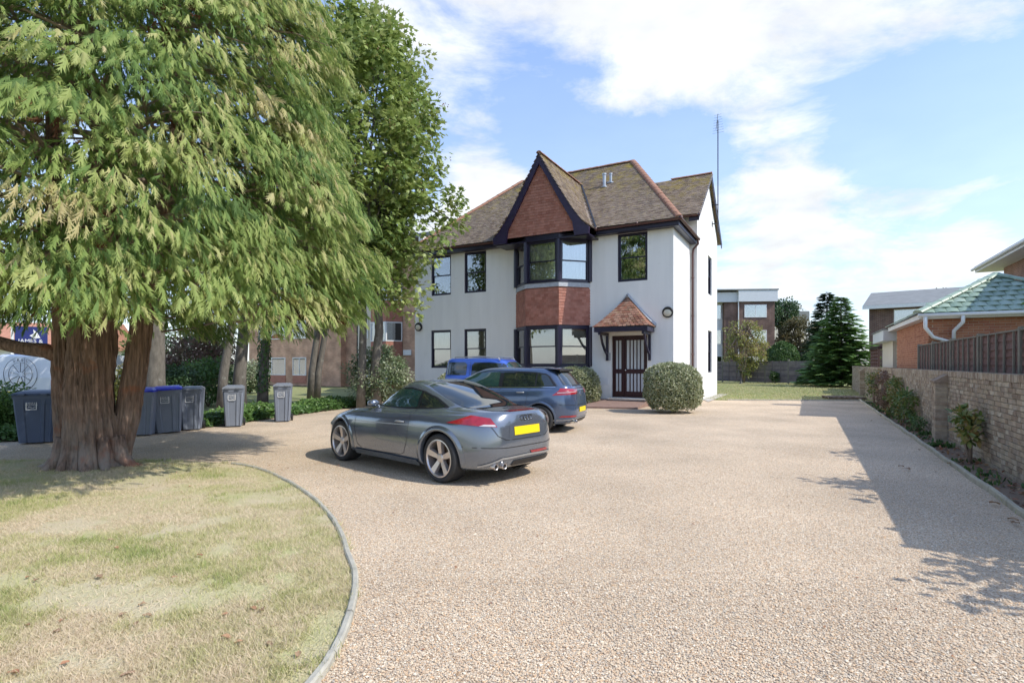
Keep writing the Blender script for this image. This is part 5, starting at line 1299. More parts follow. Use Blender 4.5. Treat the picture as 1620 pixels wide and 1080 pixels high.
for q in range(20):
    a, b = 2*PI*q/20, 2*PI*(q+1)/20; mb.bar(h+Vector((0, .055*math.cos(a), .055*math.sin(a))), h+Vector((0, .055*math.cos(b), .055*math.sin(b))), .010, .008, up=(1, 0, 0))
for (y1_, z1_, y2_, z2_) in ((.04, .03, .014, -.045), (.014, -.045, 0, -.01), (0, -.01, -.014, -.045), (-.014, -.045, -.04, .03), (.022, .05, 0, .0), (0, 0, -.022, .05)): mb.bar(h+Vector((0, y1_, z1_)), h+Vector((0, y2_, z2_)), .008, .008, up=(1, 0, 0))
mb.build('badge', MT['chrome'], gf_.t)
for y in (.50, .40):
    h = gf_.hit((0, y, .28), R_, 0); mb = MB(); mb.lathe([(.028, .10), (.04, .10), (.042, -.02), (.034, -.02), (.03, .05), (0, .05)], 18, 'x'); mb.build('exhaust_pipe', MT['chrome'], gf_.t, loc=(h.x-.02, h.y, h.z-.02))

# --- blue off-roader
xs3 = [-1.9, -1.5, -1, -.4, 0, .5, .9, 1.3, 1.8]
SV = [(1.75, -1.75, .74, 5, 7, .3), (1.82, -1.80, .82, 5, 7, .4), (1.84, -1.82, .85, 5, 7, .7), (1.83, -1.82, .85, 5, 7, .95), (1.78, -1.81, .84, 5, 7, [1.16, 1.16, 1.15, 1.14, 1.13, 1.12, 1.10, 1.08, 1.02]),
      (1.70, -1.80, .80, 4.5, 7, [1.24, 1.24, 1.23, 1.22, 1.21, 1.19, 1.16, 1.12, 1.06]), (.86, -1.79, .775, 4, 7, [1.28, 1.28, 1.28, 1.27, 1.26, 1.25, 1.22, 1.15, 1.1]), (.62, -1.77, .74, 4, 7, 1.42), (.40, -1.74, .70, 4, 7, 1.62), (.28, -1.71, .66, 4, 7, 1.72), (.10, -1.64, .58, 4, 6, 1.765), (-.2, -1.4, .4, 3, 4, 1.78), (-.6, -.9, .1, 2, 2, 1.785)]
sv = Car('off_road_car', 'bright blue three door off-roader with roof rails parked against the house', 'car', (-.30, 17.35, 0), math.atan2(-.39, .92), SV, xs3, MT['bluepaint'], (1.15, -1.15), .36, .83, group='cars parked on the gravel', arch=.40)
sv.flares(.03, .06); sv.wheels(.22, .23, 6, .06)
for sg in (1, -1):
    side_window(sv, sg, [-1.66, -1.6, -1.0, -.92], [1.24, 1.235, 1.235, 1.24], [1.5, 1.64, 1.645, 1.58], 'quarter_window', 'carglass', 12, .006)
    side_window(sv, sg, [-.74, -.70, -.1, .34, .52], [1.24, 1.235, 1.23, 1.23, 1.24], [1.55, 1.635, 1.635, 1.60, 1.30], 'door_window', 'carglass', 16, .006)
    sv.strip('door_seam', [(-.80, 0, 1.66), (-.80, 0, 1.0), (-.76, 0, .5)], (0, -sg, 0), .01, 'black', .002)
    mb = MB(); pts = [(-1.45, sg*.60, 1.70), (-1.40, sg*.60, 1.80), (-.6, sg*.60, 1.825), (.10, sg*.60, 1.80), (.18, sg*.60, 1.70)]; mb.tube(pts, .018, 8); mb.build('roof_rail', MT['trim'], sv.t, smooth=True)
    m0 = sv.hit((.5, 0, 1.25), (0, -sg, 0), 0); mb = MB(); c = m0+Vector((0, sg*.11, .06)); mb.box(c.x-.04, c.x+.05, c.y-.10, c.y+.10, c.z-.08, c.z+.08); mb.bar(m0, c, .05, .03); mb.build('wing_mirror', MT['black'], sv.t)
sv.patch('windscreen', [[(.36+.44*i/8, .60*(2*k/12-1), 0) for k in range(13)] for i in range(9)], (0, 0, -1), 'carglassg', .004)
sv.quad('rear_window', [(0, .62, 1.25), (0, -.62, 1.25), (0, -.56, 1.62), (0, .56, 1.62)], R_, 'carglass', 8, 4, .006)
sv.quad('grille', [(0, -.5, .75), (0, .5, .75), (0, .5, .98), (0, -.5, .98)], (-1, 0, 0), 'black', 8, 4, .006)
for sg in (1, -1): sv.quad('headlight', [(0, sg*.56, .80), (0, sg*.78, .80), (0, sg*.78, .98), (0, sg*.56, .98)], (-1, 0, 0), 'tailclear', 5, 3, .008)

# --- white van (rear end seen)
vn = thing('van', 'white panel van with a round line emblem on its rear doors behind the wheelie bins', 'van', (-13.6, 15.0, 0), math.radians(90))
mb = MB(); prof_ = [(-.0, .35), (0, 1.2), (.10, 1.80), (.25, 1.86), (3.0, 1.86), (3.6, 1.2), (4.2, 1.0), (4.35, .35)]
for sg in (1,): mb.prism([(x, -.85, z) for x, z in prof_], (0, 1.70, 0))
mb.build('body', MT['vanwhite'], vn)
for x in (.75, 3.4):
    for sg in (1, -1):
        m_ = MB(); m_.lathe([(0, .0), (.2, .0), (.3, .01), (.32, -.02), (.32, -.2), (0, -.2)], 28); w = m_.build('wheel', MT['tyre'], vn, loc=(x, sg*.86, .32), rot=(0, 0, 0 if sg > 0 else PI))
# rear face is at local x = 0 looking toward -x; local y: left of travel -> -X world
def vbox(name, m, *b): q = MB(); q.box(*b); return q.build(name, MT[m], vn)
vbox('door_gap', 'ink', -.006, -.0, -.004, .004, .45, 1.75); vbox('rear_bumper', 'trim', -.09, -.0, -.82, .82, .32, .47)
vbox('number_plate', 'yellow', -.018, -.0, .12, .64, .72, .83); vbox('door_handle', 'ink', -.02, 0, -.16, -.05, .92, .96)
em = MB(); cy, cz = .12, 1.30
def ringline(r, n=40):
    for k in range(n):
        a, b = 2*PI*k/n, 2*PI*(k+1)/n; em.bar((-.007, cy+r*math.cos(a), cz+r*math.sin(a)), (-.007, cy+r*math.cos(b), cz+r*math.sin(b)), .004, .014, up=(1, 0, 0))
ringline(.47); ringline(.33)
for k in range(9):
    a = 2*PI*k/9+.2; em.bar((-.007, cy+.06*math.cos(a), cz+.06*math.sin(a)), (-.007, cy+.33*math.cos(a), cz+.33*math.sin(a)), .004, .016, up=(1, 0, 0))
em.build('emblem', MT['ink'], vn)
for i, ch in enumerate('SERV'):
    a = PI/2+.45-.3*i; text_mesh('lettering', ch, .12, MT['ink'], vn, (-.008, cy+.40*math.cos(a), cz+.40*math.sin(a)), (PI/2-(a-PI/2)*0, 0, -PI/2), .001)
for sg in (1, -1):
    q = MB(); q.box(-.03, .0, sg*.80-.05, sg*.80+.05, .75, 1.15); q.build('tail_lamp', MT['tail'], vn)

# ================================================================== BINS
def wheelie_bin(loc, ang, w, d, h, bodym, lidm, label, tilt=0):
    t = thing('wheelie_bin', label, 'bin', loc, ang, 'wheelie bins beside the drive'); t.rotation_euler = (0, tilt, ang)
    mb = MB(); k = .78; hb = h-.10
    # front is -y; body tapers downwards with shallow flutes
    def ring(z, s, fl):
        x = w/2*s; y0 = -d/2*s; y1 = d/2*(.5+.5*s)
        f = .018*fl
        return [(-x, y1, z), (-x, y0+.03, z), (-x+.03, y0, z), (-x*.52, y0, z), (-x*.46, y0+f, z), (x*.30, y0+f, z), (x*.36, y0, z), (x*.50, y0, z), (x*.56, y0+f, z), (x*.80, y0+f, z), (x*.86, y0, z), (x-.03, y0, z), (x, y0+.03, z), (x, y1, z)]
    R = [ring(.03, k, 1), ring(.3, k+.07, 1), ring(hb*.8, k+.185, 1), ring(hb*.92, k+.205, 0), ring(hb, k+.215, 0)]
    n = len(R[0]); vs = [p for r in R for p in r]; fs = []
    for i in range(len(R)-1):
        for j in range(n): fs.append((i*n+j, i*n+(j+1) % n, (i+1)*n+(j+1) % n, (i+1)*n+j))
    fs = [f[::-1] for f in fs] if False else fs
    fs.append(tuple(reversed(range(n)))); mb.add(vs, fs, .5)
    mb.box(-w*.5, w*.5, -d*.51, d*.5, hb-.06, hb+.0, .5)
    mb.build('body', bodym, t)
    lm = MB(); z0 = hb+.006
    a = [(-w*.52, -d*.55, z0), (w*.52, -d*.55, z0), (w*.52, d*.5, z0), (-w*.52, d*.5, z0)]; b = [(-w*.50, -d*.53, z0+.035), (w*.50, -d*.53, z0+.035), (w*.50, d*.5, z0+.045), (-w*.50, d*.5, z0+.045)]; c = [(-w*.38, -d*.36, z0+.075), (w*.38, -d*.36, z0+.075), (w*.38, d*.40, z0+.085), (-w*.38, d*.40, z0+.085)]
    q = [(0, 1, 5, 4), (1, 2, 6, 5), (2, 3, 7, 6), (3, 0, 4, 7)]
    lm.add(a+b, q+[(3, 2, 1, 0)]); lm.add(b+c, q+[(4, 5, 6, 7)]); lm.build('lid', lidm, t)
    for sx in (-.26, .26): m_ = MB(); m_.box(sx*w-.05, sx*w+.05, -d*.60, -d*.545, z0-.0, z0+.03); m_.build('lid_grip', lidm, t)
    m_ = MB(); m_.tube([(-w*.4, d*.55, h-.04), (w*.4, d*.55, h-.04)], .016, 8); m_.bar((-w*.36, d*.45, h-.07), (-w*.36, d*.56, h-.04), .03, .03); m_.bar((w*.36, d*.45, h-.07), (w*.36, d*.56, h-.04), .03, .03); m_.build('handle', bodym, t)
    for sg in (1, -1):
        m_ = MB(); m_.lathe([(0, -.025), (.07, -.025), (.1, -.02), (.1, .02), (.07, .025), (0, .025)], 20, 'x'); m_.build('wheel', MT['black'], t, loc=(sg*(w*.5-.01), d*.40, .1))
    # council label: white outline with two lines of lettering, hugging the sloped front
    zc_ = h*.72; s = k+(.185)*(zc_/(hb*.8)); y = -d/2*s+.012; xo = -w*.06; sl = math.atan((d/2*.11)/(hb*.5)); e = .085
    m_ = MB()
    for (x0_, x1_, z0_, z1_) in ((-e, e, e-.012, e), (-e, e, -e, -e+.012), (-e, -e+.012, -e, e), (e-.012, e, -e, e)): m_.box(x0_, x1_, -.008, .0, z0_, z1_)
    for k_ in range(6):
        x_ = -.05+k_*.02; m_.bar((x_, -.005, -.035+.012*math.sin(k_*1.3)), (x_+.02, -.005, -.035+.012*math.sin((k_+1)*1.3)), .006, .012, up=(0, 1, 0))
    lb = m_.build('label', MT['white'], t, loc=(xo, y-.004, zc_), rot=(-sl, 0, 0))
    text_mesh('lettering', 'ADUR &\nWORTHING', .034, MT['white'], lb, (0, -.006, .03), (PI/2, 0, 0))
    return t
ang = math.radians(38)
wheelie_bin((-9.62, 10.95, 0), math.radians(26), .66, .72, 1.07, MT['bindark'], MT['bindark'], 'navy wheelie bin with a dark lid left of the cedar trunk')
wheelie_bin((-8.32, 12.10, 0), math.radians(20), .60, .70, 1.07, MT['bin'], MT['bluelid'], 'blue lidded grey wheelie bin half hidden by the cedar trunk')
wheelie_bin((-8.00, 12.55, 0), math.radians(30), .60, .70, 1.09, MT['bin'], MT['bluelid'], 'leaning grey wheelie bin with a blue lid, fully in view', tilt=math.radians(-3))
wheelie_bin((-7.76, 13.05, 0), math.radians(22), .46, .54, 1.06, MT['bin'], MT['binlid'], 'slim grey lidded wheelie bin next to the leaning blue lidded one')
wheelie_bin((-7.10, 13.72, 0), math.radians(22), .46, .54, 1.06, MT['bin'], MT['binlid'], 'slim grey wheelie bin standing alone between two others in front of the ivy')
wheelie_bin((-6.35, 14.9, 0), math.radians(18), .45, .54, 1.07, MT['bin'], MT['binlid'], 'grey wheelie bin furthest right, nearest the coupe')

# estate agent board
sg_ = thing('estate_agent_board', 'navy estate agent board on a white post behind the cedar trunk', 'sign', (-17.6, 19.6, 0), math.radians(38))
q = MB(); q.box(-.40, .50, -.02, .02, 1.75, 2.95); q.build('board', MT['navy'], sg_)
q = MB(); q.box(-.50, -.42, -.04, .04, 0, 3.0); q.build('post', MT['white'], sg_)
q = MB(); q.prism([(.0, -.022, 2.62), (.12, -.022, 2.52), (.30, -.022, 2.54), (.22, -.022, 2.72), (.10, -.022, 2.85), (.12, -.022, 2.70)], (0, -.004, 0)); q.build('emblem', MT['white'], sg_)
text_mesh('lettering', 'JAMES &', .19, MT['white'], sg_, (.03, -.024, 2.42), (PI/2, 0, 0)); text_mesh('lettering', '01903 504', .10, MT['white'], sg_, (.18, -.024, 2.26), (PI/2, 0, 0))

# ================================================================== FAR BUILDINGS
def win(parent, x0, x1, z0, z1, y, cols=1, fm='white', axis='x', fw=.06, cur=True):
    q = MB()
    def bx(a0, a1, d0, d1, b0, b1): (q.box(a0, a1, d0, d1, b0, b1) if axis == 'x' else q.box(-d1, -d0, a0, a1, b0, b1))
    d0, d1 = y-.05, y+.0
    bx(x0, x1, d0, d1, z0, z0+fw); bx(x0, x1, d0, d1, z1-fw, z1); bx(x0, x0+fw, d0, d1, z0+fw, z1-fw); bx(x1-fw, x1, d0, d1, z0+fw, z1-fw)
    for c in range(1, cols): xx = x0+(x1-x0)*c/cols; bx(xx-fw/2, xx+fw/2, d0, d1, z0+fw, z1-fw)
    w = q.build('window', MT[fm], parent)
    for c in range(cols):
        q = MB(); a = x0+(x1-x0)*c/cols+(fw if c == 0 else fw/2); b = x0+(x1-x0)*(c+1)/cols-(fw if c == cols-1 else fw/2)
        (q.box(a, b, y-.03, y-.02, z0+fw, z1-fw) if axis == 'x' else q.box(-y+.02, -y+.03, a, b, z0+fw, z1-fw)); q.build('pane', MT['glassr'], w)
        q = MB()
        if cur:
            (q.box(a, b, y-.012, y-.006, z0+fw, z1-fw) if axis == 'x' else q.box(-y+.006, -y+.012, a, b, z0+fw, z1-fw)); q.build('blind', MT['curtain'] if random.random() < .6 else MT['room'], w)  # some of these sheets are no blind but an unlit room's darkness as colour
    return w
# left apartments
lf = thing('brick_apartments', 'brick apartment block with white bay windows and tile hung aprons left of the house', 'apartment block', W(0, 6.8, 0), HA)
box_part('wall', lf, 'farbrick', -26.3, -24.1, -.02, 9, 0, 9.5); box_part('wall', lf, 'farbrick', -24.1, -22.8, .5, 9, 0, 9.5); box_part('wall', lf, 'farbrick', -19.2, -14.2, .5, 9, 0, 9.5)
box_part('rendered_panel', lf, 'cream', -22.8, -21.55, .3, 9, 0, 9.5); box_part('wall', lf, 'farbrick', -21.55, -19.2, .45, 9, 0, 9.5)
box_part('roof', lf, 'greyroof', -26.6, -13.9, -.4, 9.4, 9.5, 9.75)
q = MB(); q.tube([(-22.95, .40, 0), (-22.95, .40, 9.4)], .05, 8); q.build('downpipe', MT['black'], lf)
for z in (.75, 3.3, 5.9): win(lf, -22.45, -21.85, z, z+1.25, .3)
def lbay(z0, z1, m, pr=.9):
    q = MB(); q.prism([(-21.5, .45, z0), (-20.9, .45-pr, z0), (-19.6, .45-pr, z0), (-19.0, .45, z0)], (0, 0, z1-z0)); return q.build('bay_apron' if m == 'htile' else 'bay_core', MT[m], lf)
for z in (.4, 3.05, 5.7, 8.2):
    lbay(z-1.35 if z > 1 else 0, z, 'htile')
    lbay(z, z+1.28, 'room', .82)
    for (a, b, p, rz) in (((-21.5, .45), (-20.9, -.45), 1, 0), ((-20.9, -.45), (-19.6, -.45), 2, 0), ((-19.6, -.45), (-19.0, .45), 1, 0)):
        va, vb = Vector((*a, 0)), Vector((*b, 0)); dd = (vb-va); ln = dd.length; e = thing if False else None
        q = MB(); nn = Vector((dd.y, -dd.x, 0)).normalized()*.02; dd.normalize(); fw = .07
        for (s0, s1, h0, h1) in [(0, ln, 0, fw), (0, ln, 1.2, 1.28), (0, fw, fw, 1.2), (ln-fw, ln, fw, 1.2)]+([(ln/2-.035, ln/2+.035, fw, 1.2)] if p == 2 else []):
            A1, B1 = va+dd*s0, va+dd*s1; q.hexa([A1+nn+Vector((0, 0, z+h0)), B1+nn+Vector((0, 0, z+h0)), B1-nn*3+Vector((0, 0, z+h0)), A1-nn*3+Vector((0, 0, z+h0)), A1+nn+Vector((0, 0, z+h1)), B1+nn+Vector((0, 0, z+h1)), B1-nn*3+Vector((0, 0, z+h1)), A1-nn*3+Vector((0, 0, z+h1))])
        wo = q.build('bay_window', MT['white'], lf)
        q = MB(); A1, B1 = va+dd*.05, va+dd*(ln-.05); q.hexa([A1-nn+Vector((0, 0, z+fw)), B1-nn+Vector((0, 0, z+fw)), B1-nn*1.4+Vector((0, 0, z+fw)), A1-nn*1.4+Vector((0, 0, z+fw)), A1-nn+Vector((0, 0, z+1.2)), B1-nn+Vector((0, 0, z+1.2)), B1-nn*1.4+Vector((0, 0, z+1.2)), A1-nn*1.4+Vector((0, 0, z+1.2))]); q.build('pane', MT['glassr'], wo)
q = MB(); q.box(-18.9, -18.25, .42, .5, 2.15, 2.5); q.build('name_sign', MT['white'], lf)
lw = thing('brick_wing', 'low brick wing with wide white windows behind the wheelie bins', 'building', W(-33.5, 6.2, 0), HA)
box_part('wall', lw, 'farbrick', 0, 7.2, .2, 8, 0, 5.6); box_part('roof', lw, 'greyroof', -.3, 7.3, -.2, 8.4, 5.6, 5.8)
for (a, b) in ((1.2, 4.2), (5.0, 6.4)):
    for z in (.75, 3.4): win(lw, a, b, z, z+1.3, .2, 2)
    q = MB(); q.box(a, b, .16, .2, .2, .74); q.build('apron', MT['htile'], lw)

# back-right apartments (three storeys, white fascia)
ap = thing('flat_roof_apartments', 'three storey brown brick apartment block with a white fascia beyond the back lawn', 'apartment block', (20.6, 55, 0), math.radians(-4))
box_part('wall', ap, 'darkbrick', 2.6, 6.1, 0, 9, 0, 7.9); box_part('rendered_panel', ap, 'fascia', -4, 1.2, .9, 9, 0, 7.9); box_part('wall', ap, 'darkbrick', 1.2, 2.6, .3, 9, 0, 7.9)
box_part('fascia', ap, 'fascia', 2.45, 6.3, -.25, 9.2, 7.9, 9.05); box_part('fascia', ap, 'fascia', -4.2, 2.45, .1, 9.2, 7.9, 8.9); box_part('roof', ap, 'greyroof', -4.3, 6.4, -.3, 9.3, 9.05, 9.17)
q = MB(); q.tube([(2.5, -.05, 0), (2.5, -.05, 7.9)], .05, 8); q.build('downpipe', MT['white'], ap)
for z in (1.0, 3.7, 6.3): win(ap, 3.1, 5.3, z, z+1.3, 0, 2)
for z in (.9, 3.6, 6.2): win(ap, -.1, 1.15, z, z+1.5, .9, 1)
for z in (1.0, 3.7, 6.3): win(ap, 1.5, 3.0, z, z+1.3, -6.1, 1, axis='y')
for z in (1.0, 3.7, 6.3): win(ap, 5, 6.5, z, z+1.3, -6.1, 1, axis='y')
lo_ = thing('distant_flat_building', 'distant low building with a pale grey flat roof between the apartments and trees', 'building', (34, 72, 0), 0)
box_part('wall', lo_, 'cream', -2, 5.5, 0, 8, 0, 7.4); box_part('roof_slab', lo_, 'greyroof', -2.2, 5.7, -.3, 8, 7.4, 8.6); box_part('window', lo_, 'carglass', 1.5, 5.2, -.02, .0, 6.8, 7.2)
gr = thing('mono_pitch_house', 'brick house with a sloping grey roof and white framed windows behind the garage', 'house', (29.9, 45.0, 0), math.radians(-38))
box_part('wall', gr, 'darkbrick', 0, 10, 0, 7, 0, 6.2)
m_ = MB(); m_.hexa([(-.4, -.5, 6.2), (10.5, -.5, 6.2), (10.5, 7.4, 6.9), (-.4, 7.4, 6.9), (-.4, -.5, 6.42), (10.5, -.5, 6.42), (10.5, 7.4, 8.3), (-.4, 7.4, 8.3)]); m_.build('roof', MT['greyroof'], gr)
q = MB(); q.box(-.42, 10.5, -.56, -.51, 6.12, 6.40); q.build('fascia', MT['white'], gr)
win(gr, 1.7, 7.2, 3.9, 6.0, 0, 3)
q = MB()
for k in range(14): q.box(1.9+k*.3, 1.93+k*.3, -.35, -.32, 3.3, 4.1)
q.box(1.8, 6.2, -.36, -.31, 4.1, 4.16); q.build('balcony_rail', MT['white'], gr)
# far left house
fl = thing('orange_roof_house', 'white house with an orange tiled roof beyond the van at the left edge', 'house', (-36, 33, 0), math.radians(15))
box_part('wall', fl, 'white', 0, 9, 0, 6, 0, 2.5); m_ = MB(); m_.prism([(-.4, -.4, 2.5), (-.4, 6.4, 2.5), (-.4, 3, 4.4)], (9.8, 0, 0)); m_.build('roof', MT['orangeroof'], fl)
for a in (1, 4, 7): win(fl, a, a+1.3, 1.0, 2.2, 0, 2)

# rear fence --------------------------------------------------------
rf = thing('rear_fence', 'weathered grey panel fence closing the far end of the back lawn', 'fence', (14.6, 50.5, 0), math.atan2(-5.68, 5.0))
ln = 14.5; npn = 8; pw = ln/npn
for i in range(npn+1):
    q = MB(); q.box(i*pw-.05, i*pw+.05, -.05, .05, 0, 1.95); q.build('fence_post', MT['fpost'], rf)
    if i < npn:
        q = MB()
        for k in range(11): q.box(i*pw+.05, (i+1)*pw-.05, -.02-random.uniform(0, .02), .02, .1+k*.155, .1+k*.155+.148)
        q.box(i*pw+.55, i*pw+.6, -.055, -.03, .08, 1.82); q.box(i*pw+1.2, i*pw+1.25, -.055, -.03, .08, 1.82)
        q.build('fence_panel', MT['gfence'], rf)

# ================================================================== TREES & PLANTS
def bark_tube(mb, path, rad, seg=72, amp=.045, lobes=7, seed=0, flare=.0, flat=1.0):
    P = [Vector(p) for p in path]; cum = [0]
    for a, b in zip(P[:-1], P[1:]): cum.append(cum[-1]+(b-a).length)
    n = max(8, int(cum[-1]/.03)); n = min(n, 150); rows = []
    for i in range(n+1):
        s = cum[-1]*i/n; c = Vector([np.interp(s, cum, [p[k] for p in P]) for k in range(3)]); r = float(np.interp(s, cum, rad)); row = []
        for k in range(seg):
            t = 2*PI*k/seg; tw = t+.25*s
            q = Vector((math.cos(tw)*2.2, math.sin(tw)*2.2, s*.5+seed))
            d = mnoise.noise(q*1.4)*1.1+mnoise.noise(Vector((math.cos(tw)*5, math.sin(tw)*5, s*.9+seed)))*.8-abs(mnoise.noise(Vector((math.cos(tw)*11, math.sin(tw)*11, s*1.3+seed))))*1.5+mnoise.noise(Vector((math.cos(tw)*22, math.sin(tw)*22, s*3+seed)))*.35
            fl = flare*math.exp(-s/.22)*(.55+.6*math.cos(lobes*t+seed)+.5*mnoise.noise(q))
            rr = r*(1+amp*d*1.6)+fl*r
            row.append(c+Vector((rr*math.cos(t), rr*math.sin(t)*flat, 0)))
        rows.append(row+[row[0]])
    mb.grid(rows, .5, flip=True)
    return rows

def cedar_tree():
    cx_, cy_ = -6.50, 8.35
    t = thing('cedar_tree', 'huge spreading conifer with a thick fluted red brown trunk on the front lawn', 'tree', (cx_, cy_, 0))
    mb = MB()
    bark_tube(mb, [(0, .0, -.06), (0, 0, .35), (.0, .02, .75), (0, .05, 1.15)], [.47, .44, .37, .08], 150, .085, 9, 1, .30, .72)
    bark_tube(mb, [(.02, -.10, -.05), (.03, -.13, 1.2), (.03, -.06, 2.3), (.05, .1, 3.6), (.1, .2, 6)], [.36, .31, .29, .27, .16], 130, .08, 5, 4)
    bark_tube(mb, [(-.30, .05, -.05), (-.44, .06, .9), (-.50, .08, 1.6), (-.53, .10, 2.4), (-.75, .2, 4), (-.9, .3, 6)], [.26, .20, .18, .16, .13, .08], 96, .08, 5, 8)
    bark_tube(mb, [(.23, .10, -.05), (.41, .16, .8), (.52, .18, 1.5), (.60, .22, 2.3), (.9, .35, 4), (1.1, .4, 6)], [.20, .175, .17, .165, .12, .07], 96, .08, 5, 12)
    for a, r0, r1 in ((-2.85, .12, .80), (-2.3, .13, .72), (-1.85, .10, .66), (-1.2, .13, .70), (-.75, .10, .74), (-.15, .12, .78), (3.0, .11, .78)):
        c, s_ = math.cos(a), math.sin(a)*.8; w_ = random.uniform(-.12, .12)
        mb.tube([(c*.38, s_*.36, .46), (c*.48, s_*.47, .16), (c*(.5+r1)/2-s_*w_*.4, s_*(.5+r1)/2+c*w_*.4, .01), (c*r1-s_*w_, s_*r1+c*w_, -.02), (c*(r1+.12)-s_*w_*1.6, s_*(r1+.12)+c*w_*1.6, -.06)], [r0, r0*.85, r0*.6, r0*.4, .02], 12)
    mb.build('trunk', MT['bark'], t, smooth=True)
    mb = MB(); mb.tube([(-.52, .05, 1.70), (-.75, .0, 1.80), (-1.1, -.05, 1.84), (-1.6, -.1, 1.98), (-2.3, -.1, 2.2), (-3.0, -.2, 2.6)], [.13, .115, .10, .095, .08, .05], 12, rnd=.3); mb.build('low_limb', MT['bark'], t, smooth=True)
    # crown boughs
    rs = np.random.default_rng(21)
    zs = [2.4, 3.0, 4, 6, 8, 10.5, 13, 15]; rr = [3.0, 3.45, 3.5, 3.1, 2.65, 2.1, 1.3, .3]
    bp = []; tries = 0
    while len(bp) < 900 and tries < 90000:
        tries += 1
        a = rs.uniform(-PI, PI); z = 2.5+rs.random()**1.3*12.2
        # cheaper where neither camera nor sun looks
        facing = math.cos(a-math.radians(-62))
        if facing < -.2 and rs.random() < .6: continue
        if z > 9 and rs.random() < .5: continue
        z += (.32*max(0, -math.cos(a-.5))+.14*max(0, math.cos(a-.25))**2) if z < 3.3 else 0; R_z = np.interp(z, zs, rr); lay = rs.random(); k = (.90+.13*rs.random()) if lay < .64 else rs.uniform(.5, .86)
        k *= 1+.10*mnoise.noise(Vector((math.cos(a)*1.5, math.sin(a)*1.5, z*.6)))*1.5
        p = np.array([math.cos(a)*R_z*k, math.sin(a)*R_z*k*.98+.1, z+rs.normal()*.1, a, R_z*k])
        if any(abs(p[0]-q[0]) < .34 and abs(p[1]-q[1]) < .34 and abs(p[2]-q[2]) < .22 for q in bp): continue
        bp.append(p)
    parts = {0: [], 1: [], 2: []}; twigs = MB(); dead = []
    for bi, p in enumerate(bp):
        a = p[3]+rs.normal()*.35; o = np.array([math.cos(a), math.sin(a), 0]); tan = np.array([-o[1], o[0], 0]); c = p[:3]
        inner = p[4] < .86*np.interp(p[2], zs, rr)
        n = (40 if p[2] > 8.5 else 118) if not inner else 50
        L = rs.uniform(.75, 1.15); wd = rs.uniform(.34, .55); th = rs.uniform(.12, .22)
        u = rs.random(n)**.8*L-L*.35; v = rs.normal(size=n)*wd*.6*(1-.3*np.clip(u/L, 0, 1)); w = (rs.random(n)-.35)*th*2
        sag = -.42*np.clip(u+.25, 0, 9)**1.7-.22*np.abs(v)**1.3
        P = c+o*u[:, None]+tan*v[:, None]+np.array([0, 0, 1])*(w+sag)[:, None]
        slope = -.42*1.7*np.clip(u+.25, 0, 9)**.7-.18
        f = o*1.0+tan*(v/wd*.55+rs.normal(size=n)*.40)[:, None]; f = f+np.array([0, 0, 1])*(slope-.30+rs.normal(size=n)*.25)[:, None]
        nn = np.array([0, 0, 1.0])+o*.55+rs.normal(size=(n, 3))*.55
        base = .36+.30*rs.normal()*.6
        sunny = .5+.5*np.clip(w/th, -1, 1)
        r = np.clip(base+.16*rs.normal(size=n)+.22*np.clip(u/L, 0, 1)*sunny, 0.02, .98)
        if inner: r = np.clip(r*.5, 0, 1)  # inner boughs coloured darker, for the dimness inside the crown
        size = rs.uniform(.105, .26, n)*(1.7 if p[2] > 8.5 else 1)
        parts[bi % 3].append((P, f, nn, size, r))
        # the twig carrying the bough
        e0 = c-o*(L*.75+.25)+np.array([0, 0, -.15]); twigs.tube([tuple(e0), tuple(c-o*.2+np.array([0, 0, -.04])), tuple(c+o*L*.35+np.array([0, 0, -.12]))], [.022, .014, .006], 4, cap=False)
        if rs.random() < .2: dead.append((c-o*.05+np.array([0, 0, -.2]), o))
    geo = []
    for k in range(3):
        if not parts[k]: continue
        P, f, nn, sz, r = [np.concatenate([q[j] for q in parts[k]]) for j in range(5)]
        geo.append(leaves(P, f, nn, sz, T_SPRAYS[k], r))
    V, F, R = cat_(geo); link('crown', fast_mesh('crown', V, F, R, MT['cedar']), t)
    # limbs from the stems to the boughs
    for k in range(46):
        p = bp[rs.integers(len(bp))]; z0 = max(1.9, p[2]-rs.uniform(.1, .7)); twigs.tube([(rs.uniform(-.5, .6), .1, z0), (p[0]*.4, p[1]*.4, z0+.35), (p[0]*.8, p[1]*.8, p[2]+.1)], [.06, .045, .02], 6, cap=False)
    twigs.build('branch', MT['twig'], t)
    c = np.array([q[0] for q in dead]); o = np.array([q[1] for q in dead]); idx = np.repeat(np.arange(len(dead)), 9)
    P = c[idx]+rs.normal(size=(len(idx), 3))*.14; f = o[idx]+rs.normal(size=(len(idx), 3))*.5; f[:, 2] -= .6
    V, F, R = leaves(P, f, rs.normal(size=(len(idx), 3)), rs.uniform(.16, .3, len(idx)), T_SPRAYS[0], rs.random(len(idx)))
    link('dead_fronds', fast_mesh('dead_fronds', V, F, R, MT['deadfrond']), t)
cedar_tree()

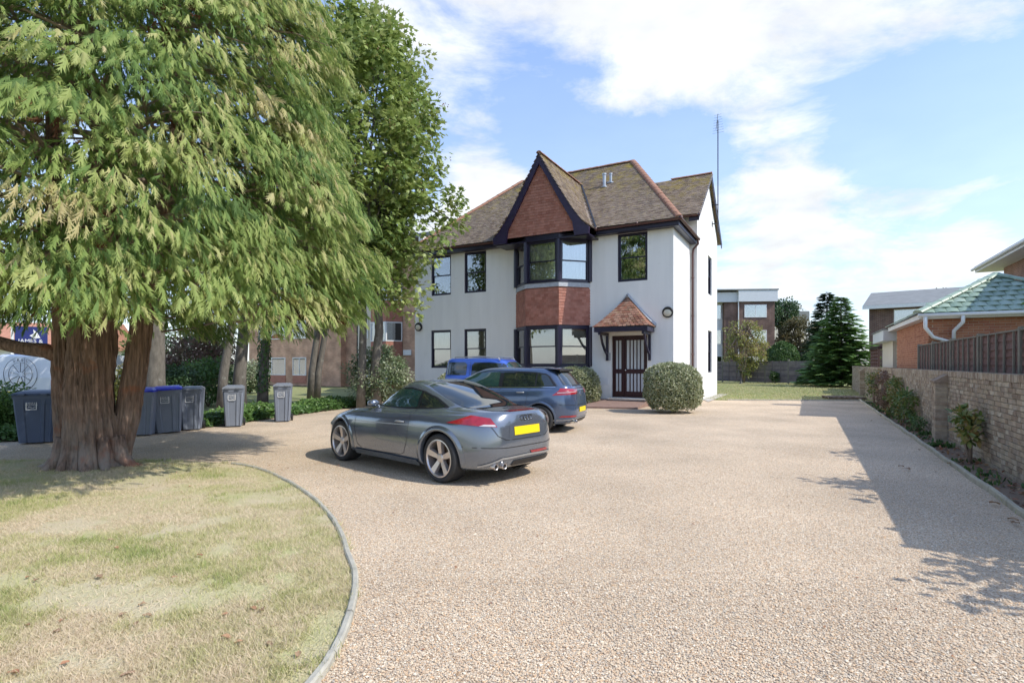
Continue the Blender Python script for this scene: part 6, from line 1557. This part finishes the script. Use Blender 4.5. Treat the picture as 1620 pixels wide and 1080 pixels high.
def broad_tree(name, label, loc, trunk_paths, crown_c, crown_r, mat, n=200, per=90, leaf=.13, tmpl=T_MAPLE, clump=.6, group=None, bark='gbark', seed=0, keys=0, extra=None, inner=.5, squash=.75, limbs=30, upb=.3):
    t = thing(name, label, 'tree', loc, 0, group); mb = MB(); r_ = random.Random(seed)
    for path, rad in trunk_paths: mb.tube(path, rad, 14)
    mb.build('trunk', MT[bark], t, smooth=True)
    c = ellipsoid_centers(crown_c, crown_r, n, inner, None, seed)
    if extra is not None: c = np.vstack([c, extra])
    V, F, R = clump_cloud(c, clump*np.random.default_rng(seed).uniform(.65, 1.2, len(c)), per, leaf, tmpl, squash=squash, shell=.35, droop=.35, upbias=upb)
    link('crown', fast_mesh('crown', V, F, R, mat), t)
    mb = MB(); top = Vector(trunk_paths[0][0][-1])
    for k in range(limbs):
        p = Vector(c[r_.randrange(len(c))]); a = Vector(trunk_paths[k % len(trunk_paths)][0][-2]).lerp(Vector(trunk_paths[k % len(trunk_paths)][0][-1]), r_.random())
        mb.tube([a, a.lerp(p, .5)+Vector((0, 0, .2)), p], [.07, .045, .012], 6, cap=False)
    mb.build('limb', MT[bark], t, smooth=True)
    if keys:
        idx = np.random.default_rng(seed).integers(0, len(c), keys); P = c[idx]+unit(keys)*clump*.85
        P2 = np.repeat(P, 5, axis=0)+rng.normal(size=(keys*5, 3))*.06; N_ = len(P2); f = rng.normal(size=(N_, 3))*.5; f[:, 2] -= 1
        V, F, R = leaves(P2, f, rng.normal(size=(N_, 3)), .07*np.ones(N_), T_SMALL, rng.random(N_)); link('seed_keys', fast_mesh('seed_keys', V, F, R, MT['keys']), t)
    return t
sx, sy = -5.0, 19.0
low = np.array([(1.1, -.6, 3.8), (1.5, -.4, 3.45), (.8, -.7, 4.3), (1.7, -.5, 4.2), (2.5, -.4, 6.1), (.4, -.8, 4.4), (1.3, -.4, 4.8), (2.9, -.2, 6.6), (3.0, -.2, 7.4), (2.7, -.4, 6.9), (2.1, -.5, 5.3)])
broad_tree('sycamore_tree', 'tall leafy sycamore with brown seed keys between the conifer and the white house', (sx, sy, 0),
           [([(-.35, 0, -.05), (-.30, 0, 1.5), (-.25, 0, 3.2), (-.35, 0, 5.2), (-.5, .1, 8)], [.17, .14, .12, .10, .06]), ([(.20, .1, -.05), (.12, .1, 1.4), (.28, .1, 2.7), (.22, .1, 4.2), (.5, .2, 8)], [.18, .16, .15, .13, .07])],
           (-.45, 0, 8.8), (2.85, 3.0, 5.2), MT['syc'], 320, 84, .22, T_MAPLE, .72, seed=3, keys=420, extra=low, limbs=45)
# other trees behind the bins: mostly stems under the conifer skirt
TL = [('ivy_clad_tree', 'slim tree with ivy wrapped round its stem behind the bins', (-9.1, 19.6), .17, .05, 3), ('leaning_tree', 'grey leaning trunk behind the slim bins', (-9.3, 17.2), .14, .12, 4), ('stout_tree', 'stout short grey trunk with a cut look behind the bin standing alone', (-9.0, 17.7), .20, .06, 5),
      ('dark_trunk_tree', 'dark lichen spotted trunk beside the cedar above the blue lidded bins', (-9.7, 14.6), .24, .0, 6), ('twin_stem_tree', 'twin stemmed grey tree in front of the brick apartments', (-9.2, 24.6), .16, .10, 7)]
for nm, lb, (x, y), r, ln_, sd_ in TL:
    paths = [([(0, 0, -.05), (ln_*.5, 0, 1.2), (ln_*2.2, .05, 2.6), (ln_*4, .1, 4.6), (ln_*5, .1, 6.2)], [r*1.25, r, r*.85, r*.7, r*.3])]
    if nm == 'twin_stem_tree': paths.append(([(.24, .05, -.05), (.32, .05, 1.2), (.60, .1, 2.9), (1.1, .1, 5)], [r*1.1, r*.9, r*.8, r*.4]))
    tr = broad_tree(nm, lb, (x, y, 0), paths, (ln_*4, 0, 5.6), (1.9, 1.9, 1.9), MT['syc'] if sd_ % 2 else MT['hedge'], 50, 60, .16, T_MAPLE, .55, seed=sd_, limbs=12)
    if nm == 'ivy_clad_tree':
        n = 900; a = rng.random(n)*2*PI; z = rng.random(n)*3.2+.6; P = np.stack([.2*np.cos(a)+.03*z, .2*np.sin(a), z], 1); d = np.stack([np.cos(a), np.sin(a), 0*a], 1)
        V, F, R = leaves(P, d*.4+np.array([0, 0, -1.0])+.4*rng.normal(size=(n, 3)), d+.3*rng.normal(size=(n, 3)), .10*np.ones(n), T_OVAL, rng.random(n)*.6); link('ivy', fast_mesh('ivy', V, F, R, MT['ivy']), tr)

# ivy ground cover behind the bins
def ivy_cover():
    line = [(-14.5, 10.9), (-11.6, 11.2), (-10.0, 12.0), (-8.8, 13.0), (-8.1, 14.2), (-7.7, 15.8), (-7.2, 17.6), (-6.6, 19.4), (-5.9, 20.6)]
    n = 26000; s = rng.random(n)*(len(line)-1); i = s.astype(int); u = s-i; LN = np.array(line)
    c = LN[i]*(1-u[:, None])+LN[np.minimum(i+1, len(line)-1)]*u[:, None]; d = LN[np.minimum(i+1, len(line)-1)]-LN[i]; d /= np.linalg.norm(d, axis=1, keepdims=True); nrm = np.stack([-d[:, 1], d[:, 0]], 1)
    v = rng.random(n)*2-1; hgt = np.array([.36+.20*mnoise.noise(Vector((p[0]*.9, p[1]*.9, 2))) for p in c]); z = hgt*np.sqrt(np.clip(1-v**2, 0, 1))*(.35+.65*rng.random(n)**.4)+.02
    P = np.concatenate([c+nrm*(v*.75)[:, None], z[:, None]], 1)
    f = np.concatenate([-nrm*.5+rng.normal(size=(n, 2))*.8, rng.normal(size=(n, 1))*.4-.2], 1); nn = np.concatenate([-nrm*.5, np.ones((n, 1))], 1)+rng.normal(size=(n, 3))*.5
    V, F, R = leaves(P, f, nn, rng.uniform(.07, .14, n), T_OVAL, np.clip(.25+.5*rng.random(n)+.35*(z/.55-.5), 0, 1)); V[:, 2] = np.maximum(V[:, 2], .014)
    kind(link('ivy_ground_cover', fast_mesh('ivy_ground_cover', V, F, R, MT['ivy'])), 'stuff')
ivy_cover()

bush('variegated_shrub', 'large shrub with cream edged leaves beneath the sycamore stems', 'shrub', (-4.9, 19.6, 0), (1.25, .9, 1.15), MT['varieg'], 90, 85, .10, T_OVAL, .34, seed=5)
bush('dark_shrub', 'low rounded dark green shrub behind the blue lidded bins', 'shrub', (-11.2, 18.0, 0), (.9, .8, .75), MT['darkleaf'], 50, 80, .09, T_OVAL, .3, seed=6)
bush('golden_shrub', 'bright yellow green shrub behind the dark trunk', 'shrub', (-11.9, 17.0, 0), (.8, .8, .9), MT['yleaf'], 50, 70, .09, T_OVAL, .3, seed=7)
bush('laurel_shrub', 'mid green leafy shrub right of the dark rounded one', 'shrub', (-11.6, 20.5, 0), (1.5, .9, .9), MT['ivy'], 60, 70, .11, T_OVAL, .36, seed=8)
bush('pale_shrub', 'pale yellowish shrub in front of the low brick wing windows', 'shrub', (-14.4, 29.5, 0), (1.1, .9, .95), MT['varieg'], 50, 60, .13, T_OVAL, .4, seed=9)
bush('hedge_shrub', 'bushy green shrub by the van at the left edge', 'shrub', (-11.3, 11.9, 0), (.8, .6, .6), MT['ivy'], 50, 70, .10, T_OVAL, .28, seed=10)
bush('garden_shrub', 'tall mixed green shrub hiding the far garden behind the bins', 'shrub', (-15.5, 25, 0), (2.8, 1.2, 1.9), MT['hedge'], 120, 80, .16, T_OVAL, .5, seed=12)
bush('purple_shrub', 'dark purple leaved shrub under the conifer skirt behind the bins', 'shrub', (-13.0, 22.5, 0), (1.8, 1.0, 1.7), MT['purple'], 90, 70, .13, T_OVAL, .42, seed=13)
clipped('clipped_shrub', 'large clipped silvery green bush at the house corner', 'shrub', (5.30, 17.65, 0), (.86, .80, .79), MT['eleag'], 17000, .062, 3.0, tilt=-.03)
clipped('clipped_shrub', 'clipped silvery bush under the bay window between the hatchback and doorstep', 'shrub', (2.62, 20.75, 0), (.80, .72, .72), MT['eleag'], 10000, .065, 3.2, tilt=-.10)
clipped('clipped_shrub', 'low clipped bush against the house below the left ground floor windows', 'shrub', (-2.2, 22.6, 0), (.9, .5, .62), MT['eleag'], 5000, .07, 3)

# back garden
clipped('topiary_dome', 'tall clipped green dome behind the rear fence', 'topiary', (23.6, 46.9, 0), (1.5, 1.4, 1.72), MT['hedge'], 9000, .13, 2.1, top=.1)
clipped('topiary_dome', 'low wide clipped green mound behind the rear fence', 'topiary', (26.0, 45.8, 0), (1.25, 1.2, 1.34), MT['hedge'], 6000, .13, 2.3)
tr = broad_tree('yellowing_tree', 'small spindly tree with yellowing leaves in front of the rear fence', (19.0, 44.0, 0), [([(0, 0, 0), (.1, 0, 1.5), (.3, 0, 3.2), (.2, 0, 5.0)], [.07, .06, .045, .02]), ([(.05, .05, 0), (-.4, 0, 1.6), (-.7, 0, 3.4), (-.9, 0, 4.6)], [.06, .05, .03, .015])], (.1, 0, 2.9), (1.75, 1.5, 2.3), MT['yleaf'], 95, 42, .17, T_OVAL, .42, seed=15, limbs=40, bark='twig', inner=.3)
broad_tree('olive_brown_tree', 'bushy olive brown tree between the apartments and the spruce', (30.6, 57, 0), [([(0, 0, 0), (0, 0, 2), (0, 0, 4)], [.2, .17, .1])], (0, 0, 3.6), (2.5, 2.0, 2.8), MT['olive'], 120, 70, .26, T_OVAL, .7, seed=16)
def spruce(name, label, loc, H, R0, mat='spruce', z0=.2, seed=0, dens=1.0, leaf=.55):
    t = thing(name, label, 'tree', loc); mb = MB(); mb.tube([(0, 0, 0), (0, 0, H*.6), (0, 0, H)], [H*.025, H*.014, .01], 8); mb.build('trunk', MT['gbark'], t, smooth=True)
    r_ = np.random.default_rng(seed); Ps = []; Fs = []; Sz = []; Rn = []; Nn = []
    z = z0
    while z < H*.985:
        fr = (z-z0)/(H-z0); rad = R0*(1-fr)**.72*(.88+.24*r_.random()); nb = max(5, int((9+8*(1-fr))*dens)); ph = r_.random()*6.3
        for k in range(nb):
            a = ph+2*PI*k/nb+r_.normal()*.12; L = rad*r_.uniform(.75, 1.12); o = np.array([math.cos(a), math.sin(a), 0]); m = max(2, int(L/(leaf*.42))); shade = r_.random()
            for j in range(m):
                s = L*(j+.6)/m; P = o*s; zz = z-.10*s-.05*s*s/L+.22*max(0, s-L*.65)+.06*r_.normal()
                for sd in (-1, 0, 1):
                    if sd and j == 0: continue
                    aa = a+sd*.75; Ps.append((P[0], P[1], zz)); Fs.append((math.cos(aa), math.sin(aa), -.12+.1*r_.normal())); Sz.append(leaf*(.7 if sd else 1)*r_.uniform(.75, 1.1)*(.6+.4*(1-fr))); Rn.append(.15+.45*shade*.6+.35*s/L+.12*r_.normal()); Nn.append((r_.normal()*.2, r_.normal()*.2, 1))
        z += .10+.09*(1-fr)
    V, F, R = leaves(np.array(Ps), np.array(Fs), np.array(Nn), np.array(Sz), T_NEEDLE, np.clip(np.array(Rn), 0, 1)); link('crown', fast_mesh('crown', V, F, R, MT[mat]), t); return t
spruce('spruce_tree', 'dense dark green spruce reaching the lawn at the far end of the brick wall', (22.6, 36.9, 0), 6.2, 2.45, seed=4, dens=.85, z0=.5, leaf=.66)
spruce('spruce_tree', 'taller bluish conifer half hidden behind the dense spruce', (29.9, 51, 0), 8.4, 2.6, 'darkleaf', seed=5, leaf=.95, dens=.6)
broad_tree('far_pine_tree', 'dark distant tree top left of the spruce tip', (30.9, 62, 0), [([(0, 0, 0), (0, 0, 4), (0, 0, 7)], [.25, .2, .1])], (0, 0, 7.4), (2.4, 2, 1.6), MT['darkleaf'], 60, 50, .3, T_OVAL, .7, seed=19)
broad_tree('copper_tree', 'reddish brown tree top showing above the sloping grey roof', (60.5, 78, 0), [([(0, 0, 0), (0, 0, 5), (0, 0, 9)], [.3, .25, .15])], (0, 0, 10.2), (4.2, 3, 1.9), MT['purple'], 80, 50, .4, T_OVAL, 1.0, seed=20)
bb_ = thing('bird_bath', 'small dark bird bath on a thin stem near the rear fence', 'bird bath', (19.35-1.2, 42.6, 0)); q = MB(); q.lathe([(0, 0), (.16, 0), (.14, .05), (.04, .1), (.035, .85), (.1, .92), (.28, 1.0), (.29, 1.03), (.2, .98), (0, .96)], 20, 'z'); q.build('basin', MT['darkmetal'], bb_, smooth=True)
for k, (x, y, s) in enumerate([(21.0, 42.9, .55), (22.3, 41.4, .3), (17.0, 45.5, .4), (24.2, 38.7, .6)]):
    bush('border_plant', ['upright dark leaved plant left of the middle of the rear fence', 'tiny green plant at the foot of the rear fence', 'leafy plant near the bird bath', 'pale leafy plant beside the spruce foot'][k], 'plant', (x, y, 0), (s*.6, s*.5, s), MT['hedge'] if k != 3 else MT['yleaf'], 18, 40, .12, T_OVAL, .2, seed=30+k)

for k, (ly, h) in enumerate(((-9.0, 3.2), (-11.6, 3.5), (-14.4, 3.0))):  # out-of-view trees, added to break up the straight edge of the fence shadow
    p = W(8.5, ly); broad_tree('garden_tree', ['small bushy garden tree behind the fence, nearest the garage', 'taller bushy garden tree in the middle of the row behind the fence', 'low bushy garden tree behind the near end of the fence'][k], (p.x, p.y, 0), [([(0, 0, -.05), (.05, 0, 1.0), (0, .05, 2.2)], [.08, .07, .04])], (0, 0, h-1.0), (1.15, 1.15, .95), MT['hedge'], 34, 44, .15, T_OVAL, .42, seed=50+k, limbs=12)
# plants along the wall
def wall_plant(label, ly, hgt, wid, mat, n=14, per=26, leaf=.07, seed=0, lx=6.6, zlow=.35):
    p = W(lx, ly); t = thing('wall_shrub', label, 'shrub', (p.x, p.y, 0), HA); r_ = random.Random(seed); mb = MB(); cs = []
    for k in range(6):
        a = r_.uniform(0, 2*PI); tip = (r_.uniform(-.10, .10), wid*r_.uniform(-.5, .5), hgt*r_.uniform(.6, 1)); mb.tube([(0, 0, -.02), (r_.uniform(-.06, .06), tip[1]*.35, hgt*.4), tip], [.022, .014, .006], 5)
    mb.build('stem', MT['twig'], t, smooth=True)
    for k in range(n): cs.append((r_.uniform(-.14, .10), wid*r_.uniform(-.5, .5), hgt*r_.uniform(zlow, 1)))
    V, F, R = clump_cloud(np.array(cs), .13, per, leaf, T_OVAL, squash=.9, shell=.2); V[:, 2] = np.maximum(V[:, 2], .015); V[:, 0] = np.minimum(V[:, 0], .18)
    link('foliage', fast_mesh('foliage', V, F, R, mat), t)
wall_plant('small shrub with glossy dark leaves and red tips against the near wall', -9.2, .85, .62, MT['rose'], 14, 26, .11, 1, zlow=.5)
wall_plant('bushy shrub with reddish flower heads at the foot of the wall left of the pier', -2.9, .85, 1.5, MT['rose'], 34, 34, .085, 2, zlow=.15)
wall_plant('tall leafy wall shrub, middle of the group beyond the pier', -.6, 1.1, 1.7, MT['rose'], 36, 30, .085, 3, zlow=.15)
wall_plant('pale pink and green shrub trained on the wall further along', 2.0, 1.25, 2.2, MT['purple'], 34, 26, .085, 4, zlow=.2)
wall_plant('furthest wall shrub, rising near the second pier', 5.0, 1.35, 1.5, MT['rose'], 26, 26, .09, 5, zlow=.3)
wall_plant('low grassy weed clump beside the brick pier', -4.6, .30, .8, MT['hedge'], 14, 26, .06, 6, zlow=.05)

def bed_litter():
    n = 900; ly = rng.uniform(-12.5, 5, n); lx = rng.uniform(6.33, 6.78, n)
    P = np.array([W(a, b, .02) for a, b in zip(lx, ly)]); P[:, 2] += rng.random(n)*.02
    V, F, R = leaves(P, rng.normal(size=(n, 3))*np.array([1, 1, .25]), np.array([0, 0, 1.0])+rng.normal(size=(n, 3))*.4, rng.uniform(.04, .09, n), T_OVAL, rng.random(n)); V[:, 2] = np.maximum(V[:, 2], .016)
    kind(link('leaf_litter', fast_mesh('leaf_litter', V, F, R, MT['dryleaf'])), 'stuff')
    n = 1800; ly = rng.uniform(-12, 6, n); ly += .4*np.sin(ly*3); lx = rng.uniform(6.34, 6.75, n); P = np.array([W(a, b, .012) for a, b in zip(lx, ly)])
    keep = np.array([mnoise.noise(Vector((p[0]*1.6, p[1]*1.6, 9))) > .08 for p in P]); P = P[keep]; n = len(P)
    V, F, R = leaves(P, rng.normal(size=(n, 3))*.5+np.array([0, 0, 1.0]), rng.normal(size=(n, 3)), rng.uniform(.04, .11, n), T_OVAL, rng.random(n)*.8); kind(link('bed_weeds', fast_mesh('bed_weeds', V, F, R, MT['hedge'])), 'stuff')
    n = 380; P = np.stack([rng.uniform(-7.5, -2.5, n), rng.uniform(6.9, 8.9, n), np.full(n, .028)], 1); P = P[rng.random(n) < np.exp(-((P[:, 1]-8.2)/.5)**2)]; n = len(P)
    V, F, R = leaves(P, rng.normal(size=(n, 3))*np.array([1, 1, .2]), np.array([0, 0, 1.0])+rng.normal(size=(n, 3))*.3, rng.uniform(.015, .04, n), T_OVAL, rng.random(n)); kind(link('needle_litter', fast_mesh('needle_litter', V, F, R, MT['dryleaf'])), 'stuff')
bed_litter()

def gravel_bits():
    n = 420; P = []
    while len(P) < n:
        Y = 2.6*math.exp(random.random()*math.log(8)); X = random.uniform(-1, 1)*Y*1.0; P.append((X, Y, .012))
    P = np.array(P); P = P[inside(P, GRAVEL) & ~inside(P, LAWN)]; P = P[[mnoise.noise(Vector((p[0]*.7, p[1]*.7, 4))) > -.05 for p in P]]; n = len(P)
    V, F, R = leaves(P, rng.normal(size=(n, 3))*np.array([1, 1, .15]), np.array([0, 0, 1.0])+rng.normal(size=(n, 3))*.25, rng.uniform(.012, .035, n), T_OVAL, rng.random(n)); V[:, 2] = np.maximum(V[:, 2], .006)
    kind(link('gravel_litter', fast_mesh('gravel_litter', V, F, R, MT['dryleaf'])), 'stuff')
    # grass creeping over both edgings
    Q = np.array([(x+random.uniform(-.05, .05), y+random.uniform(-.05, .05), .02) for x, y in fine for _ in range(26)]); e = [w2(6.31+random.uniform(-.06, .08), random.uniform(-13, 6)) for _ in range(700)]
    Q = np.vstack([Q, np.array([(a, b, .012) for a, b in e])]); Q = Q[[mnoise.noise(Vector((p[0]*2.2, p[1]*2.2, 6))) > .05 for p in Q]]; n = len(Q)
    V, F, R = leaves(Q, rng.normal(size=(n, 3))*.55+np.array([0, 0, 1.0]), rng.normal(size=(n, 3)), rng.uniform(.03, .075, n), (np.array([(0, .05, 0), (0, -.05, 0), (1, 0, .05)]), np.array([(0, 1, 2)])), np.clip(rng.normal(.55, .3, n), 0, 1)); kind(link('edge_grass', fast_mesh('edge_grass', V, F, R, MT['grass'])), 'stuff')
gravel_bits()

# single fallen leaves
def leaf_mesh(i):
    r_ = random.Random(i); mb = MB(); rows = []
    for k in range(6):
        t = k/5; w = .32*math.sin(PI*min(1, t*.95+.04))**.8; cz = .12*math.sin(PI*t)+.06*r_.random(); rows.append([(t, -w, cz+.16*r_.random()), (t, -w*.4, cz-.0), (t, 0, cz-.03), (t, w*.4, cz), (t, w, cz+.2*r_.random())])
    mb.grid(rows, rnd=r_.random()); return mb.mesh('fallen_leaf', MT['dryleaf'], True)
lm_ = [leaf_mesh(i) for i in range(5)]
spots_ = [(40, 990, 0), (95, 1000, 0), (180, 855, 0), (190, 868, 0), (60, 917, 0), (48, 912, 0), (200, 970, 0), (215, 985, 0), (95, 985, 0), (270, 915, 0), (350, 975, 0), (405, 955, 0), (412, 965, 0), (396, 962, 0), (420, 1018, 0), (365, 1010, 0), (385, 1015, 0), (190, 1072, 0), (110, 1048, 0), (232, 955, 0), (160, 915, 0), (300, 770, 0), (225, 975, 0), (470, 1040, 0), (30, 1065, 0), (320, 880, 0)]
for i, (px, py, _) in enumerate(spots_):
    Y = (1.6-.03)*850/(py-575); X = (px-810)/850*Y
    o = link('fallen_leaf', random.choice(lm_), None, (X, Y, .036), (random.uniform(-.2, .2), random.uniform(-.2, .2), random.uniform(0, 6.28))); s = random.uniform(.038, .062); o.scale = (s, s, s)
    tag(o, 'curled brown leaf lying on the front lawn', 'leaf', 'dry leaves on the front lawn')
for i, (px, py) in enumerate([(1600, 826), (1612, 824), (1582, 798), (1440, 743), (1510, 735), (1430, 738), (1455, 712), (1380, 665)]):
    Y = 1.58*850/(py-575); X = (px-810)/850*Y
    o = link('fallen_leaf', random.choice(lm_), None, (X, Y, .02), (random.uniform(-.2, .2), random.uniform(-.2, .2), random.uniform(0, 6.28))); s = random.uniform(.07, .11); o.scale = (s, s, s)
    tag(o, 'dry red brown leaf on the gravel by the timber edging', 'leaf', 'dry leaves by the bed edging')

# pallet
pa = thing('wooden_pallet', 'old wooden pallet lying flat where the drive meets the back lawn', 'pallet', W(5.75, 7.9, 0), HA+.25)
for k in range(3): q = MB(); q.box(-.75, .75, -.5+k*.45, -.40+k*.45, .03, .12); q.build('bearer', MT['pallet'], pa)
for k in range(7): q = MB(); q.box(-.75+k*.215, -.75+k*.215+.13, -.55, .55, .122, .145); q.build('slat', MT['pallet'], pa)
